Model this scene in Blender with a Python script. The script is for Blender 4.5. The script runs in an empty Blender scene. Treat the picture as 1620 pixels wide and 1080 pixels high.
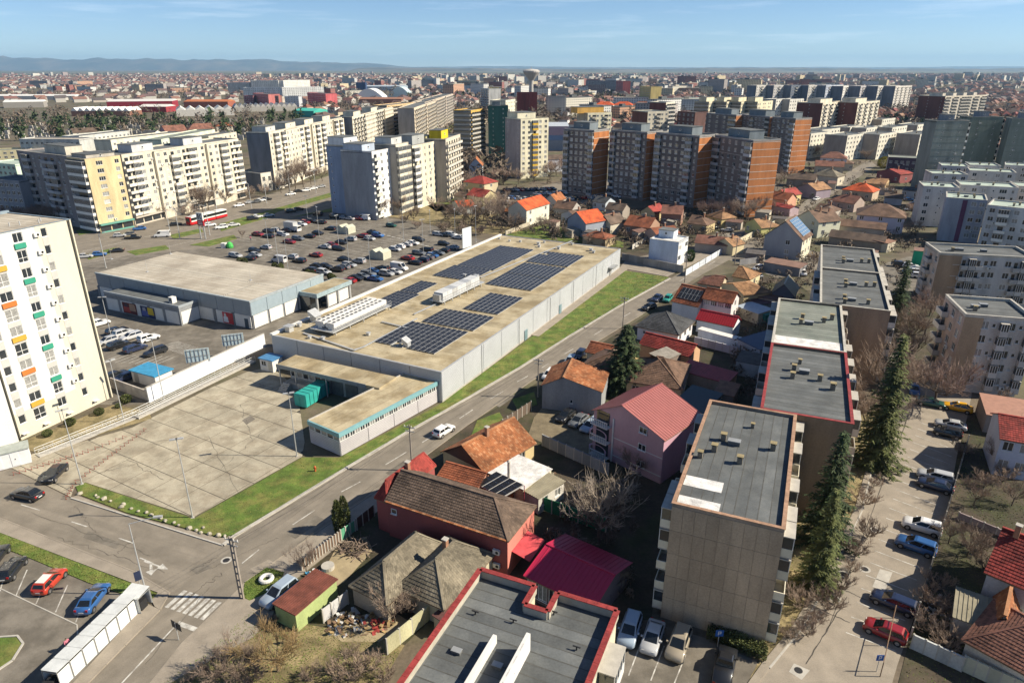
import bpy, bmesh, math, random
import numpy as np
from mathutils import Vector, Matrix
R = math.radians
sc = bpy.context.scene
# ------------------------------------------------------------------ camera, sky, sun, exposure
CAM_H, PITCH, FPX = 54.0, R(21.8), 1080.0        # drone 54 m up, 24 mm equivalent lens
cam = bpy.data.cameras.new('camera'); camo = bpy.data.objects.new('camera', cam)
sc.collection.objects.link(camo); sc.camera = camo
camo.location = (0, 0, CAM_H); camo.rotation_euler = (R(90) - PITCH, 0, 0)
cam.lens = 24; cam.sensor_width = 36; cam.clip_start = 1; cam.clip_end = 90000
SUN_EL, SUN_AZ = R(37), R(92)
w = bpy.data.worlds.new('World'); sc.world = w; w.use_nodes = True
nt = w.node_tree; bg = nt.nodes['Background']
sky = nt.nodes.new('ShaderNodeTexSky'); sky.sky_type = 'NISHITA'; sky.sun_disc = False
sky.sun_elevation = SUN_EL; sky.sun_rotation = SUN_AZ; sky.altitude = 1200
sky.air_density = 0.8; sky.dust_density = 0.0; sky.ozone_density = 5.0
# thin streaks of cirrus all over the sky
tc = nt.nodes.new('ShaderNodeTexCoord'); mp = nt.nodes.new('ShaderNodeMapping')
mp.inputs['Scale'].default_value = (2.2, 2.2, 34); mp.inputs['Rotation'].default_value = (R(1.5), R(-1.2), 0)
no = nt.nodes.new('ShaderNodeTexNoise'); no.inputs['Scale'].default_value = 2.3; no.inputs['Detail'].default_value = 9
no.inputs['Roughness'].default_value = .62
cr = nt.nodes.new('ShaderNodeValToRGB'); cr.color_ramp.elements[0].position = .54; cr.color_ramp.elements[1].position = .84
mx = nt.nodes.new('ShaderNodeMixRGB'); mx.inputs['Color2'].default_value = (12.5, 13.2, 13.6, 1)
ml = nt.nodes.new('ShaderNodeMath'); ml.operation = 'MULTIPLY'; ml.inputs[1].default_value = .3
L = nt.links.new
L(tc.outputs['Generated'], mp.inputs['Vector']); L(mp.outputs[0], no.inputs['Vector']); L(no.outputs['Fac'], cr.inputs[0])
L(cr.outputs[0], ml.inputs[0]); L(ml.outputs[0], mx.inputs['Fac']); L(sky.outputs[0], mx.inputs['Color1']); L(mx.outputs[0], bg.inputs[0])
bg.inputs[1].default_value = 0.07
sl = bpy.data.lights.new('sun', 'SUN'); sl.energy = 5.0; sl.angle = R(.5); sl.color = (1, .895, .72)
so = bpy.data.objects.new('sun', sl); sc.collection.objects.link(so); so.rotation_euler = (0, R(90) - SUN_EL, R(-2)); so.location = (0, 0, 300)
sc.view_settings.view_transform = 'Standard'; sc.view_settings.look = 'None'
sc.view_settings.exposure = 0.8; sc.view_settings.gamma = 1.0; sc.view_settings.use_curve_mapping = False
sc.render.engine = 'CYCLES'
sc.cycles.max_bounces = 5; sc.cycles.diffuse_bounces = 3; sc.cycles.glossy_bounces = 3; sc.cycles.transmission_bounces = 3
sc.cycles.transparent_max_bounces = 8; sc.cycles.volume_bounces = 0
sc.cycles.use_denoising = True; sc.cycles.caustics_reflective = False; sc.cycles.caustics_refractive = False
HAZE = 3.8e-5
C = sc.collection
rnd = random.Random(7)

# ------------------------------------------------------------------ survey: sight line of a photo point met with the level z -> place in metres
def G(px, py, z=0.0):
    u = (px - 810) / FPX; v = (py - 540) / FPX
    t = (CAM_H - z) / (math.sin(PITCH) + v * math.cos(PITCH))
    return Vector((u * t, (math.cos(PITCH) - v * math.sin(PITCH)) * t, z))
def GP(pts, z=0.0): return [G(x, y, z) for x, y in pts]

# ------------------------------------------------------------------ materials
MATS = {}
def mat(name, col, rough=.8, var=.18, scale=1.2, fine=14, bump=0, metal=0, streak=0, use_obj=False, world=True, spec=.4, col2=None, patch=.25, coat=0, along=None):
    if name in MATS: return MATS[name]
    m = bpy.data.materials.new(name); m.use_nodes = True; t = m.node_tree; b = t.nodes['Principled BSDF']; l = t.links.new; N = t.nodes.new
    g = N('ShaderNodeNewGeometry'); tc = N('ShaderNodeTexCoord'); src = g.outputs['Position'] if world else tc.outputs['Object']
    n1 = N('ShaderNodeTexNoise'); n1.inputs['Scale'].default_value = scale; n1.inputs['Detail'].default_value = 5; n1.inputs['Roughness'].default_value = .6
    n2 = N('ShaderNodeTexNoise'); n2.inputs['Scale'].default_value = fine; n2.inputs['Detail'].default_value = 3
    if streak:
        mp = N('ShaderNodeMapping'); mp.inputs['Scale'].default_value = (1, 1, streak); l(src, mp.inputs[0]); l(mp.outputs[0], n1.inputs['Vector'])
    else: l(src, n1.inputs['Vector'])
    l(src, n2.inputs['Vector'])
    ad = N('ShaderNodeMath'); ad.operation = 'MULTIPLY_ADD'; ad.inputs[1].default_value = .45
    l(n2.outputs['Fac'], ad.inputs[0]); l(n1.outputs['Fac'], ad.inputs[2])          # ~ .725 mean
    mr = N('ShaderNodeMapRange'); mr.inputs['From Min'].default_value = .45; mr.inputs['From Max'].default_value = 1.0
    mr.inputs['To Min'].default_value = 1 - var * 1.6; mr.inputs['To Max'].default_value = 1 + var * 1.6
    l(ad.outputs[0], mr.inputs['Value'])
    vm = N('ShaderNodeVectorMath'); vm.operation = 'SCALE'; l(mr.outputs[0], vm.inputs['Scale'])
    if use_obj:
        oi = N('ShaderNodeObjectInfo'); base = oi.outputs['Color']
    else:
        rgb = N('ShaderNodeRGB'); rgb.outputs[0].default_value = (*col, 1); base = rgb.outputs[0]
    if col2:
        n3 = N('ShaderNodeTexNoise'); n3.inputs['Scale'].default_value = patch; n3.inputs['Detail'].default_value = 6; n3.inputs['Roughness'].default_value = .65; l(src, n3.inputs['Vector'])
        if along is not None: m3 = N('ShaderNodeMapping'); m3.vector_type = 'TEXTURE'; m3.inputs['Rotation'].default_value = (0, 0, along); m3.inputs['Scale'].default_value = (14, 1, 1); l(src, m3.inputs[0]); l(m3.outputs[0], n3.inputs['Vector'])
        c3 = N('ShaderNodeValToRGB'); c3.color_ramp.elements[0].position = .44; c3.color_ramp.elements[1].position = .60; l(n3.outputs['Fac'], c3.inputs[0])
        mm = N('ShaderNodeMixRGB'); mm.inputs['Color2'].default_value = (*col2, 1); l(c3.outputs[0], mm.inputs['Fac']); l(base, mm.inputs['Color1']); base = mm.outputs[0]
    l(base, vm.inputs[0]); l(vm.outputs[0], b.inputs['Base Color'])
    b.inputs['Roughness'].default_value = rough; b.inputs['Metallic'].default_value = metal; b.inputs['Specular IOR Level'].default_value = spec
    if coat: b.inputs['Coat Weight'].default_value = coat; b.inputs['Coat Roughness'].default_value = .06
    if bump:
        bp = N('ShaderNodeBump'); bp.inputs['Strength'].default_value = bump; bp.inputs['Distance'].default_value = .08
        l(n2.outputs['Fac'], bp.inputs['Height']); l(bp.outputs[0], b.inputs['Normal'])
    MATS[name] = m; return m
def obj_tone(name, col, rough=.8, amount=.12, **k):
    """as mat(), plus a small random tone for each object that wears it"""
    if name in MATS: return MATS[name]
    m = mat(name, col, rough, **k); t = m.node_tree; b = t.nodes['Principled BSDF']; lk = b.inputs['Base Color'].links[0]; s = lk.from_socket
    oi = t.nodes.new('ShaderNodeObjectInfo'); mr = t.nodes.new('ShaderNodeMapRange'); mr.inputs['To Min'].default_value = 1 - amount; mr.inputs['To Max'].default_value = 1 + amount
    t.links.new(oi.outputs['Random'], mr.inputs['Value']); v = t.nodes.new('ShaderNodeVectorMath'); v.operation = 'SCALE'
    t.links.new(s, v.inputs[0]); t.links.new(mr.outputs[0], v.inputs['Scale']); t.links.new(v.outputs[0], b.inputs['Base Color']); return m
M = {}
M['asphalt'] = mat('asphalt', (.185, .162, .130), .9, .16, .35, 9, .15, col2=(.215, .188, .151), patch=.55, along=R(60))
M['asphalt_side'] = mat('asphalt_side', (.185, .162, .130), .9, .16, .35, 9, .15, col2=(.215, .188, .151), patch=.55, along=R(-21))
M['tar'] = mat('tar_seam', (.06, .054, .046), .7, .2)
M['asphalt_dark'] = mat('asphalt_dark', (.135, .12, .098), .9, .18, .4, 9, .15, col2=(.175, .157, .13), patch=.2)
M['paving'] = mat('paving', (.27, .235, .19), .9, .14, .5, 8, .1)
M['concrete'] = obj_tone('concrete', (.355, .32, .245), .9, .09, var=.17, scale=.3, fine=5, col2=(.27, .235, .175), patch=.35)
M['kerb'] = mat('kerb', (.40, .38, .34), .9, .12)
M['line'] = mat('line_paint', (.52, .51, .47), .7, .2, 1.5, 20, col2=(.30, .28, .25), patch=1.1)
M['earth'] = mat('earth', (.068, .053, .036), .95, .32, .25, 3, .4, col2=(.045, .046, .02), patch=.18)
M['drygrass'] = mat('dry_grass', (.25, .20, .105), .95, .3, .5, 6, .4, col2=(.15, .125, .06), patch=.3)
M['grass'] = mat('grass', (.085, .135, .022), .95, .34, .5, 7, .6, col2=(.15, .155, .04), patch=.33)
M['blade'] = mat('grass_blade', (.12, .18, .032), .9, .4, .7, 9, col2=(.17, .18, .05), patch=.4)
M['white'] = mat('white_plaster', (.64, .63, .60), .8, .06, .5, 6)
M['cream'] = mat('cream_plaster', (.70, .62, .43), .85, .07, .3, 5, streak=.3)
M['paint'] = mat('car_paint', (1, 1, 1), .28, .02, use_obj=True, world=False, spec=.5, coat=.6)
M['tyre'] = mat('tyre', (.025, .025, .025), .85, .1)
M['rim'] = mat('rim', (.45, .45, .46), .35, .05, metal=.8)
M['chrome'] = mat('chrome', (.6, .6, .6), .25, .03, metal=1)
M['black'] = mat('black_plastic', (.02, .02, .022), .6, .1)
M['glass'] = mat('glass_dark', (.028, .034, .040), .07, .12, 2, spec=.8)
M['glass2'] = mat('glass_curtain', (.26, .26, .25), .12, .3, 3, spec=.8)
M['carglass'] = mat('car_glass', (.012, .015, .018), .04, .05, spec=.8)
M['redlamp'] = mat('red_lens', (.35, .01, .01), .2, .05)
M['lens'] = mat('clear_lens', (.6, .6, .58), .12, .05)
M['metal'] = mat('grey_metal', (.42, .43, .43), .45, .08, metal=.6)
M['galv'] = mat('galvanised', (.50, .51, .51), .5, .1, metal=.4)
M['polewood'] = mat('pole_concrete', (.26, .23, .20), .85, .15)
M['bark'] = mat('bark', (.11, .085, .065), .95, .25, 2, 12, .4)
M['twig'] = mat('twig', (.27, .205, .16), .95, .2, .3, 4)
M['twig2'] = mat('twig_ochre', (.34, .24, .115), .95, .2, .3, 4)
M['needle'] = mat('needle', (.055, .082, .03), .9, .45, .5, 5, col2=(.022, .040, .016), patch=.9)
M['needle2'] = mat('needle_olive', (.115, .13, .042), .9, .45, .5, 5, col2=(.04, .055, .015), patch=.9)
M['felt'] = obj_tone('felt_roof', (.098, .106, .108), .85, .20, var=.20, scale=.35, fine=6, col2=(.118, .125, .124), patch=.5)
M['felt_green'] = obj_tone('felt_green', (.155, .175, .150), .85, .14, var=.18, scale=.3, fine=6, col2=(.20, .215, .185), patch=.2)
M['felt_sand'] = obj_tone('felt_sand', (.40, .34, .225), .9, .10, var=.16, scale=.3, fine=4, col2=(.27, .215, .125), patch=.2)
M['felt_tan'] = obj_tone('felt_tan', (.44, .40, .33), .9, .08, var=.14, scale=.2, fine=3, col2=(.35, .31, .25), patch=.12)
M['felt_white'] = mat('white_membrane', (.62, .61, .59), .7, .3, .8, 8)
M['wallobj'] = mat('plaster_any', (1, 1, 1), .88, .10, .25, 4, use_obj=True, streak=.25)
M['wallstain'] = mat('plaster_stained', (1, 1, 1), .9, .20, .35, 5, use_obj=True, streak=.22)
M['plainobj'] = mat('plain_any', (1, 1, 1), .7, .08, .8, 9, use_obj=True)
M['metalobj'] = mat('sheet_any', (1, 1, 1), .42, .07, .5, 8, use_obj=True, spec=.5)
M['frame'] = mat('window_frame', (.72, .72, .70), .5, .06)
M['wood'] = mat('weathered_wood', (.17, .11, .07), .85, .3, 1, 14, streak=.2)
M['pv'] = mat('solar_cell', (.022, .022, .024), .3, .12, 3, spec=.6)
def wallmat(name, col, **k): return mat('wall_' + name, col, .88, k.pop('var', .11), k.pop('scale', .3), 5, streak=.25, **k)

# ------------------------------------------------------------------ mesh collecting
class MB:
    def __init__(s): s.v = []; s.f = []; s.m = []
    def face(s, pts, m=0):
        i = len(s.v); s.v += [tuple(p) for p in pts]; s.f.append(tuple(range(i, i + len(pts)))); s.m.append(m)
    def box(s, x0, y0, z0, x1, y1, z1, m=0, bottom=True, mt=None):
        i = len(s.v); s.v += [(x0, y0, z0), (x1, y0, z0), (x1, y1, z0), (x0, y1, z0), (x0, y0, z1), (x1, y0, z1), (x1, y1, z1), (x0, y1, z1)]
        F = [(4, 5, 6, 7), (0, 1, 5, 4), (1, 2, 6, 5), (2, 3, 7, 6), (3, 0, 4, 7)] + ([(3, 2, 1, 0)] if bottom else [])
        s.f += [tuple(i + k for k in q) for q in F]; s.m += [m if mt is None else mt] + [m] * (len(F) - 1)
    def bar(s, p, q, wd, ht, m=0):
        """a level or sloping bar of width wd, height ht from p to q (top at p.z)"""
        p = Vector(p); q = Vector(q); d = q - p; n = Vector((-d.y, d.x, 0));
        n = (n.normalized() if n.length > 1e-6 else Vector((1, 0, 0))) * wd / 2; u = Vector((0, 0, ht))
        c = [p - n - u, p + n - u, p + n, p - n, q - n - u, q + n - u, q + n, q - n]
        i = len(s.v); s.v += [tuple(x) for x in c]
        s.f += [tuple(i + k for k in f) for f in [(0, 3, 2, 1), (4, 5, 6, 7), (3, 7, 6, 2), (0, 1, 5, 4), (0, 4, 7, 3), (1, 2, 6, 5)]]; s.m += [m] * 6
    def prism(s, poly, z0, z1, m=0, mt=None, bottom=False):
        n = len(poly); a = sum(poly[k][0] * poly[(k + 1) % n][1] - poly[(k + 1) % n][0] * poly[k][1] for k in range(n))
        if a < 0: poly = poly[::-1]
        i = len(s.v); s.v += [(p[0], p[1], z0) for p in poly] + [(p[0], p[1], z1) for p in poly]
        s.f.append(tuple(i + n + k for k in range(n))); s.m.append(m if mt is None else mt)
        for k in range(n): s.f.append((i + k, i + (k + 1) % n, i + n + (k + 1) % n, i + n + k)); s.m.append(m)
        if bottom: s.f.append(tuple(i + n - 1 - k for k in range(n))); s.m.append(m)
    def tube(s, p, q, r0, r1, n=6, m=0, cap=True):
        p = Vector(p); q = Vector(q); d = (q - p)
        if d.length < 1e-6: return
        d.normalize(); a = d.orthogonal().normalized(); b = d.cross(a); i = len(s.v)
        for k in range(n):
            t = 2 * math.pi * k / n; e = a * math.cos(t) + b * math.sin(t); s.v.append(tuple(p + e * r0))
        for k in range(n):
            t = 2 * math.pi * k / n; e = a * math.cos(t) + b * math.sin(t); s.v.append(tuple(q + e * r1))
        for k in range(n): s.f.append((i + k, i + (k + 1) % n, i + n + (k + 1) % n, i + n + k)); s.m.append(m)
        if cap: s.f.append(tuple(i + n + k for k in range(n))); s.m.append(m); s.f.append(tuple(i + n - 1 - k for k in range(n))); s.m.append(m)
    def mesh(s, name, mats, smooth=False):
        me = bpy.data.meshes.new(name); me.from_pydata(s.v, [], s.f)
        for x in (mats if isinstance(mats, (list, tuple)) else [mats]): me.materials.append(x)
        if isinstance(mats, (list, tuple)) and len(mats) > 1: me.polygons.foreach_set('material_index', s.m)
        if smooth: me.polygons.foreach_set('use_smooth', [True] * len(me.polygons))
        me.update(); return me
    def build(s, name, mats, parent=None, loc=(0, 0, 0), rz=0, smooth=False, color=None):
        return inst(s.mesh(name, mats, smooth), name, parent, loc, rz, color)
def inst(me, name, parent=None, loc=(0, 0, 0), rz=0, color=None, scale=None):
    o = bpy.data.objects.new(name, me); C.objects.link(o); o.location = loc; o.rotation_euler = (0, 0, rz)
    if parent is not None: o.parent = parent
    if color is not None: o.color = (*color[:3], 1)
    if scale is not None: o.scale = scale
    return o
def tag(o, label=None, cat=None, group=None, kind=None):
    if label: o['label'] = label
    if cat: o['category'] = cat
    if group: o['group'] = group
    if kind: o['kind'] = kind
    return o
def thing(name, label, cat, loc=(0, 0, 0), rz=0, group=None):
    o = bpy.data.objects.new(name, None); C.objects.link(o); o.location = loc; o.rotation_euler = (0, 0, rz); o.empty_display_size = .5
    return tag(o, label, cat, group)
def copy_thing(root, loc, rz, label, group=None, color=None, scale=None):
    r = root.copy(); C.objects.link(r); r.location = loc; r.rotation_euler = (0, 0, rz); r['label'] = label
    if group: r['group'] = group
    if color is not None: r.color = (*color, 1)
    if scale is not None: r.scale = scale
    for ch in root.children:
        c = ch.copy(); C.objects.link(c); c.parent = r
        if color is not None: c.color = (*color, 1)
        for g in ch.children:
            d = g.copy(); C.objects.link(d); d.parent = c
            if color is not None: d.color = (*color, 1)
    return r
def struct(name, mb, mats, **k): return tag(mb.build(name, mats, **k), kind='structure')
def sheet(name, pts, z, m, kind='structure', label=None, thick=None, sub=0):
    """a flat area with the given outline (world points), its top at z"""
    mb = MB(); mb.prism([(p[0], p[1]) for p in pts], (z - thick) if thick else z - .02, z)
    o = mb.build(name, m); tag(o, kind=kind, label=label, cat=None); return o
def frame2(A, B, z):
    """origin, angle and length of an edge seen at A and B (photo points) at level z"""
    a = G(*A, z); b = G(*B, z); d = b - a; return Vector((a.x, a.y, 0)), math.atan2(d.y, d.x), d.length
def off(p, ang, x, y, z=0):
    c, s = math.cos(ang), math.sin(ang); return Vector((p[0] + x * c - y * s, p[1] + x * s + y * c, z))
def clip_poly(poly, clip):
    """convex clip (Sutherland-Hodgman), 2D"""
    def area(p): return sum(p[k][0] * p[(k + 1) % len(p)][1] - p[(k + 1) % len(p)][0] * p[k][1] for k in range(len(p)))
    if area(clip) < 0: clip = clip[::-1]
    out = [tuple(p[:2]) for p in poly]
    for k in range(len(clip)):
        a, b = clip[k], clip[(k + 1) % len(clip)]; inp, out = out, []
        def side(p): return (b[0] - a[0]) * (p[1] - a[1]) - (b[1] - a[1]) * (p[0] - a[0])
        for i in range(len(inp)):
            p, q = inp[i], inp[(i + 1) % len(inp)]; sp, sq = side(p), side(q)
            if sp >= 0: out.append(p)
            if sp * sq < 0: t = sp / (sp - sq); out.append((p[0] + (q[0] - p[0]) * t, p[1] + (q[1] - p[1]) * t))
        if not out: return []
    return out
def inside(p, poly):
    c = False; n = len(poly)
    for i in range(n):
        a, b = poly[i], poly[i - 1]
        if (a[1] > p[1]) != (b[1] > p[1]) and p[0] < (b[0] - a[0]) * (p[1] - a[1]) / (b[1] - a[1]) + a[0]: c = not c
    return c
# ================================================================== THE SETTING
GA, GB = R(63.2), R(-26.0)                     # the two directions of the street grid
# ground: one sheet to the horizon
mb = MB(); mb.face([(-45000, -400, 0), (45000, -400, 0), (45000, 60000, 0), (-45000, 60000, 0)])
gm = mat('ground_soil', (.125, .10, .072), .95, .30, .12, 2.5, .2, col2=(.085, .085, .042), patch=.035)
struct('ground', mb, gm)
# --- streets
LE = [(135, 1085), (253, 965), (268, 938), (353, 863), (372, 848), (545, 743), (643, 685), (713, 646), (823, 582), (900, 533), (983, 483), (1060, 441), (1100, 417), (1175, 380), (1240, 342), (1300, 300), (1340, 273), (1376, 253)]
RE = [(233, 1085), (287, 1017), (358, 950), (387, 921), (448, 879), (630, 753), (740, 672), (848, 598), (907, 563), (1017, 497), (1073, 457), (1115, 432), (1190, 392), (1240, 358), (1300, 318), (1345, 290), (1386, 262)]
sheet('street', GP(LE) + GP(RE)[::-1], .030, M['asphalt'])
sheet('side_road', GP([(-60, 735), (20, 742), (112, 788), (353, 863), (300, 915), (268, 938), (213, 905), (0, 820), (-60, 798)]), .034, M['asphalt_side'])
sheet('side_street', GP([(985, 413), (1000, 408), (1090, 392), (1130, 372), (1200, 362), (1232, 350), (1210, 372), (1170, 392), (1120, 412)]), .026, M['asphalt'])
sheet('service_road', GP([(1197, 1085), (1217, 1057), (1267, 997), (1310, 920), (1363, 810), (1385, 720), (1408, 655), (1420, 600), (1470, 590), (1540, 610), (1530, 660), (1514, 720), (1500, 800), (1478, 880), (1452, 960), (1420, 1050), (1410, 1085)]), .030, M['paving'])
sheet('block_parking', GP([(940, 1085), (975, 985), (1035, 985), (1120, 1010), (1205, 1050), (1217, 1062), (1197, 1085)]), .026, M['asphalt_dark'])
sheet('corner_parking', GP([(-60, 838), (0, 862), (50, 884), (140, 922), (176, 934), (236, 957), (253, 965), (135, 1085), (-60, 1085)]), .026, M['asphalt_dark'])
sheet('car_park', GP([(-60, 640), (20, 660), (150, 640), (225, 640), (420, 552), (560, 492), (700, 425), (770, 385), (735, 368), (660, 352), (560, 336), (500, 338), (455, 347), (400, 372), (330, 392), (200, 405), (60, 430)]), .022, M['asphalt_dark'])
sheet('boulevard', GP([(60, 440), (200, 412), (330, 392), (400, 372), (455, 347), (520, 330), (590, 300), (650, 262), (700, 225), (740, 180), (752, 160), (744, 158), (722, 175), (690, 195), (640, 225), (560, 265), (500, 285), (400, 315), (300, 330), (200, 350), (100, 375)]), .016, M['asphalt'])
sheet('court_parking', GP([(740, 330), (790, 312), (830, 300), (880, 290), (985, 285), (1010, 300), (960, 320), (880, 330), (800, 338)]), .022, M['asphalt'])
sheet('tower_car_court', GP([(1110, 395), (1160, 375), (1232, 380), (1260, 392), (1300, 400), (1290, 430), (1230, 440), (1190, 425)]), .020, M['asphalt'])
sheet('rear_lane', GP([(1390, 420), (1440, 405), (1470, 420), (1440, 470), (1432, 560), (1400, 600), (1385, 560), (1400, 480)]), .018, M['asphalt_dark'])
sheet('forecourt', GP([(287, 1017), (358, 950), (387, 921), (448, 879), (560, 800), (630, 753), (655, 760), (590, 815), (530, 868), (450, 930), (430, 975), (400, 1008), (350, 1035), (300, 1062), (262, 1085), (233, 1085)]), .055, M['paving'])
# --- pavements (a real kerb step) and kerbs
sheet('pavement', GP([(112, 788), (353, 863), (371, 850), (345, 852), (200, 814), (122, 784)]), .13, M['paving'], thick=.13)
sheet('pavement', GP([(-60, 798), (0, 820), (213, 905), (268, 938), (253, 965), (245, 960), (240, 950), (250, 938), (0, 843), (-60, 820)]), .13, M['paving'], thick=.13)
sheet('pavement', GP([(253, 965), (135, 1085), (112, 1085), (232, 955)]), .13, M['paving'], thick=.13)
sheet('pavement', GP([(980, 424), (1055, 438), (1100, 416), (1172, 379), (1168, 374), (1085, 412), (1060, 426), (990, 412)]), .12, M['paving'], thick=.12)
sheet('pavement', GP([(1197, 1085), (1217, 1057), (1267, 997), (1310, 920), (1363, 810), (1385, 720), (1378, 715), (1352, 805), (1298, 915), (1254, 990), (1205, 1050), (1180, 1085)]), .13, M['paving'], thick=.13)
def kerb(name, pts, wd=.28, z=.15, m='kerb'):
    """a run of separate kerb stones"""
    P = GP(pts); mb = MB()
    for a, b in zip(P, P[1:]):
        n = max(1, int((b - a).length / 2.0))
        for i in range(n): p = a.lerp(b, (i + .008) / n); q = a.lerp(b, (i + .992) / n); p.z = q.z = z; mb.bar(p, q, wd, z)
    return struct(name, mb, M[m])
kerb('kerb', LE[3:12], .45, .22); kerb('kerb', [(112, 788), (353, 863)], .2); kerb('kerb', [(-60, 798), (0, 820), (213, 905), (268, 938), (253, 965), (135, 1085)], .16, .15, 'paving')
kerb('kerb', RE[3:10], .12, .10, 'paving'); kerb('kerb', [(1217, 1057), (1267, 997), (1310, 920), (1363, 810), (1385, 720)], .18)
kerb('kerb', [(0, 1008), (28, 1006), (37, 1018), (20, 1045), (-10, 1065)], .2)
kerb('kerb', [(-5, 928), (122, 988), (123, 1003), (110, 1025)], .12, .06)
# --- grass
def lawn(name, pts, z=.10, m='grass'): return sheet(name, GP(pts), z, M[m], kind='stuff', thick=z)
lawn('grass', [(120, 770), (135, 764), (307, 821), (478, 724), (537, 724), (694, 641), (985, 428), (1058, 439), (983, 481), (900, 531), (823, 580), (713, 644), (643, 683), (545, 741), (372, 846), (345, 849), (200, 811), (125, 782)])
lawn('grass', [(-60, 820), (0, 843), (252, 940), (240, 953), (176, 934), (140, 922), (50, 884), (0, 865), (-60, 840)])
lawn('grass', [(-20, 1010), (28, 1008), (36, 1019), (18, 1044), (-20, 1068)], .09)
lawn('grass', [(387, 921), (420, 897), (450, 905), (440, 930), (395, 950), (384, 945)], .06)
lawn('grass', [(755, 665), (790, 652), (800, 668), (770, 690), (745, 690)], .06)
lawn('grass', [(810, 632), (845, 620), (850, 640), (820, 650)], .06)
for pts in ([(135, 403), (185, 391), (192, 396), (140, 411)], [(200, 398), (262, 388), (268, 394), (215, 404)], [(268, 372), (318, 362), (322, 367), (275, 378)], [(350, 366), (420, 346), (440, 335), (560, 302), (556, 296), (520, 306), (425, 333), (345, 355)],
            [(120, 365), (195, 352), (200, 358), (125, 372)], [(560, 302), (640, 262), (700, 222), (742, 182), (738, 180), (690, 215), (630, 258), (556, 294)], [(455, 345), (560, 322), (562, 332), (500, 337)], [(300, 388), (370, 372), (375, 378), (330, 390)]):
    lawn('grass', pts, .08)
lawn('scrub_grass', [(560, 333), (640, 320), (740, 325), (800, 345), (830, 365), (790, 372), (735, 366), (660, 350)], .05, 'drygrass')
lawn('scrub_grass', [(800, 372), (880, 350), (940, 372), (990, 384), (985, 392)], .05, 'grass')
lawn('grass', [(665, 318), (730, 300), (770, 303), (735, 330), (690, 335)], .05)
lawn('grass', [(180, 640), (236, 652), (240, 662), (60, 716), (20, 705)], .06, 'drygrass')
lawn('scrub_grass', [(250, 1085), (300, 1060), (395, 1005), (470, 985), (560, 1000), (640, 1020), (600, 1085)], .04, 'drygrass')
lawn('garden_soil', [(1180, 1085), (1205, 1050), (1254, 990), (1298, 915), (1352, 805), (1378, 715), (1400, 650), (1330, 660), (1240, 850), (1208, 1030)], .04, 'drygrass')
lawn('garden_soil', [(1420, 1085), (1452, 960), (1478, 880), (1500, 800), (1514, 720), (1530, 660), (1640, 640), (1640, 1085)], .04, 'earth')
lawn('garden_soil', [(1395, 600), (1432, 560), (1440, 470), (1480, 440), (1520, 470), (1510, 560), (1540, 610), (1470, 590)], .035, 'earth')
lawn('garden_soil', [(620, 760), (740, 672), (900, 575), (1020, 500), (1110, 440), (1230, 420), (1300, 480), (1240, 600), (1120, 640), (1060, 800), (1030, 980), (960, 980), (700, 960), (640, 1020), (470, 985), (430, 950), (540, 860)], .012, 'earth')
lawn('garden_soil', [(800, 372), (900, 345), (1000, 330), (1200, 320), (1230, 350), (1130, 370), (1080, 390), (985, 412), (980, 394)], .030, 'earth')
# --- painted markings
mk = MB()
def stroke(a, b, wd=.14, z=.045):
    p = G(*a); q = G(*b); d = (q - p).normalized(); n = Vector((-d.y, d.x, 0)) * wd / 2; u = Vector((0, 0, z)); mk.face([p - n + u, q - n + u, q + n + u, p + n + u])
for a, b in [((463, 830), (498, 807)), ((383, 891), (410, 869)), ((610, 735), (643, 715)), ((727, 662), (748, 648)), ((776, 631), (796, 619)), ((818, 604), (835, 595)), ((857, 582), (868, 575)), ((893, 560), (907, 552)), ((540, 778), (570, 762)), ((668, 700), (690, 686)),
             ((940, 530), (953, 522)), ((985, 502), (997, 495)), ((1030, 474), (1041, 467)), ((1075, 445), (1086, 439)), ((1120, 420), (1131, 414)), ((193, 1080), (282, 985)), ((33, 798), (63, 807)), ((113, 825), (138, 833)), ((188, 851), (211, 859)), ((221, 882), (242, 891)), ((1170, 398), (1180, 393)), ((1210, 375), (1218, 370)), ((1245, 352), (1252, 347))]: stroke(a, b, .16)
stroke((281, 985), (311, 996), .55)
for i in range(7): t = i / 6; stroke((263 + 56 * t, 961 + 19 * t), (294 + 54 * t, 934 + 18 * t), .5)
for pts in ([(-.1, -2.2), (.1, -2.2), (.1, .2), (.5, .2), (0, 1.6), (-.5, .2), (-.1, .2)], [(.1, -1.2), (1.0, -.2), (1.3, -.5), (1.5, .6), (.4, .3), (.75, .05), (.1, -.8)]):
    c = G(250, 895); mk.face([off(c, R(-112), x, y, .047 + .004 * (pts[0][0] > 0)) for x, y in pts][::1])
for a, b in [((25, 943), (43, 901)), ((57, 955), (77, 912)), ((88, 968), (107, 925)), ((120, 984), (138, 935)), ((0, 935), (12, 895))]: stroke(a, b, .13, .038)
# stalls along the service road: two end lines read off, the rest spaced evenly
def stalls(a0, b0, a1, b1, n, wd=.12, z=.042):
    for i in range(n + 1):
        t = i / n; p = G(*a0).lerp(G(*a1), t); q = G(*b0).lerp(G(*b1), t); d = (q - p).normalized(); m_ = Vector((-d.y, d.x, 0)) * wd / 2; u = Vector((0, 0, z)); mk.face([p - m_ + u, q - m_ + u, q + m_ + u, p + m_ + u])
stalls((1338, 1000), (1418, 1030), (1455, 668), (1515, 690), 21)
stalls((985, 995), (960, 1060), (1085, 1035), (1065, 1085), 3)
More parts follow.
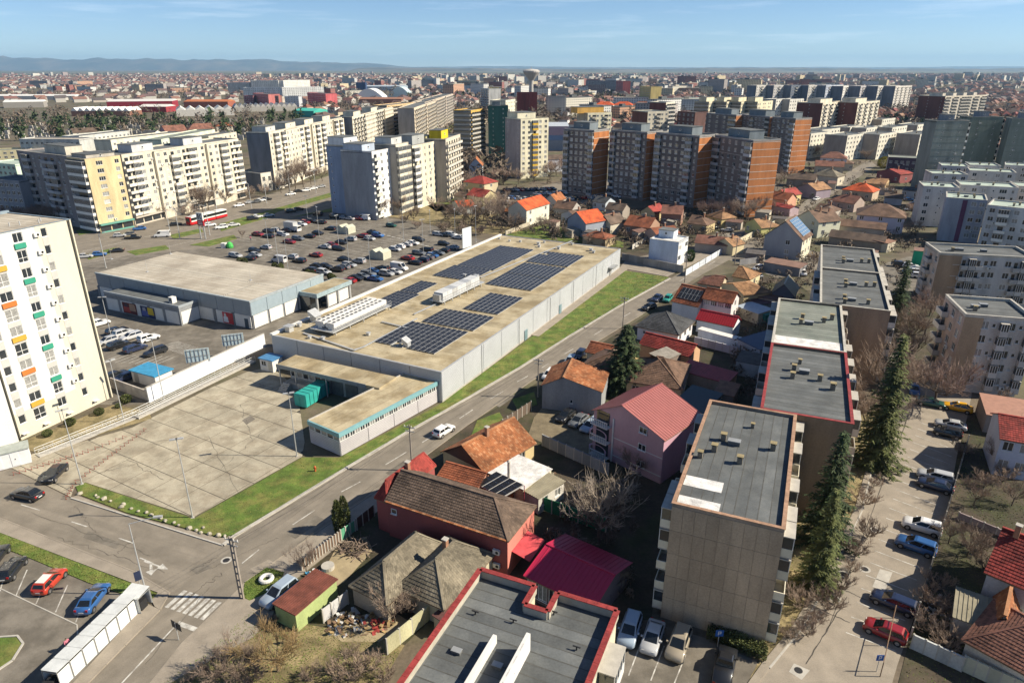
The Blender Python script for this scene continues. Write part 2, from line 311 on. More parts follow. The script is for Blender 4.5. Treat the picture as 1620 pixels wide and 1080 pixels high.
# rows of the supermarket car park
ROWS = [((500, 462), (718, 378)), ((436, 440), (672, 368)), ((392, 408), (610, 352)), ((380, 380), (540, 342))]
for a, b in ROWS:
    p, q = G(*a), G(*b); Lr = (q - p).length; d = (q - p) / Lr; n = Vector((-d.y, d.x, 0))
    for i in range(int(Lr / 2.6)):
        c = p + d * (i * 2.6); e = d * .06; u = Vector((0, 0, .034)); x = n * 4.8; mk.face([c - x - e + u, c + x - e + u, c + x + e + u, c - x + e + u][::-1])
for i in range(9): t = i / 8; a = G(160 + 86 * t, 573 + 4 * t); d = Vector((math.cos(GA), math.sin(GA), 0)) * 4.6; n = Vector((.06, -.03, .034)); mk.face([a - n * Vector((1, 1, -1)), a + n, a + d + n, a + d - n * Vector((1, 1, -1))])
h0, h1, h2, h3 = G(252, 548), G(293, 563), G(321, 552), G(283, 540)
for i in range(15):
    t = i / 14; a = h0.lerp(h1, t); b = h3.lerp(h2, t); d = (b - a).normalized(); n = Vector((-d.y, d.x, 0)) * .07; u = Vector((0, 0, .034)); mk.face([a - n + u, b - n + u, b + n + u, a + n + u])
for i in range(11): t = i / 10; c = G(600 + 75 * t, 369 + 20 * t); d = Vector((math.cos(GA), math.sin(GA), 0)) * .3; n = Vector((-d.y, d.x, 0)) * 2.6; u = Vector((0, 0, .036)); mk.face([c - d - n + u, c + d - n + u, c + d + n + u, c - d + n + u])
for p, q in [((130, 398), (330, 352)), ((330, 352), (520, 303)), ((200, 404), (330, 376)), ((90, 425), (200, 404))]: stroke(p, q, .18, .03)
struct('road_markings', mk, M['line'])
mk = MB(); rc = random.Random(2)
def crack(a, b, n, wob, wd=.05, z=.05):
    P, Q = G(*a), G(*b); pr = P
    for i in range(1, n + 1):
        q = P.lerp(Q, i / n) + Vector((rc.uniform(-wob, wob), rc.uniform(-wob, wob), 0)); d = (q - pr).normalized(); s = Vector((-d.y, d.x, 0)) * wd * rc.uniform(.5, 1.2); u = Vector((0, 0, z)); mk.face([pr - s + u, q - s + u, q + s + u, pr + s + u]); pr = q
for a, b in [((1308, 1000), (1440, 650)), ((1275, 1050), (1340, 945)), ((1290, 960), (1345, 985)), ((1330, 930), (1372, 950))]: crack(a, b, 16, .06)
for a, b, w_ in [((300, 905), (345, 880), .2), ((330, 900), (440, 850), .15), ((230, 1050), (330, 930), .12), ((470, 860), (640, 740), .15), ((560, 790), (820, 600), .2), ((50, 810), (240, 880), .25), ((90, 850), (260, 905), .3), ((430, 838), (700, 655), .12), ((720, 660), (1000, 490), .15), ((120, 800), (150, 845), .3), ((180, 880), (215, 850), .25), ((290, 950), (355, 905), .3)]: crack(a, b, 22, w_, .022)
for a, b in [((180, 715), (260, 760), ), ((330, 690), (380, 790)), ((240, 700), (300, 690)), ((380, 640), (400, 700)), ((420, 680), (350, 740)), ((150, 750), (210, 735))]: crack(a, b, 14, .25, .03, .06)
struct('tar_seams', mk, M['tar'])
for i, (q, m_) in enumerate([([(455, 845), (500, 815), (512, 821), (468, 852)], 'asphalt_dark'), ([(610, 748), (640, 728), (650, 733), (620, 753)], 'asphalt_dark'), ([(300, 900), (322, 890), (336, 897), (312, 908)], 'asphalt_dark'), ([(780, 640), (808, 622), (816, 626), (790, 644)], 'asphalt_dark'), ([(395, 900), (425, 885), (435, 890), (405, 906)], 'paving'), ([(140, 840), (190, 858), (184, 868), (132, 850)], 'asphalt_dark'), ([(1392, 900), (1412, 905), (1400, 935), (1380, 928)], 'kerb'), ([(383, 665), (396, 657), (404, 663), (390, 672)], 'asphalt_dark')]): sheet('repair_patch', GP(q), .042 if i < 7 else .058, M[m_])
# manhole covers in the service road
def manhole(px, py, label, r=.4):
    c = G(px, py); mb = MB(); n = 14; ring = [(r * math.cos(6.283 * k / n), r * math.sin(6.283 * k / n)) for k in range(n)]; mb.prism(ring, .03, .045)
    t = thing('manhole_cover', label, 'manhole cover', c); mb.build('lid', M['black'], t)
    mb = MB(); mb.prism([(x * 1.6, y * 1.6) for x, y in ring], .03, .039); mb.build('frame', M['kerb'], t)
manhole(1384, 838, 'round dark manhole cover in the service road beside the parked white car'); manhole(358, 886, 'manhole cover in the junction beside the concrete pole'); manhole(1335, 908, 'round manhole cover near the kerb, at the foot of the lower spruce'); manhole(1368, 900, 'round manhole cover in the middle of the service road by the blue car')
manhole(1320, 946, 'round manhole cover by the service road kerb opposite the dark blue estate car'); manhole(1263, 1060, 'manhole cover in a pale square concrete patch at the bottom of the service road')
sheet('concrete_patch', GP([(1256, 1049), (1281, 1060), (1268, 1075), (1248, 1062)]), .036, M['kerb'])
# --- supermarket delivery yard: concrete slabs with open joints
YARD = [(-20, 738), (60, 716), (105, 706), (210, 676), (330, 615), (392, 588), (430, 580), (470, 615), (482, 700), (478, 722), (307, 818), (135, 763), (118, 770), (112, 786), (20, 741)]
sheet('yard_bed', GP(YARD), .026, mat('joint_tar', (.07, .062, .05), .9))
yp = GP(YARD); yw = [(p.x, p.y) for p in yp]; yo = G(307, 818)
base = tag(bpy.data.objects.new('delivery_yard', None), kind='structure'); C.objects.link(base)
random.seed(3)
for i in range(-2, 16):
    for j in range(-1, 16):
        q = [off(yo, GA - R(3), x, y) for x, y in ((i * 4.6 + .05, j * 5.2 + .05), (i * 4.6 + 4.55, j * 5.2 + .05), (i * 4.6 + 4.55, j * 5.2 + 5.15), (i * 4.6 + .05, j * 5.2 + 5.15))]
        pl = clip_poly(yw, [(p.x, p.y) for p in q])
        if len(pl) < 3 or abs(sum(pl[k][0] * pl[(k + 1) % len(pl)][1] - pl[(k + 1) % len(pl)][0] * pl[k][1] for k in range(len(pl)))) < .8: continue
        m2 = MB(); m2.prism(pl, .02, .052 + random.uniform(-.004, .004)); m2.build('concrete_slab', M['concrete'], base)
# --- white boundary stones along the verge
for i, (x, y) in enumerate([(127, 782), (152, 785), (165, 790), (155, 788), (175, 794), (196, 799), (193, 803), (208, 806), (219, 810), (232, 812), (240, 816), (255, 821), (262, 825), (276, 828), (283, 832), (300, 837), (311, 840), (318, 844), (322, 836), (332, 846), (346, 848), (356, 849)]):
    rr = random.Random(i)
    bm = bmesh.new(); bmesh.ops.create_icosphere(bm, subdivisions=2, radius=.3 * rr.uniform(.55, 1.25))
    for v in bm.verts: v.co = Vector((v.co.x * rr.uniform(.85, 1.25), v.co.y * rr.uniform(.8, 1.1), v.co.z * .75)) * rr.uniform(.9, 1.1)
    me = bpy.data.meshes.new('boulder'); bm.to_mesh(me); bm.free(); me.materials.append(mat('limestone', (.36, .33, .26), .9, .3, 2, 9)); c = G(x, y); c.z = .2
    tag(inst(me, 'boulder', None, c, rr.uniform(0, 6)), 'pale limestone boulder edging the grass verge', 'boulder', 'boulders edging the verge')
# ================================================================== BUILDERS FOR BUILDINGS
WIN = {}
def win_mesh(wd, h, leaves=2, glass=0, sill=True, transom=False):
    k = (round(wd, 2), round(h, 2), leaves, glass, sill, transom)
    if k in WIN: return WIN[k]
    mb = MB(); f = .07; y0, y1 = .07, .15; x = wd / 2
    for a in ((-x, 0, -x + f, h), (x - f, 0, x, h), (-x + f, 0, x - f, f), (-x + f, h - f, x - f, h)): mb.box(a[0], y0, a[1], a[2], y1, a[3], 0)
    for i in range(1, leaves): c = -x + wd * i / leaves; mb.box(c - .035, y0, f, c + .035, y1, h - f, 0)
    if transom: mb.box(-x + f, y0 + .005, h * .36, x - f, y1, h * .36 + .06, 0)
    mb.face([(-x + f, .12, f), (x - f, .12, f), (x - f, .12, h - f), (-x + f, .12, h - f)], 1)
    if sill: mb.box(-x - .06, -.07, -.06, x + .06, .1, -.002, 0)
    me = mb.mesh('window', [M['frame'], [M['glass'], M['glass2'], mat('blind', (.46, .45, .42), .7, .1)][int(glass)]]); WIN[k] = me; return me
def wall_cells(mb, p0, th, Lw, z0, z1, holes, m=0, reveal=.17):
    """a wall standing on p0 along th, outward to the right, with real openings (xc, zb, w, h)"""
    c, s = math.cos(th), math.sin(th); P = lambda x, z, d=0: (p0[0] + x * c - d * s, p0[1] + x * s + d * c, z)     # d inward
    hs = [(h[0] - h[2] / 2, h[0] + h[2] / 2, h[1], h[1] + h[3]) for h in holes]
    xs = sorted({0, Lw} | {round(v, 3) for h in hs for v in h[:2]}); zs = sorted({z0, z1} | {round(v, 3) for h in hs for v in h[2:]})
    xs = [v for v in xs if 0 <= v <= Lw]; zs = [v for v in zs if z0 <= v <= z1]
    full = {}
    for i in range(len(xs) - 1):
        xm = (xs[i] + xs[i + 1]) / 2; col = [h for h in hs if h[0] < xm < h[1]]; j = 0
        while j < len(zs) - 1:
            zm = (zs[j] + zs[j + 1]) / 2
            if any(h[2] < zm < h[3] for h in col): j += 1; continue
            k = j + 1
            while k < len(zs) - 1 and not any(h[2] < (zs[k] + zs[k + 1]) / 2 < h[3] for h in col): k += 1
            mb.face([P(xs[i], zs[j]), P(xs[i + 1], zs[j]), P(xs[i + 1], zs[k]), P(xs[i], zs[k])], m); j = k
    for a, b, e, f in hs:
        for q in (((a, e), (a, f)), ((b, f), (b, e)), ((a, f), (b, f)), ((b, e), (a, e))):
            mb.face([P(*q[0]), P(*q[1]), P(*q[1], reveal), P(*q[0], reveal)], m)
BAL = {}
def bal_mesh(wd, d, kind, hgt=2.6):
    k = (round(wd, 1), round(d, 2), kind, round(hgt, 1))
    if k in BAL: return BAL[k]
    mb = MB(); x = wd / 2; mb.box(-x, -d, 0, x, 0, .14, 0)
    mb.box(-x, -d, .14, x, -d + .08, 1.05, 1); mb.box(-x, -d + .08, .14, -x + .08, 0, 1.05, 1); mb.box(x - .08, -d + .08, .14, x, 0, 1.05, 1)
    if kind == 'g':
        zt = hgt - .25; mb.face([(-x + .04, -d + .05, 1.05), (x - .04, -d + .05, 1.05), (x - .04, -d + .05, zt), (-x + .04, -d + .05, zt)], 2)
        for sx in (-x + .04, x - .04): mb.face([(sx, -d + .05, 1.05), (sx, 0, 1.05), (sx, 0, zt), (sx, -d + .05, zt)], 2)
        n = max(3, int(wd / .65))
        for i in range(n + 1): c = -x + .05 + (wd - .1) * i / n; mb.box(c - .035, -d + .01, 1.05, c + .035, -d + .07, zt, 3)
        mb.box(-x - .02, -d - .03, zt, x + .02, 0, zt + .1, 0)
    else:
        mb.box(-x + .1, -d + .1, .145, x - .1, -.01, .15, 0); mb.face([(-x * .5, -.02, .2), (x * .5, -.02, .2), (x * .5, -.02, 2.15), (-x * .5, -.02, 2.15)], 2)
    me = mb.mesh('balcony', [M['kerb'], M['plainobj'], M['glass'] if kind == 'g' else M['glass'], M['frame']]); BAL[k] = me; return me
ACM = None
def aircon(root, loc, rz):
    global ACM
    if ACM is None:
        mb = MB(); mb.box(-.42, -.38, 0, .42, -.08, .6, 0); n = 10; ring = [(.12 + .2 * math.cos(6.283 * k / n), -.385, .3 + .2 * math.sin(6.283 * k / n)) for k in range(n)]; mb.face(ring[::-1], 1); mb.face(ring, 1)
        for sx in (-.3, .3): mb.box(sx - .02, -.35, -.04, sx + .02, 0, 0, 1)
        ACM = mb.mesh('air_conditioner', [M['white'], M['black']])
    return inst(ACM, 'air_conditioner', root, loc, rz)
CHM = {}
def chimney(root, x, y, z, kind='b', s=1.0):
    if kind not in CHM:
        a = MB(); c = MB()
        if kind == 'b':   # brick vent with a slab on short piers
            a.box(-.28, -.28, 0, .28, .28, .75); c.box(-.36, -.36, .88, .36, .36, .96)
            for sx in (-.3, .25):
                for sy in (-.3, .25): c.box(sx + .05, sy + .05, .75, sx + .11, sy + .11, .88)
            CHM[kind] = (a.mesh('chimney', M['black'] if 0 else mat('vent_brick', (.20, .17, .13), .9, .2)), c.mesh('cap', mat('vent_cap', (.27, .22, .12), .85, .2)))
        elif kind == 'h':  # roof hatch box
            a.box(-.65, -.38, 0, .65, .38, .5); c.box(-.7, -.43, .5, .7, .43, .58)
            CHM[kind] = (a.mesh('hatch', mat('hatch_side', (.12, .125, .125), .8)), c.mesh('cap', mat('hatch_lid', (.33, .34, .34), .5, .1, metal=.3)))
        else:              # plain house chimney
            a.box(-.25, -.25, 0, .25, .25, 1.5); c.box(-.32, -.32, 1.5, .32, .32, 1.6)
            CHM[kind] = (a.mesh('chimney', mat('chimney_brick', (.30, .16, .10), .9, .2, 3)), c.mesh('cap', M['kerb']))
    o = inst(CHM[kind][0], 'chimney' if kind != 'h' else 'roof_hatch', root, (x, y, z)); o.scale = (s, s, s); inst(CHM[kind][1], 'cap', o); return o
def roof_sheets(root, x0, x1, y0, y1, z, m, wd=1.1, along='x', th=.02):
    """bitumen strips laid side by side, each lapping the next"""
    a0, a1 = (y0, y1) if along == 'x' else (x0, x1); n = max(1, round((a1 - a0) / wd)); st = (a1 - a0) / n; cache = {}
    Ls = (x1 - x0) if along == 'x' else (y1 - y0)
    mb = MB()
    if along == 'x': mb.face([(0, 0, 0), (Ls, 0, 0), (Ls, st + .04, th), (0, st + .04, th)]); mb.face([(0, st + .04, th), (Ls, st + .04, th), (Ls, st + .04, 0), (0, st + .04, 0)])
    else: mb.face([(0, 0, 0), (st + .04, 0, th), (st + .04, Ls, th), (0, Ls, 0)]); mb.face([(st + .04, 0, th), (st + .04, 0, 0), (st + .04, Ls, 0), (st + .04, Ls, th)])
    e = .07; q = [(0, st - e, th + .006), (Ls, st - e, th + .006), (Ls, st + .02, th + .006), (0, st + .02, th + .006)]; mb.face(q if along == 'x' else [(p[1], p[0], p[2]) for p in q][::-1], 1)
    me = mb.mesh('roofing_sheet', [m, mat('lap_seam', (.075, .075, .07), .8, .25) if 'sand' not in m.name and 'tan' not in m.name else mat('lap_seam_sand', (.25, .20, .125), .9, .3)])
    for i in range(n): inst(me, 'roofing_sheet', root, (x0, y0 + i * st, z) if along == 'x' else (x0 + i * st, y0, z))
def parapet(root, x0, x1, y0, y1, z, h, t, m, name='parapet', color=None, coping=None):
    mb = MB(); mb.box(x0, y0, z, x1, y0 + t, z + h); mb.box(x0, y1 - t, z, x1, y1, z + h); mb.box(x0, y0 + t, z, x0 + t, y1 - t, z + h); mb.box(x1 - t, y0 + t, z, x1, y1 - t, z + h)
    o = mb.build(name, m, root, color=color)
    if coping:
        mb = MB(); e = .07
        for a in ((x0 - e, y0 - e, x1 + e, y0 + t + e), (x0 - e, y1 - t - e, x1 + e, y1 + e), (x0 - e, y0 + t + e, x0 + t + e, y1 - t - e), (x1 - t - e, y0 + t + e, x1 + e, y1 - t - e)): mb.box(a[0], a[1], z + h, a[2], a[3], z + h + .06)
        mb.build('coping', coping, o)
    return o
WTYPE = {'w': (1.5, 1.4, .95, 2), 'v': (.9, 1.3, .95, 1), 'W': (2.3, 1.4, .95, 3), 's': (.6, .7, 1.3, 1), 't': (1.5, 2.2, .2, 2)}
def facade(root, p0, th, Lw, z0, z1, nfl, zf, fh, pattern, m, color=None, joined=None, bal=(.8, .78, .72), bd=1.1, rs=None, skipf=0, ac=.12, nowall=False, balcols=None, bw=None, wscale=1.0, gp=.4):
    """one wall with its windows and balconies; pattern: one letter for each bay"""
    rs = rs or random.Random(int(Lw * 100) + nfl); n = len(pattern); wb = Lw / n; holes = []; places = []; c, s = math.cos(th), math.sin(th)
    for f in range(skipf, nfl):
        for i, ch in enumerate(pattern):
            xc = (i + .5) * wb; zb = zf + f * fh
            if ch in WTYPE:
                ww, hh, sill, lv = WTYPE[ch]; ww = min(ww * wscale, wb * .86); hh = min(hh, fh - sill - .15); holes.append((xc, zb + sill, ww, hh)); places.append((xc, zb + sill, ww, hh, lv))
    mb = MB()
    if joined is None:
        wall_cells(mb, p0, th, Lw, z0, z1, holes)
    else:
        P = lambda x, z, d=0: (p0[0] + x * c + d * s, p0[1] + x * s - d * c, z)
        mb.face([P(0, z0), P(Lw, z0), P(Lw, z1), P(0, z1)])
        for xc, zb, ww, hh, lv in places:
            a, b = xc - ww / 2, xc + ww / 2
            joined.face([P(a, zb, .05), P(b, zb, .05), P(b, zb + hh, .05), P(a, zb + hh, .05)], 0); g = .1
            for k in range(2 if lv > 1 else 1):
                q = 2 if lv > 1 else 1; u = a + ww * k / q; v = a + ww * (k + 1) / q; joined.face([P(u + g, zb + g, .08), P(v - g, zb + g, .08), P(v - g, zb + hh - g, .08), P(u + g, zb + hh - g, .08)], 1)
    if not nowall: mb.build('wall', m, root, color=color)
    if joined is None:
        for xc, zb, ww, hh, lv in places:
            inst(win_mesh(ww, hh, lv, 2 if rs.random() < .10 else rs.random() < gp), 'window', root, (p0[0] + xc * c, p0[1] + xc * s, zb), th)
            if rs.random() < ac: aircon(root, (p0[0] + (xc + ww * .5 + .35) * c, p0[1] + (xc + ww * .5 + .35) * s, zb - .75), th)
    for f in range(skipf, nfl):
        for i, ch in enumerate(pattern):
            if ch in 'boC':
                xc = (i + .5) * wb; zb = zf + f * fh; kind = 'g' if (ch == 'b' and rs.random() < .85) or (ch == 'C' and rs.random() < .5) else 'o'; wd = bw or wb * .94
                if balcols: col = balcols[(f + i) % len(balcols)] if ch != 'C' else rs.choice(balcols)
                else: t = rs.uniform(.82, 1.12); col = tuple(min(.95, q * t) for q in bal)
                if joined is None: inst(bal_mesh(wd, bd, kind, fh), 'balcony', root, (p0[0] + xc * c, p0[1] + xc * s, zb), th, color=col)
                else:
                    P = lambda x, z, d=0: (p0[0] + x * c + d * s, p0[1] + x * s - d * c, z); a, b = xc - wd / 2, xc + wd / 2; e = bd * .8
                    joined.face([P(a, zb, e), P(b, zb, e), P(b, zb + 1.1, e), P(a, zb + 1.1, e)], 2); joined.face([P(b, zb, 0), P(b, zb + 1.1, 0), P(b, zb + 1.1, e), P(b, zb, e)][::-1], 2); joined.face([P(a, zb, 0), P(a, zb + 1.1, 0), P(a, zb + 1.1, e), P(a, zb, e)], 2)
                    joined.face([P(a, zb + 1.1, e - .1), P(b, zb + 1.1, e - .1), P(b, zb + 2.3, e - .1), P(a, zb + 2.3, e - .1)], 1); joined.face([P(a, zb + 1.1, 0), P(b, zb + 1.1, 0), P(b, zb + 1.1, e), P(a, zb + 1.1, e)][::-1], 2)
def block(label, A, B, h, depth, nfl, front, left='', right='', wall=(.6, .55, .42), gable=None, z0=0, gh=.9, name='apartment_block', roof='felt', pent=(), joined=False, group=None, ang=None, length=None, bal=(.78, .76, .7), step=0, par=.5, wm='wallstain', gm=None, chim=(), rwall=None, sheets=0, cat='building', shop=None, zfit=None, bd=1.1, ac=.12, balcols=None, coping=None, dy=0, parw=None, gp=.4):
    """a slab block; A-B is the roof edge of the face turned to the viewer, at level h; front pattern, '/' starts a new (stepped) section"""
    o, a, Lw = frame2(A, B, h if zfit is None else zfit)
    if ang is not None: a = R(ang)
    if length: Lw = length
    if dy: o = off(o, a, 0, dy)
    root = thing(name, label, cat, o, a, group); rs = random.Random(int(o.x * 7 + o.y * 3)); J = MB() if joined else None
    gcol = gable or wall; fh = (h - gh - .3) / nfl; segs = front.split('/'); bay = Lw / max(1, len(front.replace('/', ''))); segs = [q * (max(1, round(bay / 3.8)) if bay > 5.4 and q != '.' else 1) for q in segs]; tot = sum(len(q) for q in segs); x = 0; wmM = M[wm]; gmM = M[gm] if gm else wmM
    roofmb = MB()
    for k, sg in enumerate(segs):
        lw = Lw * len(sg) / tot; yo = -step if (k % 2 and step) else 0
        facade(root, (x, yo), 0, lw, z0, h, nfl, gh, fh, sg, wmM, wall, J, bal, bd, rs, skipf=1 if shop else 0, ac=ac, balcols=balcols, gp=gp)
        if yo: [(lambda q: (q.face(f_), q.build('wall', wmM, root, color=wall)))(MB()) for f_ in ([(x, 0, z0), (x, yo, z0), (x, yo, h), (x, 0, h)], [(x + lw, yo, z0), (x + lw, 0, z0), (x + lw, 0, h), (x + lw, yo, h)])]
        roofmb.box(x, yo + .003, h - .3, x + lw, depth - .003, h - .02 + .004 * (k % 2)); x += lw
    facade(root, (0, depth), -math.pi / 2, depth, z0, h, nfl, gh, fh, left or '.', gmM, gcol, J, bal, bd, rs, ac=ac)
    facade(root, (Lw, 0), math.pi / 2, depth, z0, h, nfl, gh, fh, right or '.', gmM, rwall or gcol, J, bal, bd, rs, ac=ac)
    mb = MB(); mb.face([(Lw, depth, z0), (0, depth, z0), (0, depth, h), (Lw, depth, h)]); mb.build('wall', wmM, root, color=wall)
    rf = roofmb.build('roof', M[roof] if not sheets else M[roof], root)
    if sheets: roof_sheets(rf, .3, Lw - .3, .3, depth - .3, h + .0, M[roof], 1.1, 'x' if sheets == 1 else 'y')
    if par: parapet(root, 0, Lw, -.002 if not step else -.002, depth, h + .001, par, .25, wmM, color=parw or wall, coping=coping or (M['kerb'] if not joined else None))
    for p in pent:
        x0, x1, y0, y1, ph = p[:5]; col = p[5] if len(p) > 5 else wall; mb = MB(); mb.box(x0 * Lw, y0 * depth, h - .05, x1 * Lw, y1 * depth, h + ph); pt = mb.build('stair_head', wmM, root, color=col)
        mb = MB(); mb.box(x0 * Lw - .2, y0 * depth - .2, h + ph, x1 * Lw + .2, y1 * depth + .2, h + ph + .15); mb.build('roof', M['felt'], pt)
        if not joined: inst(win_mesh(.8, .7, 1), 'window', pt, ((x0 + x1) / 2 * Lw, y0 * depth - .16, h + ph * .45))
    for q in chim: chimney(root, q[0] * Lw, q[1] * depth, h + .02, q[2] if len(q) > 2 else 'b', q[3] if len(q) > 3 else 1)
    if shop:
        mb = MB(); n = max(2, int(Lw / 4)); mb.box(.2, -.25, 0, Lw - .2, -.01, .5, 0)
        for i in range(n): x0, x1 = Lw * i / n + .25, Lw * (i + 1) / n - .25; mb.box(x0, -.12, .5, x1, -.02, gh + fh - .9, 1)
        sh = mb.build('shop_front', [M['plainobj'], M['glass']], root, color=shop); mb = MB(); mb.box(0, -1.1, gh + fh - .85, Lw, -.01, gh + fh - .3); mb.build('canopy', M['plainobj'], sh, color=tuple(q * .9 for q in shop))
    if J: tag(J.build('windows', [M['frame'], M['glass'], M['frame'] if bal is None else M['kerb']], root), kind='stuff')
    return root, a, Lw
# ---------------------------------------------------------- pitched roofs
def tile_mats(key, col, col2=None):
    v = [tuple(q * k for q in col) for k in (1, .78, 1.2)]
    if col2: v[2] = col2
    return [mat('tile_%s_%d' % (key, i), c_, .85, .22, .5, 6, col2=tuple(q * .62 for q in c_), patch=.35) for i, c_ in enumerate(v)]
TILES = {'orange': tile_mats('orange', (.34, .125, .048), (.40, .19, .09)), 'brick': tile_mats('brick', (.27, .088, .042)), 'brown': tile_mats('brown', (.165, .10, .068)), 'dark': tile_mats('dark', (.135, .095, .07)), 'ochre': tile_mats('ochre', (.34, .19, .095)),
         'red': tile_mats('red', (.30, .045, .035)), 'slate': tile_mats('slate', (.07, .073, .078)), 'grey': tile_mats('grey', (.19, .165, .12)), 'bright': tile_mats('bright', (.58, .10, .028)), 'rust': tile_mats('rust', (.22, .10, .07))}
def tile_plane(mb, el, er, rr, rl, tw=.32, tl=.38, lip=.05, rs=random):
    """courses of separate tiles on the plane eave-left, eave-right, ridge-right, ridge-left"""
    el, er, rr, rl = map(Vector, (el, er, rr, rl)); up = ((rl + rr) / 2 - (el + er) / 2); n = max(1, round(up.length / tl)); nrm = (er - el).cross(up).normalized()
    for j in range(n):
        t0, t1 = j / n, (j + 1) / n; a0, b0 = el.lerp(rl, t0), er.lerp(rr, t0); a1, b1 = el.lerp(rl, t1), er.lerp(rr, t1); wlen = (b0 - a0).length; k = max(1, round(wlen / tw))
        for i in range(k):
            s0, s1 = i / k, (i + 1) / k; h_ = nrm * (lip + rs.uniform(-.012, .012)); h2 = nrm * .004
            p, q, r_, s_ = a0.lerp(b0, s0 + .04 / k) + h_, a0.lerp(b0, s1 - .04 / k) + h_, a1.lerp(b1, s1 - .04 / k) + h2, a1.lerp(b1, s0 + .04 / k) + h2
            m = 1 if rs.random() < .25 else (2 if rs.random() < .25 else 0); mb.face([p, q, r_, s_], m); mb.face([p - h_ * .9, q - h_ * .9, q, p], m)
def seam_plane(mb, el, er, rr, rl, sp=.55, h=.05):
    """sheet metal with raised seams running up the slope"""
    el, er, rr, rl = map(Vector, (el, er, rr, rl)); nrm = (er - el).cross((rl + rr) / 2 - (el + er) / 2).normalized(); mb.face([el, er, rr, rl]); n = max(2, round((er - el).length / sp)); d = (er - el).normalized() * .035
    for i in range(n + 1):
        t = i / n; p, q = el.lerp(er, t), rl.lerp(rr, t); u = nrm * h; mb.face([p - d + u, p + d + u, q + d + u, q - d + u]); mb.face([p - d, p - d + u, q - d + u, q - d]); mb.face([p + d + u, p + d, q + d, q + d + u])
def pitched(root, x0, x1, y0, y1, ze, rh, ridge='x', hip=(0, 0), over=.35, style='tile', key='brick', color=None, gcol=None, far=False, gm='wallobj', lean=0.5, rs=random):
    """gable or hipped roof over the rectangle; planes tiled one tile at a time (near) or plain sheets (far)"""
    if ridge == 'y':   # turn: build in a swapped frame
        T = lambda x, y, z: (x0 + x1 - 0 - (x - 0), y, z)
    X0, X1, Y0, Y1 = x0 - over, x1 + over, y0 - over, y1 + over; zl = ze - over * rh / max(.1, ((y1 - y0) if ridge == 'x' else (x1 - x0)) / 2) * .9
    if ridge == 'x':
        ym = Y0 + (Y1 - Y0) * lean; hl = hip[0] * (Y1 - Y0) / 2; hr = hip[1] * (Y1 - Y0) / 2; rl, rr = (X0 + hl, ym, ze + rh), (X1 - hr, ym, ze + rh)
        P = [((X0, Y0, zl), (X1, Y0, zl), rr, rl), ((X1, Y1, zl), (X0, Y1, zl), rl, rr)]
        if hip[0]: P.append(((X0, Y1, zl), (X0, Y0, zl), rl, rl))
        if hip[1]: P.append(((X1, Y0, zl), (X1, Y1, zl), rr, rr))
        G_ = [((x0, y1, ze), (x0, y0, ze), (x0, y0 + (y1 - y0) * lean, ze + rh * .97))] if not hip[0] else []
        if not hip[1]: G_.append(((x1, y0, ze), (x1, y1, ze), (x1, y0 + (y1 - y0) * lean, ze + rh * .97)))
    else:
        xm = X0 + (X1 - X0) * lean; hl = hip[0] * (X1 - X0) / 2; hr = hip[1] * (X1 - X0) / 2; rl, rr = (xm, Y0 + hl, ze + rh), (xm, Y1 - hr, ze + rh)
        P = [((X1, Y0, zl), (X1, Y1, zl), rr, rl), ((X0, Y1, zl), (X0, Y0, zl), rl, rr)]
        if hip[0]: P.append(((X0, Y0, zl), (X1, Y0, zl), rl, rl))
        if hip[1]: P.append(((X1, Y1, zl), (X0, Y1, zl), rr, rr))
        G_ = [((x0, y0, ze), (x1, y0, ze), (x0 + (x1 - x0) * lean, y0, ze + rh * .97))] if not hip[0] else []
        if not hip[1]: G_.append(((x1, y1, ze), (x0, y1, ze), (x0 + (x1 - x0) * lean, y1, ze + rh * .97)))
    mb = MB()
    for p in P:
        mb.face(p[:3] if p[2] == p[3] else p, 0); e1, e2 = Vector(p[0]), Vector(p[1]); mb.face([e1 - Vector((0, 0, .14)), e2 - Vector((0, 0, .14)), e2, e1], 1)
    mm = TILES[key][0 if far else 1] if style == 'tile' else M['metalobj']
    rf = mb.build('roof', [mm, M['wood']], root, color=color)
    if not far:
        t = MB()
        for p in P:
            q = [Vector(v) for v in p]; nrm = (q[1] - q[0]).cross((q[3] + q[2]) / 2 - (q[0] + q[1]) / 2).normalized() * .03; q = [v + nrm for v in q]
            (tile_plane if style == 'tile' else seam_plane)(t, *q)
        o = t.build('roof_tiles' if style == 'tile' else 'seam_sheets', TILES[key] if style == 'tile' else M['metalobj'], rf, color=color); tag(o, kind='stuff')
        r = MB(); r.bar(Vector(rl) + Vector((0, 0, .12)), Vector(rr) + Vector((0, 0, .12)), .3, .14)
        for p in P[2:]:
            for e in p[:2]: r.bar(Vector(p[2]) + Vector((0, 0, .1)), Vector(e) + Vector((0, 0, .12)), .24, .1)
        r.build('ridge', TILES[key][2] if style == 'tile' else M['metalobj'], rf, color=color)
    if G_:
        for g in G_: mb = MB(); mb.face(g); mb.build('gable', M[gm], root, color=gcol or (.6, .55, .45))
    return rf
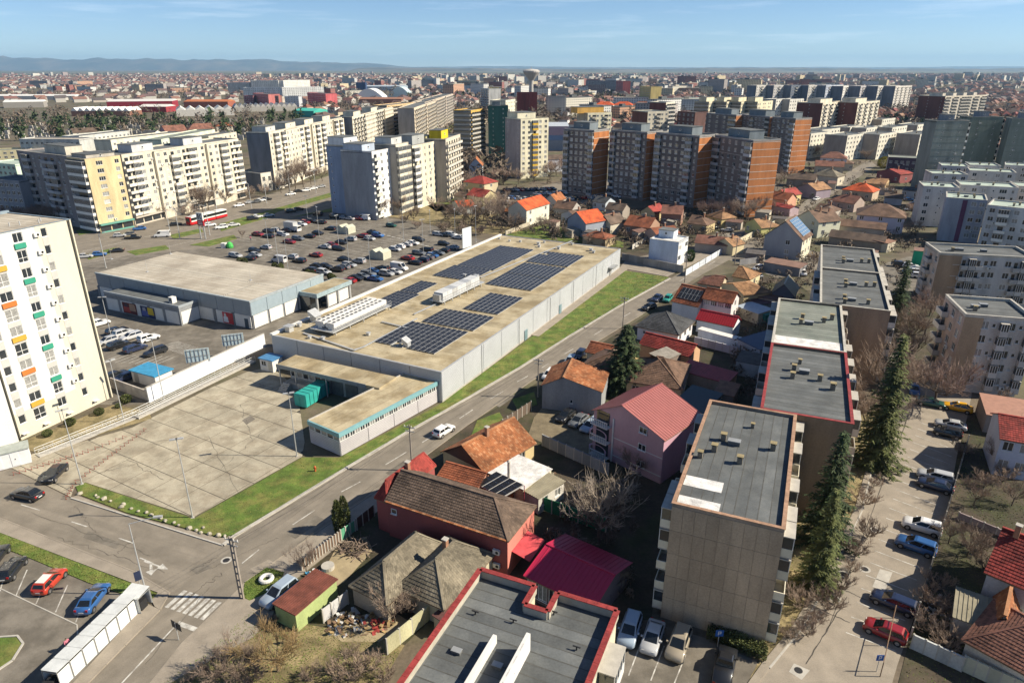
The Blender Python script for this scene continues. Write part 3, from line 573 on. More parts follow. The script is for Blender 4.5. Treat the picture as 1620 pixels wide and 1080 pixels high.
def house(label, A, B, ze, depth, rh=2.2, ridge='x', hip=(0, 0), key='brick', wall=(.6, .54, .42), style='tile', color=None, front='w.w', left='', right='', name='house', group=None, over=.35, nfl=1, chim=(), ang=None, length=None, far=False, z0=0, wm='wallobj', cat='house', gh=.3, gcol=None, lean=.5, rwall=None, lwall=None):
    o, a, Lw = frame2(A, B, ze)
    if ang is not None: a = R(ang)
    if length: Lw = length
    root = thing(name, label, cat, o, a, group); rs = random.Random(int(o.x * 11 + o.y * 5)); fh = (ze - gh) / nfl; J = MB() if far else None
    facade(root, (0, 0), 0, Lw, z0, ze, nfl, gh, fh, front or '.', M[wm], wall, J, rs=rs, ac=0, wscale=.85)
    facade(root, (0, depth), -math.pi / 2, depth, z0, ze, nfl, gh, fh, left or '.', M[wm], lwall or wall, J, rs=rs, ac=0, wscale=.85)
    facade(root, (Lw, 0), math.pi / 2, depth, z0, ze, nfl, gh, fh, right or '.', M[wm], rwall or wall, J, rs=rs, ac=0, wscale=.85)
    mb = MB(); mb.face([(Lw, depth, z0), (0, depth, z0), (0, depth, ze), (Lw, depth, ze)]); mb.build('wall', M[wm], root, color=wall)
    if J and J.f: tag(J.build('windows', [M['frame'], M['glass'], M['kerb']], root), kind='stuff')
    pitched(root, 0, Lw, 0, depth, ze, rh, ridge, hip, over, style, key, color, gcol or wall, far, wm, lean, rs)
    for q in chim: chimney(root, q[0] * Lw, q[1] * depth, ze + rh * (q[2] if len(q) > 2 else .45), 'p')
    return root, a, Lw
# ================================================================== SUPERMARKET AND ITS NEIGHBOURS
SH = 5.8; SO = G(698, 589, SH); SO.z = 0; SL, SW = 96.0, 39.0
def S(px, py, z=SH):
    d = G(px, py, z) - SO; c, s = math.cos(GA), math.sin(GA); return (d.x * c + d.y * s, -d.x * s + d.y * c)
store = thing('supermarket', 'long flat-roofed supermarket clad in grey metal panels with solar panels on its roof', 'supermarket', SO, GA)
clad = obj_tone('store_cladding', (.44, .46, .48), .5, .035, var=.05, scale=.4, fine=7)
def ribbed(Lp, h):
    mb = MB(); n = int(h / .28)
    for i in range(n): z = h * i / n; z2 = h * (i + 1) / n; mb.face([(0, 0, z), (Lp, 0, z), (Lp, -.035, z + .05), (0, -.035, z + .05)]); mb.face([(0, -.035, z + .05), (Lp, -.035, z + .05), (Lp, -.03, z2), (0, -.03, z2)])
    mb.face([(0, -.03, 0), (0, -.03, h), (0, .1, h), (0, .1, 0)]); mb.face([(Lp, -.03, h), (Lp, -.03, 0), (Lp, .1, 0), (Lp, .1, h)]); return mb
def clad_wall(root, p0, th, Lw, z0, h, n, m, name='wall_panel'):
    st = Lw / n; me = ribbed(st - .12, h).mesh(name, m)
    for i in range(n): inst(me, name, root, (p0[0] + (i * st + .06) * math.cos(th), p0[1] + (i * st + .06) * math.sin(th), z0), th)
mb = MB(); mb.box(.12, .12, 0, SL - .12, SW - .12, SH - .25); mb.build('core', mat('joint_dark', (.12, .125, .13), .8), store)
clad_wall(store, (0, 0), 0, SL, .45, SH - .45, 13, clad); clad_wall(store, (0, SW), -math.pi / 2, SW, .45, SH - .45, 6, clad)
mb = MB(); mb.box(-.02, -.02, 0, SL, .2, .44); mb.box(-.02, .2, 0, .2, SW, .44); mb.build('plinth', M['kerb'], store)
mb = MB(); mb.box(0, 0, SH - .24, SL, SW, SH - .05); rf = mb.build('roof', M['felt_sand'], store)
roof_sheets(rf, .4, SL - .4, .4, SW - .4, SH - .045, M['felt_sand'], 2.6, 'y', .015)
parapet(store, -.05, SL, -.05, SW, SH - .03, .12, .35, M['galv'], 'parapet_coping')
mb = MB(); mb.box(-.1, SW - .5, SH - .02, SL, SW + .25, SH + .35); mb.build('edge_trim', M['white'], store)
for x in (S(828, 530, 1)[0], S(885, 490, 1)[0]):
    d = MB(); d.box(x - .7, -.16, .1, x + .7, -.04, 2.3); d.box(x - .55, -.18, .2, x + .55, -.16, 2.2); d.build('door', mat('blue_door', (.16, .24, .27), .5), store)
x = S(962, 436, 0)[0]; d = MB(); d.box(x - 2, -1.6, 2.6, x + 2, -.05, 2.9); d.box(x - .7, -.16, .1, x + .7, -.04, 2.3); d.build('side_entrance', M['metal'], store)
for x in (14, 30, 46, 60, 76):
    d = MB(); d.tube((x, -.12, .1), (x, -.12, SH), .05, .05, 6); d.build('downpipe', M['galv'], store)
sheet('store_walk', [off(SO, GA, 36, -1.8), off(SO, GA, SL, -2.4), off(SO, GA, SL + 3, 0), off(SO, GA, SL, .1), off(SO, GA, 36, .1)], .17, M['paving'], thick=.16)
# cable trays and pipes on the roof, vents
for pts in ([(480, 528), (560, 555), (575, 550), (660, 505)], [(604, 510), (645, 520)], [(655, 498), (690, 482)], [(760, 440), (905, 382)]):
    d = MB(); q = [S(*p) for p in pts]
    for a, b in zip(q, q[1:]): d.bar((*a, SH + .25), (*b, SH + .25), .35, .12)
    d.build('cable_tray', M['galv'], store)
def ventilator(px, py, s, label=None, kind=0):
    x, y = S(px, py); d = MB(); d.box(-.4 * s, -.4 * s, 0, .4 * s, .4 * s, .7 * s)
    o = d.build('roof_vent', M['galv'], store, (x, y, SH - .02)); c = MB()
    if kind == 0: c.box(-.55 * s, -.55 * s, .7 * s, .55 * s, .55 * s, .85 * s)
    else: c.prism([(-.55 * s, -.5 * s), (.55 * s, -.5 * s), (.55 * s, .5 * s), (-.55 * s, .5 * s)], .7 * s, .72 * s); c.face([(-.6 * s, -.5 * s, .72 * s), (.6 * s, -.5 * s, .72 * s), (.6 * s, .5 * s, 1.3 * s), (-.6 * s, .5 * s, 1.3 * s)]); c.face([(.6 * s, -.5 * s, .72 * s), (.6 * s, .5 * s, .72 * s), (.6 * s, .5 * s, 1.3 * s)]); c.face([(-.6 * s, .5 * s, .72 * s), (-.6 * s, -.5 * s, .72 * s), (-.6 * s, .5 * s, 1.3 * s)])
    c.build('cowl', M['galv'], o)
for a in [(458, 524, 1.5, 0), (500, 508, 1.9, 1), (474, 516, .8, 0), (511, 537, .7, 0), (490, 535, .6, 0), (583, 530, .7, 0), (644, 547, 1.3, 1), (735, 437, .7, 0), (823, 383, .7, 0), (806, 382, .6, 0), (852, 387, .9, 0), (853, 391, .8, 0), (884, 394, .9, 0), (905, 387, .7, 0), (935, 397, .9, 0), (939, 400, .8, 0), (861, 384, .6, 0), (790, 378, .6, 0)]: ventilator(a[0], a[1], a[2], kind=a[3])
# chiller bank with fans (things standing on the roof)
def chiller(label, a, b, wd, rows):
    p = Vector((*S(*a), 0)); q = Vector((*S(*b), 0)); Lc = (q - p).length; th = math.atan2(q.y - p.y, q.x - p.x); o = off(SO, GA, p.x, p.y, SH); root = thing('chiller_bank', label, 'chiller', o, GA + th)
    d = MB(); d.box(-1, -wd / 2 - .3, .75, Lc + .5, wd / 2 + .3, .9)
    for k in range(5):
        for sy in (-wd / 2, wd / 2): d.box(k * Lc / 4 - .08, sy - .08, 0, k * Lc / 4 + .08, sy + .08, .75)
    d.build('platform', M['galv'], root); r = MB()
    for k in range(9): x = -1 + (Lc + 1.5) * k / 8; r.tube((x, -wd / 2 - .3, .9), (x, -wd / 2 - .3, 1.9), .03, .03, 4); r.tube((x, wd / 2 + .3, .9), (x, wd / 2 + .3, 1.9), .03, .03, 4)
    for z in (1.4, 1.9):
        for sy in (-wd / 2 - .3, wd / 2 + .3): r.tube((-1, sy, z), (Lc + .5, sy, z), .03, .03, 4)
    r.build('railing', M['galv'], root); rw = wd / rows
    for j in range(rows):
        y = -wd / 2 + (j + .5) * rw; c = MB(); c.prism([(0, y - rw * .4), (Lc - .4, y - rw * .4), (Lc - .4, y + rw * .4), (0, y + rw * .4)], 1.3, 2.3); c.box(0, y - rw * .2, .9, Lc - .4, y + rw * .2, 1.3)
        cb = c.build('casing', M['white'], root); n = int(Lc / 1.35)
        for i in range(n):
            for sy in (-.22, .22):
                f = MB(); ring = [(.34 * math.cos(6.283 * k / 12), .34 * math.sin(6.283 * k / 12)) for k in range(12)]; f.prism(ring, 0, .12, 1); f.prism([(u * .85, v * .85) for u, v in ring], .12, .125, 0)
                f.build('fan', [M['black'], M['galv']], cb, (.7 + i * 1.32, y + sy * rw * 1.0, 2.3))
chiller('bank of white roof chillers with rows of round fans on a steel platform', (515, 527), (600, 487), 5.2, 2)
def hvac():
    p = Vector((*S(694, 480), 0)); q = Vector((*S(752, 452), 0)); Lc = (q - p).length; th = math.atan2(q.y - p.y, q.x - p.x); root = thing('air_handling_unit', 'long white boxed air handling unit on a steel frame between the solar panels', 'ventilation unit', off(SO, GA, p.x, p.y, SH), GA + th)
    d = MB(); d.box(-1, -1.7, .7, Lc + 1.5, 1.7, .85)
    for k in range(6):
        for sy in (-1.6, 1.6): d.box(k * Lc / 5 - .08, sy - .08, 0, k * Lc / 5 + .08, sy + .08, .7)
    d.build('platform', M['galv'], root); n = 8
    for k in range(n): c = MB(); c.box(k * Lc / n + .03, -1.2, .85, (k + 1) * Lc / n - .03, 1.2, 2.5); c.build('module', M['galv'] if k in (2, 5) else mat('unit_panel', (.52, .53, .53), .5, .08), root)
    c = MB(); c.box(-.9, -.9, .85, -.05, .9, 2.2); c.build('duct', M['metal'], root)
    c = MB(); c.box(Lc + .1, -.5, .85, Lc + 1, .6, 2.6); c.build('fan_box', M['galv'], root)
    r = MB()
    for z in (1.4, 1.9): r.tube((-1, -1.7, z), (Lc + 1.5, -1.7, z), .03, .03, 4)
    for k in range(9): x = -1 + (Lc + 2.5) * k / 8; r.tube((x, -1.7, .85), (x, -1.7, 1.9), .03, .03, 4)
    r.build('railing', M['galv'], root)
hvac()
# solar arrays
PVM = MB(); PVM.box(0, 0, 0, 1.72, 1.02, .035, 1); PVM.box(.03, .03, .035, 1.69, .99, .04, 0); PVM = PVM.mesh('panel', [M['pv'], M['galv']])
def solar(label, quad, cut=None):
    q = [S(*p) for p in quad]; x0 = (q[0][0] + q[1][0]) / 2; x1 = (q[2][0] + q[3][0]) / 2; y0 = (q[1][1] + q[2][1]) / 2; y1 = (q[0][1] + q[3][1]) / 2
    root = thing('solar_array', label, 'solar array', off(SO, GA, x0, y0, SH), GA, 'solar arrays on the supermarket roof'); nx = max(1, round((x1 - x0) / 1.76)); ny = max(1, round((y1 - y0) / 1.22))
    rails = MB()
    for j in range(ny):
        y = j * 1.22
        rails.box(0, y + .04, -.02, nx * 1.76, y + .1, .08); rails.box(0, y + .9, -.02, nx * 1.76, y + .98, .2)
        for i in range(nx):
            if cut and cut(i / nx, j / ny): continue
            o = inst(PVM, 'panel', root, (i * 1.76, y, .10)); o.rotation_euler = (R(7), 0, 0)
    rails.build('mounting_rails', M['galv'], root)
solar('solar array nearest the delivery annex, at the front corner of the supermarket roof', [(598, 540), (687, 562), (740, 525), (655, 509)], lambda u, v: u < .12 and .45 < v < .65)
solar('solar array just behind the foremost one on the supermarket roof', [(663, 507), (748, 525), (785, 500), (700, 493)])
solar('small solar array on the street side beside the white air handling unit', [(737, 488), (785, 499), (827, 473), (778, 464)])
solar('solar array beside the chiller bank on the car park side of the roof', [(582, 482), (627, 488), (657, 467), (630, 461)])
solar('little solar array behind the chiller bank, next to the white roof edge', [(631, 460), (660, 465), (692, 449), (663, 445)])
solar('solar array right behind the air handling unit on the car park side', [(682, 436), (740, 444), (781, 429), (721, 420)])
solar('middle solar array of the three on the car park side at the back', [(721, 420), (782, 428), (813, 411), (757, 405)])
solar('rearmost solar array on the car park side of the supermarket roof', [(757, 405), (815, 411), (845, 396), (790, 387)])
solar('solar array on the street side next to the far end of the air handling unit', [(770, 448), (838, 462), (867, 443), (803, 432)])
solar('middle solar array of the three on the street side at the back', [(803, 431), (868, 442), (893, 427), (834, 414)])
solar('rearmost solar array on the street side of the supermarket roof', [(838, 412), (890, 425), (927, 407), (863, 396)], lambda u, v: u > .7 and v > .7 and u < .8)
# annex along the street
AO, AA, AL = frame2((536, 685), (690, 604), 4.0); AD = 6.9
annex = thing('delivery_annex', 'low flat-roofed annex with a window band under a teal edge beside the delivery yard', 'annex', AO, AA)
AL += .8; band = mat('teal_fascia', (.19, .37, .40), .5, .08)
aw = obj_tone('annex_cladding', (.50, .48, .50), .6, .04, var=.06, scale=.5, fine=9)
mb = MB(); mb.box(.1, .1, 0, AL - .1, AD - .1, 3.2); mb.build('core', MATS['joint_dark'], annex)
clad_wall(annex, (0, 0), 0, AL, .12, 2.25, 4, aw); clad_wall(annex, (0, AD), -math.pi / 2, AD, .12, 2.25, 1, aw)
mb = MB(); mb.box(0, -.03, 2.4, AL, .09, 2.46); mb.box(0, -.03, 3.26, AL, .09, 3.3); mb.box(-.03, .09, 2.4, .09, AD, 2.46); mb.build('window_rail', M['galv'], annex)
n = 22
for i in range(n): x = AL * (i + .5) / n; o = inst(win_mesh(AL / n - .05, .8, 2, i % 3 == 0, False), 'window', annex, (x, -.09, 2.46))
for i in range(5): y = AD * (i + .5) / 5; inst(win_mesh(AD / 5 - .05, .8, 1, i % 2 == 0, False), 'window', annex, (-.09, y, 2.46), -math.pi / 2)
mb = MB(); mb.box(-.15, -.18, 3.31, AL, .1, 4.02, 0); mb.box(-.15, .1, 3.31, .1, AD + .1, 4.0, 0); mb.build('fascia', band, annex)
mb = MB(); mb.box(.1, .1, 3.4, AL, AD + .1, 3.92); rf = mb.build('roof', M['felt_sand'], annex); roof_sheets(rf, .2, AL - .1, .2, AD, 3.925, M['felt_sand'], 1.9, 'x')
mb = MB(); mb.box(.1, AD - .1, 3.92, AL + 1, AD + .1, 4.12); mb.build('coping', M['kerb'], annex)
# loading dock
DO_, DA, DL = frame2((437, 576), (577, 608), 4.3); dock = thing('loading_dock', 'loading dock building with an overhanging sand-coloured roof against the supermarket', 'loading dock', DO_, DA); DD = 5.0
mb = MB(); mb.box(0, 0, 3.7, DL + 3, DD, 4.25); rf = mb.build('roof', M['felt_sand'], dock); roof_sheets(rf, .1, DL + 2.9, .1, DD - .1, 4.255, M['felt_sand'], 1.5, 'y')
mb = MB(); mb.box(-.06, -.08, 3.65, DL + .2, .02, 4.36); mb.build('fascia', mat('dock_fascia', (.20, .23, .25), .6), dock)
mb = MB(); mb.box(1.5, 1.6, 0, DL + 3, 4.8, 3.68); mb.build('wall', mat('dock_wall', (.30, .31, .31), .8), dock)
mb = MB(); mb.box(1.5, .2, 0, 10.5, 1.59, 1.2); mb.build('platform', M['kerb'], dock)
for i in range(6): inst(win_mesh(1.3, 1.6, 1, i % 2, False), 'window', dock, (2.4 + i * 1.4, 1.45, 1.7))
for i, x in enumerate((12.2, 15.4)): d = MB(); d.box(x - 1.3, 1.5, .1, x + 1.3, 1.58, 3.0); d.build('roller_door', mat('roller_door', (.10, .11, .12), .5), dock)
for k in range(6): d = MB(); d.box(1.5, -1.5 + k * .29 - .5, 0, 3.2, -1.2 + k * .29 - .5, .2 * (k + 1)); d.build('step', M['metal'], dock)
for x in (.3, 4, 11): d = MB(); d.box(x - .08, .2, 0, x + .08, .36, 3.65); d.build('post', M['galv'], dock)
# little blue-roofed cabin at the yard corner
co = G(413, 585); cab = thing('guard_cabin', 'small white cabin with a blue roof at the corner of the delivery yard', 'cabin', co, GB); mb = MB(); mb.box(0, 0, 0, 3.2, 2.6, 2.4); mb.build('wall', M['white'], cab); mb = MB(); mb.box(-.2, -.2, 2.4, 3.4, 2.8, 2.6); mb.build('roof', mat('blue_roof', (.07, .20, .38), .45), cab)
inst(win_mesh(1.2, 1.0, 2), 'window', cab, (1.0, -.13, 1.1)); mb = MB(); mb.box(2.1, -.06, .05, 2.9, 0, 2.1); mb.build('door', M['metal'], cab)
# teal skip container
a, b = G(476, 645), G(520, 618); d = b - a; sk = thing('roll_off_container', 'teal roll-off waste container parked at the loading dock', 'container', a, math.atan2(d.y, d.x)); tq = mat('teal_paint', (.035, .33, .29), .45, .1)
mb = MB(); mb.box(0, -1.2, .25, 6.2, 1.2, 2.5); mb.build('body', tq, sk); mb = MB()
for i in range(7): x = .1 + i * 1.0; mb.box(x - .06, -1.27, .25, x + .06, -1.2, 2.5); mb.box(x - .06, 1.2, .25, x + .06, 1.27, 2.5); mb.box(x - .06, -1.2, 2.5, x + .06, 1.2, 2.56)
mb.build('ribs', mat('teal_dark', (.025, .22, .20), .5), sk); mb = MB(); mb.box(-.08, -1.1, .35, 0, -.03, 2.4); mb.box(-.08, .03, .35, 0, 1.1, 2.4); mb.build('door', tq, sk)
for x in (.6, 5.5):
    for y in (-.9, .9): mb = MB(); mb.tube((x, y - .1, .2), (x, y + .1, .2), .2, .2, 10); mb.build('wheel', M['tyre'], sk)
# ---------------------------------------------------------- shop building on the car park
LH = 6.5; LO, LA, LL = frame2((140, 434), (395, 478), LH); LA = GB; LO = off(G(395, 478, LH), LA, -52, 0); LL = 52; LD = 24
shop = thing('retail_hall', 'wide low retail hall with a pale roof and grey fascia on the car park', 'shop', LO, LA)
fas = obj_tone('hall_fascia', (.30, .33, .35), .6, .04, var=.05, scale=.4)
mb = MB(); mb.box(.2, .2, 0, LL - .2, LD, LH - .3); mb.build('core', mat('hall_core', (.22, .23, .24), .8), shop)
mb = MB(); mb.box(0, 0, LH - .3, LL, LD, LH - .02); rf = mb.build('roof', M['felt_tan'], shop); roof_sheets(rf, .3, LL - .3, .3, LD - .3, LH - .015, M['felt_tan'], 1.6, 'x', .012)
mb = MB(); mb.box(-.1, -.15, LH - .1, LL + .1, .3, LH + .22); mb.box(LL - .3, .3, LH - .1, LL + .15, LD, LH + .22); mb.build('coping', mat('hall_coping', (.34, .38, .39), .5), shop)
clad_wall(shop, (0, 0), 0, LL, 3.3, 3.0, 10, fas, 'fascia_panel'); clad_wall(shop, (LL, 0), math.pi / 2, LD, 3.3, 3.0, 5, mat('hall_fascia_blue', (.30, .37, .41), .55, .06), 'fascia_panel')
n = 9
for i in range(n):
    x0 = LL * i / n; mb = MB(); mb.box(x0 + .5, -.03, .25, x0 + LL / n - .5, .15, 3.2); mb.build('white_panel', M['white'], shop); mb = MB(); mb.box(x0 - .35, -.06, 0, x0 + .35, .16, 3.25); mb.build('pillar', mat('hall_pillar', (.20, .21, .22), .7), shop)
for i in range(4):
    y0 = LD * i / 5; mb = MB(); mb.box(LL - .15, y0 + .4, .25, LL + .03, y0 + LD / 5 - .3, 3.2); mb.build('white_panel', M['white'], shop)
# projecting delivery wing on the hall, with posters
wing = MB(); wx0, wx1 = LL - 42, LL - 16.5; wing.box(wx0, -5.2, 0, wx1, 0, 4.2); wg = wing.build('wing', MATS['hall_core'], shop)
mb = MB(); mb.box(wx0, -5.3, 4.2, wx1 + .1, -5.0, 4.75); mb.box(wx1 - .2, -5.0, 4.2, wx1 + .1, 0, 4.75); mb.build('parapet', fas, wg); mb = MB(); mb.box(wx0, -5.0, 4.2, wx1 - .2, 0, 4.24); mb.build('roof', M['felt'], wg)
n = 5
for i in range(n): x0 = wx0 + (wx1 - wx0) * i / n; mb = MB(); mb.box(x0 + .5, -5.28, .3, x0 + (wx1 - wx0) / n - .5, -5.2, 3.2); mb.build('white_panel', M['white'], wg)
mb = MB(); mb.box(wx1, -4.9, .3, wx1 + .08, -.2, 3.2); mb.build('white_panel', M['white'], wg)
def poster(x0, x1, y, cols):
    mb = MB(); mb.box(x0, y - .1, .35, x1, y - .05, 3.0); p = mb.build('poster', M['plainobj'], shop, color=cols[0]); w_ = x1 - x0
    for k, (u0, u1, v0, v1, ci) in enumerate([(.05, .55, .1, .6, 1), (.5, .95, .3, .95, 2), (.15, .4, .6, .9, 3)]): mb = MB(); mb.face([(x0 + u0 * w_, y - .104 - k * .004, .35 + v0 * 2.65), (x0 + u1 * w_, y - .104 - k * .004, .35 + v0 * 2.65), (x0 + u1 * w_ - .2, y - .104 - k * .004, .35 + v1 * 2.65), (x0 + u0 * w_ + .1, y - .104 - k * .004, .35 + v1 * 2.65)]); mb.build('poster_print', M['plainobj'], p, color=cols[ci])
poster(wx0 + 6.2, wx0 + 11, -5.28, [(.10, .02, .02), (.35, .05, .04), (.35, .22, .15), (.05, .03, .05)]); poster(wx0 + 12.5, wx0 + 17.2, -5.28, [(.02, .03, .09), (.08, .10, .3), (.6, .42, .03), (.3, .3, .35)]); poster(LL - 9, LL - 5.8, -.04, [(.45, .03, .04), (.7, .7, .7), (.4, .05, .05), (.6, .58, .55)])
mb = MB(); mb.box(LL - 2.4, -.08, .1, LL - 1.3, -.03, 2.4); mb.build('door', mat('navy_door', (.03, .06, .09), .5), shop)
mb = MB(); mb.box(-.6, -.6, 0, .6, .6, 1.4); v = mb.build('roof_unit', M['white'], wg, (wx1 - 4.5, -3, 4.24)); mb = MB(); mb.box(-.35, -.62, .4, .0, -.6, 1.2); mb.box(.1, -.62, .4, .45, -.6, 1.2); mb.build('grille', M['black'], v)
for px, py in ((700, 90), (1190, 130), (530, 30), (810, 5)):
    q = G(px / 3, 400 + py / 3, LH) - LO; q = (q.x * math.cos(LA) + q.y * math.sin(LA), -q.x * math.sin(LA) + q.y * math.cos(LA)); mb = MB(); mb.tube((q[0], q[1], LH), (q[0], q[1], LH + 3), .04, .02, 5); mb.box(q[0] - .3, q[1] - .3, LH, q[0] + .3, q[1] + .3, LH + .12); mb.build('lightning_rod', M['galv'], shop)
mb = MB()
for i in range(60): x = 4 + i * .72; mb.box(x, 11, LH, x + .25, 11.25, LH + .1)
for i in range(20): y = 1 + i * .5; mb.box(LL - 9, y, LH, LL - 8.75, y + .25, LH + .1)
tag(mb.build('roof_blocks', M['kerb'], shop), kind='stuff')
# entrance canopy of the hall
e = G(488, 455, 4.6) - LO; ex = e.x * math.cos(LA) + e.y * math.sin(LA); ey = -e.x * math.sin(LA) + e.y * math.cos(LA)
mb = MB(); mb.box(LL, LD - 9, 3.7, LL + 5.5, LD + 4, 4.7); cn = mb.build('entrance_canopy', mat('canopy_edge', (.30, .38, .40), .5), shop); mb = MB(); mb.box(LL + .25, LD - 8.7, 4.7, LL + 5.2, LD + 3.7, 4.72); mb.build('roof', M['felt_sand'], cn)
for y in (LD - 8.6, LD - 5, LD - 1, LD + 3.5): mb = MB(); mb.box(LL + 4.8, y - .2, 0, LL + 5.2, y + .2, 3.7); mb.build('post', M['galv'], cn)
mb = MB(); mb.box(LL + 4.7, LD - 4.6, .2, LL + 4.78, LD - 1.3, 3.2); mb.build('white_panel', M['white'], cn); mb = MB(); mb.box(LL + 4.7, LD - .7, .2, LL + 4.78, LD + 3.2, 3.2); mb.build('white_panel', M['white'], cn)
mb = MB(); mb.box(LL + .1, LD - 9, 0, LL + 3.2, LD - 5.5, 3.6); mb.build('glass_door', M['glass'], cn)
# ---------------------------------------------------------- white wall round the yard, with its pieces
def wall_run(label, a, b, h, m, n, name='boundary_wall', th=.25, cap=None):
    p, q = G(*a), G(*b); d = q - p; root = thing(name, label, 'wall', p, math.atan2(d.y, d.x)); Lw = d.length
    for i in range(n): mb = MB(); mb.box(Lw * i / n + .01, -th / 2, 0, Lw * (i + 1) / n - .01, th / 2, h); mb.build('wall_section', m, root)
    if cap: mb = MB(); mb.box(-.05, -th / 2 - .06, h, Lw + .05, th / 2 + .06, h + .08); mb.build('coping', cap, root)
    return root
wall_run('tall white yard wall between the car park and the delivery yard', (236, 637), (420, 548), 2.9, mat('wall_white', (.66, .68, .70), .8, .07, .4), 9, cap=M['kerb'])
wall_run('weathered grey wall beside the blue-roofed shed at the foot of the tower', (178, 613), (236, 634), 2.0, mat('wall_worn', (.42, .38, .34), .9, .25, .8), 3)
hc = G(212, 604); sh = thing('shed', 'white shed with a bright blue flat roof behind the yard wall', 'shed', hc, GB); mb = MB(); mb.box(-.2, 0, 0, 6.2, 3.6, 2.3); mb.build('wall', M['white'], sh); mb = MB(); mb.box(-.5, -.3, 2.3, 6.5, 3.9, 2.48); mb.build('roof', mat('sky_blue_roof', (.05, .26, .45), .4), sh); mb = MB(); mb.box(.5, -.05, .05, 1.6, 0, 2); mb.build('door', M['metal'], sh)
# steel ramp and railing along the wall
a, b = G(215, 662), G(400, 572); d = b - a; rp = thing('access_ramp', 'long steel-railed access ramp along the foot of the white yard wall', 'ramp', a, math.atan2(d.y, d.x)); Lr = d.length
mb = MB(); mb.box(0, -.8, 0, Lr, .8, .35); mb.build('deck', M['kerb'], rp); mb = MB()
for z in (.9, 1.35):
    for y in (-.75, .75): mb.tube((0, y, z), (Lr, y, z), .035, .035, 5)
for i in range(19):
    for y in (-.75, .75): mb.tube((Lr * i / 18, y, .3), (Lr * i / 18, y, 1.35), .03, .03, 5)
mb.build('railing', M['galv'], rp)
a, b = G(60, 722), G(215, 660); d = b - a; rp = thing('access_ramp', 'lower stretch of railed ramp curving past the shrubs by the tower', 'ramp', a, math.atan2(d.y, d.x)); Lr = d.length
mb = MB(); mb.box(0, -.7, 0, Lr, .7, .2); mb.build('deck', M['kerb'], rp); mb = MB()
for z in (.8, 1.2):
    for y in (-.65, .65): mb.tube((0, y, z), (Lr, y, z), .03, .03, 5)
for i in range(13):
    for y in (-.65, .65): mb.tube((Lr * i / 12, y, .15), (Lr * i / 12, y, 1.2), .03, .03, 5)
mb.build('railing', M['galv'], rp)
# ---------------------------------------------------------- the cream tower at the edge of the picture
TH = 31.6; T1 = G(110, 347, TH); TA = R(68.0); TL, TD = 34.0, 15.0; TO = off(T1, TA, -TL, 0); TO.z = 0
tower = thing('tower_block', 'tall cream and white tower block with coloured balconies beside the delivery yard', 'building', TO, TA)
twh = mat('tower_white', (.60, .595, .57), .85, .12, .2, 4, streak=.2); tcr = mat('tower_cream', (.58, .545, .43), .85, .06, .2, 4, streak=.2); tgr = mat('tower_grey', (.46, .45, .42), .85, .06)
FH = (TH - 1.6) / 11; cols = []
# columns measured from the far right corner (x = TL) back
sec = [(TL - 6.6, TL - .55, tcr, '.'), ]
xs_ = {'A': TL - 4.55, 'B': TL - 8.6, 'C': TL - 12.4, 'D': TL - 15.2}
mb = MB(); holes = []
for f in range(11):
    z = 1.6 + f * FH + .9
    holes.append((xs_['A'], z, .95, 1.35)); holes.append((xs_['B'], z - (.35 if f % 2 else 0), 1.5, 1.45 + (.35 if f % 2 else 0))); holes.append((xs_['C'], z - (.45 if f % 2 == 0 else 0), 1.9, 1.45 + (.45 if f % 2 == 0 else 0))); holes.append((xs_['D'], z, 1.1, 1.4))
    for x in (TL - 19.5, TL - 23, TL - 26.5, TL - 30): holes.append((x, z, 1.5, 1.4))
lo, hi = [h for h in holes if h[1] < 4], [h for h in holes if h[1] > 4]
zc = 1.6 + FH * 1.0
wall_cells(mb, (0, 0), 0, TL - 16.6, 0, TH, [h for h in holes if h[0] < TL - 16.6], 0)
wall_cells(mb, (TL - 16.2, 0), 0, 10.3, zc, TH, [(h[0] - TL + 16.2, *h[1:]) for h in holes if TL - 16.2 < h[0] < TL - 5.9 and h[1] > zc], 0)
wall_cells(mb, (TL - 16.2, 0), 0, 10.3, 0, zc, [(h[0] - TL + 16.2, *h[1:]) for h in holes if TL - 16.2 < h[0] < TL - 5.9 and h[1] < zc], 1)
wall_cells(mb, (TL - 5.9, 0), 0, 5.3, 0, TH, [(h[0] - TL + 5.9, *h[1:]) for h in holes if h[0] > TL - 5.9], 1)
mb.face([(TL - .1, 0, 0), (TL + .12, 0, 0), (TL + .12, 0, TH), (TL - .1, 0, TH)], 1)
mb.face([(TL + .12, 0, 0), (TL + .12, TD, 0), (TL + .12, TD, TH), (TL + .12, 0, TH)], 1); mb.face([(TL, TD, 0), (0, TD, 0), (0, TD, TH), (TL, TD, TH)], 0); mb.face([(0, TD, 0), (0, 0, 0), (0, 0, TH), (0, TD, TH)], 0)
for x0, x1 in ((TL - 16.6, TL - 16.2), (TL - .6, TL - .1)):
    mb.face([(x0, .4, 0), (x1, .4, 0), (x1, .4, TH), (x0, .4, TH)], 2); mb.face([(x0, 0, 0), (x0, .4, 0), (x0, .4, TH), (x0, 0, TH)], 1); mb.face([(x1, .4, 0), (x1, 0, 0), (x1, 0, TH), (x1, .4, TH)], 1)
mb.build('wall', [twh, tcr, MATS['joint_dark']], tower)
rs = random.Random(5)
for h in holes: inst(win_mesh(h[2], h[3], 2 if h[2] > 1.2 else 1, rs.random() < .5, True, h[3] > 1.6), 'window', tower, (h[0], 0, h[1]))
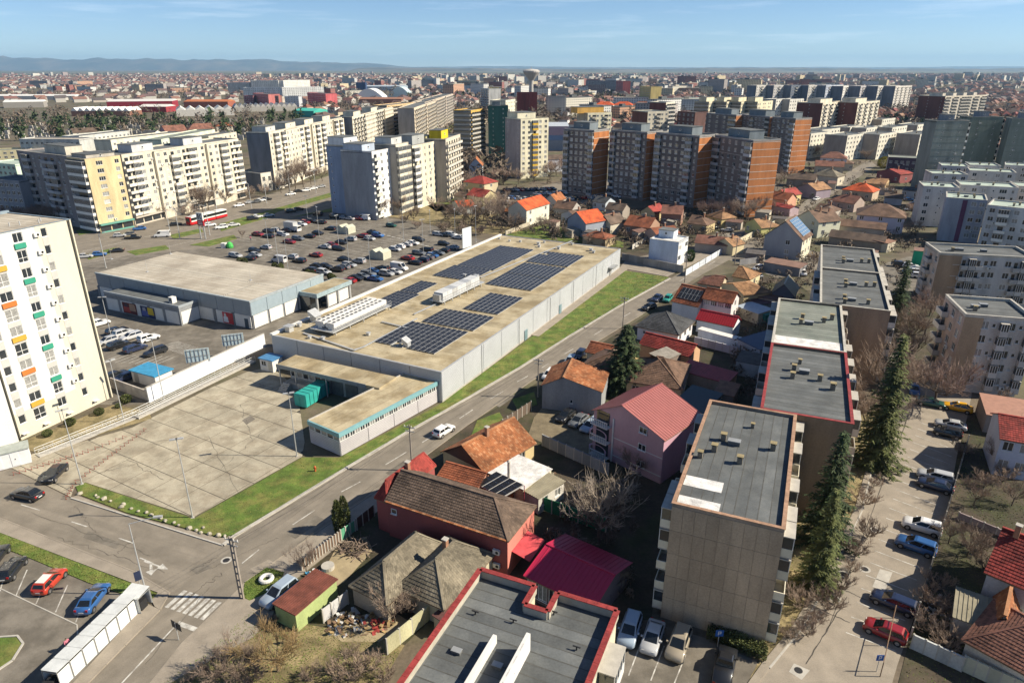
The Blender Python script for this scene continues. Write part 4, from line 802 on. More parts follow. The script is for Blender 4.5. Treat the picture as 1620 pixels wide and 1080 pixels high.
# grey infill strips between the windows of a column, and the coloured balcony panels
for k, wd in (('A', 1.0), ('B', 1.6), ('C', 2.0), ('D', 1.15)):
    for f in range(10):
        top = [h for h in holes if h[0] == xs_[k]]; z0_ = top[f][1] + top[f][3] + .02; z1_ = top[f + 1][1] - .08
        mb = MB(); mb.box(xs_[k] - wd / 2, -.03, z0_, xs_[k] + wd / 2, 0, z1_); mb.build('infill_panel', tgr, tower)
OR, YE, GR = (.50, .15, .03), (.50, .30, .04), (.03, .26, .17)
for f in range(1, 11):
    if f % 2 == 0: z = 1.6 + f * FH + .05; mb = MB(); mb.box(-.85, -.22, 0, .85, -.03, .75); mb.build('balcony', M['plainobj'], tower, (xs_['B'], 0, z - .05), color=GR)
    else: z = 1.6 + f * FH + .05; mb = MB(); mb.box(-1.05, -.22, 0, 1.05, -.03, .75); mb.build('balcony', M['plainobj'], tower, (xs_['C'], 0, z), color=YE if f % 4 == 1 else OR)
    aircon(tower, (xs_['A'] - 1.35, 0, 1.6 + f * FH + 1.2), 0)
    if f % 2 == 0:
        for x, c_ in ((TL - 19.5, GR), (TL - 23, OR)): mb = MB(); mb.box(-.85, -.5, 0, .85, -.03, .85); mb.build('balcony', M['plainobj'], tower, (x, 0, 1.6 + f * FH), color=c_)
mb = MB(); mb.box(.2, .2, TH - .3, TL, TD - .2, TH - .12); rf = mb.build('roof', M['felt_sand'], tower); roof_sheets(rf, .4, TL - .2, .4, TD - .4, TH - .11, M['felt_tan'], 1.2, 'y')
mb = MB(); mb.box(-.1, TD - .4, TH - .1, TL + .2, TD + .1, TH + .35); mb.box(TL - .15, 0, TH - .1, TL + .2, TD - .4, TH + .05); mb.box(-.1, -.06, TH - .02, TL - .15, .25, TH + .05); mb.build('coping', mat('tower_coping', (.20, .25, .29), .5), tower)
for i in range(9): q = (TL - 1.5 - rs.random() * 13, 1.5 + rs.random() * 11); mb = MB(); mb.tube((0, 0, 0), (0, 0, .6), .09, .09, 6); mb.build('vent_pipe', M['galv'], tower, (q[0], q[1], TH - .1))
for i, x in enumerate((TL - 15.5, TL - 12, TL - 8, TL - 3.2)): mb = MB(); mb.box(x - .5, -.6, .9, x + .5, -.02, 1.0); mb.build('cellar_window_hood', M['white'], tower)
# shrubs and transformer kiosk at its foot are built with the plants and street furniture
# ================================================================== FLAT-ROOFED BLOCKS NEAR THE CAMERA
BROWN = (.30, .24, .185); redcop = mat('red_coping', (.26, .04, .035), .55, .3, 1.5)
# nearest four-sided block with the panelled gable
fb, fa, fl = block('grey-roofed five-storey block with a bare brown panelled gable above the parked cars', (1063, 800), (1222, 832), 14, 24.5, 5, '.', left='Cb.bC.bbC', right='bbCb.bbCb', wall=BROWN, gable=(.60, .55, .45), wm='wallstain', roof='felt', sheets=2, par=.35, ang=-23.5, length=10.4, coping=mat('brick_coping', (.33, .20, .13), .85, .25, 2), chim=[(.28, .62, 'b'), (.40, .60, 'h'), (.80, .62, 'b'), (.22, .50, 'b'), (.50, .44, 'b'), (.10, .42, 'b', .9), (.55, .8, 'b', .7)], rwall=(.62, .56, .42), bal=(.62, .58, .46), ac=.05, bd=1.0)
pm = obj_tone('gable_panel', (.40, .315, .225), .9, .10, var=.22, scale=.3, fine=6, streak=.3)
pn = MB(); pn.box(0, -.05, 0, fl / 9 - .03, 0, 14 / 5 - .03); pn = pn.mesh('facade_panel', pm)
for i in range(9):
    for j in range(5): inst(pn, 'facade_panel', fb, (fl * i / 9 + .015, -.004, 14 * j / 5 + .015))
for x0, x1, y0, y1 in ((.03, .42, .03, .09), (.03, .40, .17, .25)):
    mb = MB(); mb.box(x0 * fl, y0 * 24.5, 14.02, x1 * fl, y1 * 24.5, 14.04); mb.build('white_membrane', M['felt_white'], fb)
# brown side wall seen beside the second block
b2, a2, l2 = block('middle grey-roofed block with red-edged parapet beside the tall spruce', (1203, 650), (1327, 674), 14, 24, 5, '.', left='Cb.bC.bbC', right='.b.b.b.b', wall=(.21, .15, .10), gable=(.55, .5, .42), wm='wallstain', roof='felt', sheets=1, par=.35, ang=-22.5, length=10.6, coping=redcop, chim=[(.33, .62), (.46, .60, 'h'), (.32, .50), (.65, .52), (.80, .42, 'b', 1.1), (.4, .74, 'b', .8)], rwall=(.35, .26, .17), bal=(.5, .46, .4))
b3, a3, l3 = block('greenish-roofed block joined behind the red-edged one', (1203, 650), (1327, 674), 14, 24, 5, '.', left='Cb.bC.bbC', right='.b.b.b.b', wall=(.21, .15, .10), gable=(.55, .5, .42), wm='wallstain', roof='felt_green', sheets=1, par=.35, ang=-22.5, length=10.6, dy=24.05, coping=mat('stone_coping', (.42, .40, .35), .85), chim=[(.40, .60), (.50, .50, 'h'), (.38, .48), (.72, .58), (.84, .66, 'b', 1.1)], rwall=(.35, .26, .17), bal=(.5, .46, .4))
mb = MB(); mb.box(.3, .3, 14.03, l3 - .4, 4.6, 14.05); mb.build('white_membrane', M['felt_white'], b3)
b4, a4, l4 = block('furthest of the grey-roofed row blocks, beside the gabled grey house', (1297, 482), (1388, 493), 14, 26, 5, '.', left='Cb.bC.bbC', right='bb.bb.bb', wall=(.28, .20, .14), gable=(.5, .46, .4), wm='wallstain', roof='felt', par=.35, ang=-23, length=11.5, sheets=1, coping=mat('stone_coping', (.42, .40, .35), .85), chim=[(.40, .62), (.52, .60, 'h'), (.40, .52), (.72, .60), (.85, .62), (.36, .2), (.47, .18, 'h'), (.36, .10), (.70, .14)], bal=(.55, .5, .45), dy=0)
block('far continuation of the grey-roofed row towards the garage yards', (1297, 482), (1388, 493), 14, 22, 5, '.', left='', right='bb.bb', wall=(.28, .20, .14), gable=(.5, .46, .4), wm='wallstain', roof='felt', par=.35, ang=-23, length=11.5, sheets=1, coping=mat('stone_coping', (.42, .40, .35), .85), chim=[(.40, .42), (.52, .40, 'h'), (.40, .32), (.72, .40), (.85, .42)], bal=(.55, .5, .45), dy=26.05)
# the block cut by the lower edge of the picture: notched roof with red coping
BH = 14.0; P1, P2, P3, P4, P5, P6 = [G(*p, BH) for p in ((760, 911), (846, 938), (829, 959), (868, 973), (882, 948), (975, 978))]
ba = R(-23.5); bo = Vector((P1.x, P1.y, 0)); bx = lambda p: ((p - P1).x * math.cos(ba) + (p - P1).y * math.sin(ba), -(p - P1).x * math.sin(ba) + (p - P1).y * math.cos(ba))
bb = thing('apartment_block', 'block with red-coped notched roof cut by the lower edge of the picture', 'building', bo, ba)
x2 = bx(P2)[0]; x5 = bx(P5)[0]; xr = bx(P6)[0]; nd = 2.3; BDp = 24
outl = [(0, 0), (0, -BDp), (xr, -BDp), (xr, 0), (x5, 0), (x5, -nd), (x2, -nd), (x2, 0)]
mb = MB(); mb.prism([(p[0], p[1]) for p in outl], 0, BH - .01); mb.build('wall', mat('bottom_wall', (.58, .53, .38), .88, .12, .3, streak=.3), bb)
rf = MB(); rf.prism(outl, BH - .01, BH + .01); rf = rf.build('roof', M['felt'], bb); roof_sheets(rf, .3, xr - .3, -BDp + .3, -nd - .3, BH + .015, M['felt'], 1.05, 'x'); roof_sheets(rf, .3, x2 - .3, -nd - .3, -.3, BH + .015, M['felt'], 1.05, 'x'); roof_sheets(rf, x5 + .3, xr - .3, -nd - .3, -.3, BH + .015, M['felt'], 1.05, 'x')
par = MB(); cop = MB()
for p, q in zip(outl, outl[1:] + outl[:1]):
    par.bar((*p, BH + .75), (*q, BH + .75), .3, .75); n = max(1, int(math.dist(p, q) / .8))
    for i in range(n):
        u = Vector((*p, BH + .82)).lerp(Vector((*q, BH + .82)), (i + .01) / n); v = Vector((*p, BH + .82)).lerp(Vector((*q, BH + .82)), (i + .985) / n); cop.bar(u, v, .46, .07)
pr = par.build('parapet', mat('parapet_in', (.40, .37, .30), .85, .15), bb); cop.build('coping', redcop, pr)
# raised stair ridge on it: two white walls and a sunk roof between
q0 = bx(G(783, 1000, BH + 1)); q1 = bx(G(836, 1012, BH + 1))
mb = MB(); mb.box(q0[0] - .15, -BDp + 1, BH, q0[0] + .15, q0[1], BH + .8); mb.build('upstand', M['white'], bb); mb = MB(); mb.box(q1[0] - .15, -BDp + 1, BH, q1[0] + .15, q1[1], BH + 1.7); up = mb.build('upstand', M['white'], bb)
for i in range(4): inst(win_mesh(.7, .8, 2), 'window', up, (q1[0] + .16 - .0, q1[1] - 1.4 - i * 1.2, BH + .9), math.pi / 2)
for p in ((-2.2, -.9), (1.1, -.9)): chimney(bb, q0[0] + p[0], q0[1] + p[1] * 2.2, BH, 'h', .55)
for pp in ((752, 972), (812, 985), (912, 1028), (876, 972)):
    v = bx(G(*pp, BH)); mb = MB(); mb.tube((0, 0, 0), (0, 0, .35), .06, .06, 6); mb.box(-.3, -.05, .3, .3, .05, .36); mb.build('antenna_foot', M['black'], bb, (v[0], v[1], BH + .02))
for i in range(3): inst(bal_mesh(3.0, 1.3, 'g', 2.7), 'balcony', bb, (xr, -3.5 - i * 5, 10.9), math.pi / 2, color=(.6, .6, .58))
for f in range(4):
    for i in range(4): inst(win_mesh(1.4, 1.4, 2), 'window', bb, (xr - .1, -2 - i * 5.2, 1.8 + f * 2.75), math.pi / 2)
# ---------------------------------------------------------- blocks on the right
rb1, _, lb1 = block('brown-ended four-storey block with a pale grey roof at the right edge, behind its twin', (1487, 403), (1640, 411), 12.5, 11, 4, '..wobovw.wobo', left='wow', wall=(.48, .46, .44), gable=(.55, .45, .36), roof='felt', sheets=1, wm='wallstain', chim=[(.2, .4), (.24, .5, 'h'), (.30, .5, 'h'), (.55, .5, 'h')], parw=(.5, .46, .38), bal=(.5, .48, .45))
rb2, _, lb2 = block('grey four-storey block with a brown corner, bare trees before it at the right edge', (1527, 501), (1640, 510), 14, 11.5, 5, '..wsbwsb', left='oww', wall=(.52, .49, .45), gable=(.42, .32, .27), roof='felt', sheets=1, wm='wallstain', chim=[(.25, .35), (.30, .5, 'h'), (.45, .6, 'h')], parw=(.55, .5, .42), bal=(.55, .52, .48))
mint = 'felt_mint'; M[mint] = obj_tone('felt_mint', (.36, .43, .37), .85, .05, var=.1, scale=.2)
W1 = (.50, .49, .47)
pb1, _, lpb = block('pale block with a purple painted stripe down its bare end wall', (1497, 314), (1562, 319), 14, 13, 5, '...ww', wall=(.33, .34, .38), roof=mint, wm='wallstain', chim=[(.3, .4), (.5, .5, 'h'), (.7, .4), (.7, .7), (.3, .75)], par=.4)
block('pale block with three-pane bay windows beside the purple-striped end wall', (1562, 326), (1640, 334), 14, 13, 5, 'wbwW', wall=(.52, .52, .52), roof=mint, wm='wallstain', chim=[(.5, .4), (.6, .6)], par=.4)
block('mint-roofed block just behind the purple-striped one', (1461, 296), (1518, 299), 14, 12, 5, 'wsw', wall=W1, roof=mint, chim=[(.3, .5), (.6, .5, 'h'), (.5, .7)], par=.4, wm='wallstain')
block('mint-roofed block behind the bay-windowed one at the right edge', (1520, 294), (1612, 299), 14, 12, 5, 'vwwsWv', wall=(.53, .51, .48), roof=mint, chim=[(.35, .4, 'h'), (.62, .5)], par=.4)
block('mint-roofed block touching the right edge of the picture', (1610, 296), (1650, 298), 14, 12, 5, 'ww', wall=(.55, .5, .46), roof=mint, par=.4)
for i, (A_, B_, lb) in enumerate([((1475, 276), (1532, 278), 'left of the second mint-roofed row'), ((1534, 271), (1608, 275), 'right of the second mint-roofed row'), ((1490, 263), (1534, 265), 'left of the third mint-roofed row, before the green towers'), ((1535, 262), (1584, 264), 'middle of the third mint-roofed row'), ((1590, 262), (1640, 265), 'right end of the third mint-roofed row')]):
    block('low pale mint-roofed block, ' + lb, A_, B_, 14, 11, 5, 'wsww', wall=W1, roof=mint, chim=[(.4, .5), (.7, .5)], par=.4, joined=i > 1)
for rt, x0, x1, h_, nm, cl in ((rb1, -.03, lb1 * .24, 12.5, 'brown_end', (.36, .25, .16)), (rb2, -.03, lb2 * .27, 14, 'brown_end', (.42, .30, .19)), (pb1, lpb * .42, lpb * .54, 13.9, 'purple_stripe', (.14, .05, .10))):
    mb = MB(); mb.box(x0, -.06, .2, x1, -.003, h_); mb.build(nm, M['wallstain'], rt, color=cl)
# ================================================================== TOWER BLOCKS AND SLABS FURTHER OFF
CRM = (.59, .54, .43)
block('long cream nine-storey slab with shops under it, beside the boulevard', (192, 247), (377, 221), 25, 13, 9, 'obww/wwbw/obww/wwbw/ob', right='w', wall=CRM, gable=(.34, .34, .36), step=1.0, pent=[(.14, .30, .3, .8, 2.8, (.5, .5, .5)), (.55, .72, .3, .8, 2.8, (.5, .5, .5))], shop=(.5, .45, .38), bal=(.72, .68, .58), ac=.2, roof='felt')
block('shaded grey-brown wing of the corner block behind the cream tower', (26, 240), (130, 252), 25, 12, 9, 'vbwwobwvob', left='w', wall=(.27, .24, .235), gable=(.5, .42, .36), pent=[(.3, .62, .3, .8, 3.0, (.5, .46, .38))], bal=(.42, .42, .44), roof='felt', ac=.1)  # the wing's shade is put into its dark wall colour
block('yellow-fronted corner piece of the cream slab with a ring beam on its roof', (134, 254), (190, 248), 25, 11, 9, '.W.w', left='b', wall=(.55, .45, .26), gable=(.22, .21, .2), shop=(.12, .32, .26), pent=[(.1, .9, .1, .9, 1.6, (.4, .37, .32))], roof='felt')
block('long cream slab with a bare shaded grey end beyond the boulevard shops', (425, 211), (541, 187), 26, 11, 9, 'wb/ww/bw/wb/ww/bw', wall=CRM, gable=(.20, .205, .215), step=1.0, pent=[(.02, .12, .2, .8, 2.6, (.5, .5, .48)), (.24, .36, .2, .8, 2.6), (.48, .60, .2, .8, 2.6), (.74, .86, .2, .8, 2.6)], shop=(.5, .48, .44), joined=False, ac=.05)  # end wall darker than the front: its shade is in the colour
block('two-storey shop building between the two cream slabs on the boulevard', (412, 276), (447, 271), 8, 12, 2, 'tt', left='.', wall=(.62, .58, .5), gable=(.24, .225, .21), roof='felt', name='shop_building', cat='shop')
block('third cream slab along the boulevard with a dark end wall', (557, 186), (620, 170), 26, 11, 9, 'wb/ww/bw/ww', wall=CRM, gable=(.22, .22, .23), step=1.0, pent=[(.1, .25, .2, .8, 2.6), (.5, .65, .2, .8, 2.6)], joined=True)
block('orange-balconied slab far along the boulevard', (612, 168), (655, 163), 27, 12, 9, 'bb/wb', wall=(.50, .36, .20), gable=(.3, .25, .2), bal=(.5, .25, .1), joined=True)
for i, (A_, B_, c_) in enumerate([((655, 172), (688, 160), (.55, .47, .36)), ((672, 163), (700, 154), (.5, .42, .33)), ((690, 157), (716, 149), (.52, .45, .38))]): block('%s of the tan slabs lining the far boulevard' % ('nearest', 'middle', 'furthest')[i], A_, B_, 27, 12, 9, 'wb/wb', wall=c_, gable=(.26, .25, .25), joined=True, step=.8)
# blue-gabled row across the car park
block('block with a tall blue-grey end wall rising behind the car park', (552, 233), (573, 230), 26, 11.5, 9, 'o', left='s..', wall=(.62, .58, .48), gable=(.235, .30, .42), pent=[(.0, 1, .2, .9, 3.4, (.62, .64, .66))], bal=(.66, .6, .48), balcols=[(.62, .57, .46), (.62, .57, .46), (.40, .18, .10)], roof='felt')
block('white slab with a grey shaded end, second in the row behind the car park', (588, 242), (626, 235), 25, 14, 9, 'owvw', wall=(.68, .68, .67), gable=(.28, .29, .31), pent=[(.0, .5, .3, .9, 2.8, (.4, .46, .55))], bal=(.6, .58, .5))  # grey of the end wall is shade painted into its colour
block('narrow balconied block between the white and the beige slab', (626, 231), (646, 227), 26.5, 12, 9, 'b', wall=(.55, .5, .4), gable=(.3, .28, .25), bal=(.62, .57, .44), pent=[(.1, .9, .2, .8, 2.8, (.5, .5, .48))])
block('long beige slab with a brown shaded end, third in the row behind the car park', (652, 233), (704, 222), 25, 13, 9, 'bwvwwvv', wall=(.60, .55, .42), gable=(.235, .2, .165), pent=[(.25, .6, .3, .8, 3.6, (.33, .34, .33)), (.65, .85, .3, .8, 2.4, (.62, .56, .3))])  # brown end colour holds the shade of the side away from the sun
block('balconied end of the beige slab with a yellow rooftop hut', (705, 222), (728, 214), 26, 13, 9, 'oo', wall=(.55, .5, .4), gable=(.3, .28, .25), bal=(.55, .52, .45), pent=[(.1, .55, .2, .6, 3.6, (.62, .45, .02))])
# cream tower with yellow balconies, green tower and neighbours
block('cream eleven-storey tower with a column of yellow balconies', (824, 190), (868, 188), 29.5, 15, 11, 'wwbww', left='s.s', wall=(.66, .62, .46), gable=(.36, .31, .29), pent=[(.05, .7, .3, .95, 3.2)], balcols=[(.58, .36, .02)], bd=1.0, ac=.02)  # shaded sides painted as a darker gable colour
block('dark green tower with rows of tiny windows behind the cream one', (772, 169), (804, 169), 31, 13, 11, '.s..s.', left='W', wall=(.028, .10, .085), gable=(.3, .3, .3), pent=[(.2, .6, .2, .8, 3, (.2, .22, .22))], right='b', rwall=(.55, .52, .42), ac=0)
block('grey-balconied tower edged in orange, left of the green tower', (745, 176), (766, 173), 29, 12, 10, 'b', left='b', wall=(.52, .33, .08), gable=(.25, .25, .25), bal=(.3, .3, .3), joined=True)
block('stepped cream block rising behind the green tower', (800, 160), (815, 158), 32, 12, 11, 'v', wall=(.6, .56, .44), gable=(.5, .47, .38), joined=True)
# the dark brown row with orange brick gables
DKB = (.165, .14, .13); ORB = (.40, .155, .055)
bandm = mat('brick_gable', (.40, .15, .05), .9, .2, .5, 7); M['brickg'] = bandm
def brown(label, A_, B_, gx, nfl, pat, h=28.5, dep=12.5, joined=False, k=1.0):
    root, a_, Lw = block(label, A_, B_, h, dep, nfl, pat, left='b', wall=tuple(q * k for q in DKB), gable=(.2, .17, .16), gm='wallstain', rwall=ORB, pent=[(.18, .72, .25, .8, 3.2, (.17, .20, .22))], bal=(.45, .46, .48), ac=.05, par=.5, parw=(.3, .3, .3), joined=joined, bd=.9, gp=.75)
    mb = MB(); fh = (h - 1.2) / nfl
    for f in range(nfl + 1): mb.box(Lw, -.02, .9 + f * fh - .14, Lw + .04, dep + .02, .9 + f * fh + .04)
    mb.build('floor_bands', mat('band_white', (.5, .47, .43), .85), root)
    if not joined:
        mb = MB()
        for f in range(0, nfl, 2): mb.box(Lw * .12, -.03, .9 + f * fh - .12, Lw * .75, 0, .9 + f * fh)
        mb.build('front_bands', MATS['band_white'], root)
    return root
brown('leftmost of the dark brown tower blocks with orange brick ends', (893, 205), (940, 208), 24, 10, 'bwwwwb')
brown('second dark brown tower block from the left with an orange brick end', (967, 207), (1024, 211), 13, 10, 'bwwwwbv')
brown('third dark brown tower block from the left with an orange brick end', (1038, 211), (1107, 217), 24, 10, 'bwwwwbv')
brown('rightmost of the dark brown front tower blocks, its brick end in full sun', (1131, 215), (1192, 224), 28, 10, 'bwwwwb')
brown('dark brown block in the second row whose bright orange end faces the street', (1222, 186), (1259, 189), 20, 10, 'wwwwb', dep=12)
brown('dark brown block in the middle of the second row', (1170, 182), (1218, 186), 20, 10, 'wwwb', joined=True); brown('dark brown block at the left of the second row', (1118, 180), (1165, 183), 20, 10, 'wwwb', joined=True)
RDB = (.15, .055, .045)
for A_, B_, lf, lb in (((1302, 164), (1338, 161), 22, 'red-brown ended block, left of the pair with pale fronts'), ((1358, 163), (1392, 160), 22, 'red-brown ended block, right of the pair with pale fronts')): block(lb, A_, B_, 29, 20, 10, 'wbw', left='.s.', wall=(.62, .56, .44), gable=RDB, pent=[(.1, .6, .2, .7, 3)], joined=True)
block('long pale balconied block with a striped red-brown end on the right', (1496, 153), (1561, 151), 29, 26, 10, 'ob.ob.ob', left='.s.s', wall=(.62, .56, .46), gable=RDB, pent=[(.05, .12, .2, .7, 3), (.3, .38, .2, .7, 3), (.55, .63, .2, .7, 3), (.8, .88, .2, .7, 3)], bal=(.75, .74, .7), joined=True)
block('red-brown ended block standing behind the second dark brown tower', (1025, 178), (1058, 177), 27, 18, 9, 'wwbww', left='.', wall=(.52, .48, .38), gable=(.17, .07, .055), joined=True)
block('yellow-cream block with a flat orange penthouse behind the first dark brown tower', (930, 180), (968, 179), 25, 16, 8, 'wbw', left='s.s', wall=(.64, .60, .44), gable=(.36, .33, .26), pent=[(-.3, .8, .3, .9, 4, (.55, .32, .08))], joined=True)
block('red-brown tower behind the third dark brown tower', (1054, 163), (1068, 162), 30, 14, 10, 'b', left='.', wall=(.6, .56, .46), gable=RDB, joined=True); block('dark red brick block next to the red-brown tower', (1072, 177), (1100, 179), 27, 12, 9, 'wwww', wall=(.14, .075, .065), joined=True)
# cream slabs behind the second row
for i, x in enumerate((1122, 1150, 1173, 1199)): block('%s of the four cream slabs with roof huts behind the dark second row' % ('first', 'second', 'third', 'last')[i], (x, 162), (x + 24, 160), 26, 14, 8, 'ww.', left='b', wall=(.62, .56, .40), gable=(.4, .36, .28), pent=[(0, .5, .2, .7, 4)], joined=True)
for i, x in enumerate((1228, 1250)): block('pale slab behind the cream row, %s of two' % ('left', 'right')[i], (x, 158), (x + 22, 157), 26, 14, 8, 'ww', wall=(.62, .6, .54), gable=(.4, .38, .34), joined=True)
# five-storey white blocks between the towers
for i, (A_, B_) in enumerate([((1341, 216), (1372, 214)), ((1392, 214), (1418, 209)), ((1283, 213), (1318, 215)), ((1371, 204), (1398, 201)), ((1412, 203), (1432, 200)), ((1396, 190), (1433, 188)), ((1452, 199), (1475, 197)), ((1456, 214), (1478, 208)), ((1301, 207), (1345, 206)), ((1345, 203), (1368, 202))]):
    block('low white five-storey block among the towers, %s' % ('in front with its lit side to the street', 'with a grey end beside the bright front block', 'next to the orange brick end', 'half hidden in the second line', 'small one before the green tower', 'set back by the trees', 'against the first green tower', 'beige one at the foot of the green tower', 'long one behind the brick end', 'rearmost of the low ones')[i], A_, B_, 15, 14, 5, 'www', ang=42, length=27, left='.', wall=(.62, .59, .50), gable=(.34, .30, .265), joined=True, chim=[(.5, .5)])
# green towers on the right
for A_, B_, lb, c_ in (((1482, 193), (1534, 193), 'left of the three dark green towers on the right', (.235, .255, .225)), ((1538, 187), (1588, 187), 'middle one of the three dark green towers on the right', (.20, .235, .195)), ((1601, 189), (1650, 190), 'dark green tower at the right edge of the picture', (.21, .24, .21))):
    r_, a_, l_ = block(lb, A_, B_, 31, 10, 10, '.s..s.', wall=c_, gable=c_, rwall=(.5, .47, .38), right='b', pent=[(.3, .6, .2, .7, 3, (.2, .22, .25))], ac=.05, roof='felt')
    mb = MB()
    for f in range(10): z = .9 + f * (31 - 1.2) / 10; mb.box(0, -.03, z - .08, l_, 0, z + .04)
    mb.build('floor_bands', mat('green_band', (.17, .2, .16), .9), r_)
block('long low purple school building with a green roof before the green towers', (1406, 249), (1470, 252), 8.5, 12, 2, 'wwwtwww', wall=(.10, .07, .10), gable=(.4, .38, .35), roof='felt_green', name='school_building', par=.2)
# new blocks in the distance
for i in range(9):
    x = 1197 + i * 27.5; dk = i in (2, 4); c_ = [(.55, .52, .47), (.50, .48, .46), (.13, .15, .19), (.56, .53, .48), (.40, .43, .50), (.62, .60, .56), (.45, .42, .42), (.58, .55, .50), (.60, .56, .50)][i]
    block('new mid-rise block in the distant pale row, %s from its left end' % ('first', 'second', 'third', 'fourth', 'fifth', 'sixth', 'seventh', 'eighth', 'ninth')[i], (x, 137), (x + 26, 136.5 - (i > 3) * .5), 32 if i < 5 else 31, 16, 9, 'wwbw', wall=c_, gable=(.14, .16, .2), joined=True, bal=(.1, .1, .1), zfit=31)
# left background: low blocks behind the cream slab, hospital, pink blocks
for i, (A_, B_, h_, c_, rf_) in enumerate([((30, 221), (125, 222), 17, (.45, .46, .44), 'felt_tan'), ((125, 217), (205, 208), 17, (.5, .5, .46), 'felt'), ((175, 223), (290, 210), 17, (.60, .57, .46), 'felt'), ((-20, 258), (24, 262), 14, (.5, .62, .5), mint), ((-20, 240), (45, 238), 12, (.6, .54, .34), 'felt_green'), ((255, 222), (340, 206), 17, (.55, .6, .48), 'felt_green'), ((-20, 285), (30, 288), 15, (.26, .27, .3), 'felt'), ((330, 217), (374, 210), 16, (.58, .53, .42), 'felt')]):
    block('lower block behind the cream slab: %s' % ('long one with a tan roof', 'flat one with dark attic windows', 'long pale one seen over the roof huts', 'mint-coloured one at the left edge', 'yellow one at the left edge', 'pale green one beside the second slab', 'dark one under the left wing', 'cream one tucked by the bare shaded grey end')[i], A_, B_, h_, 12, 5, 'wwwwww', wall=c_, joined=True, roof=rf_)
for i, (A_, B_, h_, c_) in enumerate([((359, 131), (395, 131), 24, (.42, .42, .40)), ((396, 128), (440, 128), 28, (.60, .59, .55)), ((384, 139), (445, 139), 20, (.56, .58, .58)), ((448, 128), (490, 127), 28, (.60, .59, .55)), ((446, 139), (512, 138), 22, (.55, .56, .55)), ((385, 152), (400, 152), 14, (.20, .08, .1)), ((400, 148), (424, 150), 17, (.55, .19, .17)), ((426, 152), (440, 152), 15, (.2, .1, .08)), ((450, 153), (472, 153), 15, (.45, .46, .48)), ((486, 147), (515, 149), 18, (.58, .13, .14))]):
    block('distant %s' % ('grey hospital wing at the left of the white complex', 'tall white hospital block', 'long white hospital front', 'second tall white hospital block', 'right-hand white hospital front', 'small dark red block by the hospital', 'salmon pink block before the hospital', 'brown block beside the salmon one', 'small grey block between the pink ones', 'bright pink block right of the hospital')[i], A_, B_, h_, 18, max(3, int(h_ / 3)), 'wwwww', wall=c_, joined=True)
for i, (A_, B_, h_, c_, pat) in enumerate([((668, 123), (695, 123), 26, (.6, .55, .4), 'WWW'), ((1012, 137), (1030, 138), 30, (.5, .40, .16), 'www'), ((928, 128), (985, 128), 26, (.13, .14, .17), 'www'), ((932, 135), (958, 135), 22, (.14, .11, .12), 'ww'), ((975, 128), (986, 129), 28, (.42, .1, .09), 'w'), ((774, 140), (788, 140), 30, (.6, .42, .1), 'bb'), ((760, 140), (773, 141), 30, (.5, .5, .48), 'wb'), ((818, 147), (830, 147), 26, (.17, .03, .025), '.'), ((829, 147), (838, 147), 26, (.17, .03, .025), '.'), ((838, 147), (850, 147), 27, (.17, .03, .025), '.'), ((720, 131), (755, 131), 20, (.22, .13, .09), 'www'), ((580, 131), (565, 131), 22, (.03, .06, .14), '.')]):
    block('distant %s' % ('cream office tower left of the water tower', 'yellow and orange tower on the skyline', 'long dark office block on the skyline', 'brown block before the long dark one', 'red end of the long dark block', 'yellow tower beyond the green one', 'grey tower beside the yellow one', 'first of three dark red slabs below the water tower', 'middle of three dark red slabs below the water tower', 'last of three dark red slabs below the water tower', 'old brick mill on the skyline', 'navy blue cube on the skyline')[i], A_, B_, h_, 16, max(4, int(h_ / 3)), pat, wall=c_, joined=True)
for i, x in enumerate((905, 940, 970, 1000)): house('white house with an orange-red roof behind the towers, %s of the row' % ('first', 'second', 'third', 'fourth')[i], (x, 166), (x + 30, 166.5), 10, 14, 4, 'x', (1, 1), 'brick' if i in (0, 3) else 'bright', (.62, .58, .5), front='wwww', nfl=3, far=True)
# water tower: a slim shaft that flares into a cone
c = G(840, 171); mb = MB(); wh = 52; prof = [(0, 4.2), (.62, 3.6), (.72, 4.2), (.93, 14), (.97, 14.2), (1, 11), (1.02, 1)]
for (t0, r0), (t1, r1) in zip(prof, prof[1:]): mb.tube((0, 0, wh * t0), (0, 0, wh * t1), r0 * .85, r1 * .85, 18, cap=t1 > 1)
wt = thing('water_tower', 'concrete water tower with a flared top on the skyline', 'water tower', c); mb.build('shaft', mat('tower_concrete', (.42, .40, .37), .9, .12, .1), wt); mb = MB(); mb.tube((0, 0, wh * 1.02), (0, 0, wh * 1.02 + 3), .5, .3, 8); mb.build('finial', M['metal'], wt)
# ================================================================== HOUSES BETWEEN THE STREET AND THE BLOCKS
# the long dark red house
h1, a1_, l1_ = house('long dark red house with a brown tiled roof and wall-mounted air conditioners', (612, 790), (803, 852), 5.3, 7.0, 2.2, 'x', (0, 1), 'dark', (.27, .075, .07), front='.', right='.w', rwall=(.55, .19, .15), over=.25, wm='wallobj')  # long wall coloured as shaded, right wall lighter as if sunlit
for i in range(34):   # orange edge tiles on the long eave
    mb = MB(); mb.box(0, 0, 0, l1_ / 34 - .03, .45, .1); mb.build('edge_tile', TILES['orange'][i % 3], h1, (l1_ * i / 34, -.42, 5.18))
for x, z in ((.06, 3.6), (.74, 1.2)): inst(win_mesh(.8, .7, 1), 'window', h1, (l1_ * x, -.16, z))
for x, z in ((.92, 2.9), (.83, 1.9), (.92, 1.0)): aircon(h1, (l1_ * x, 0, z), 0)
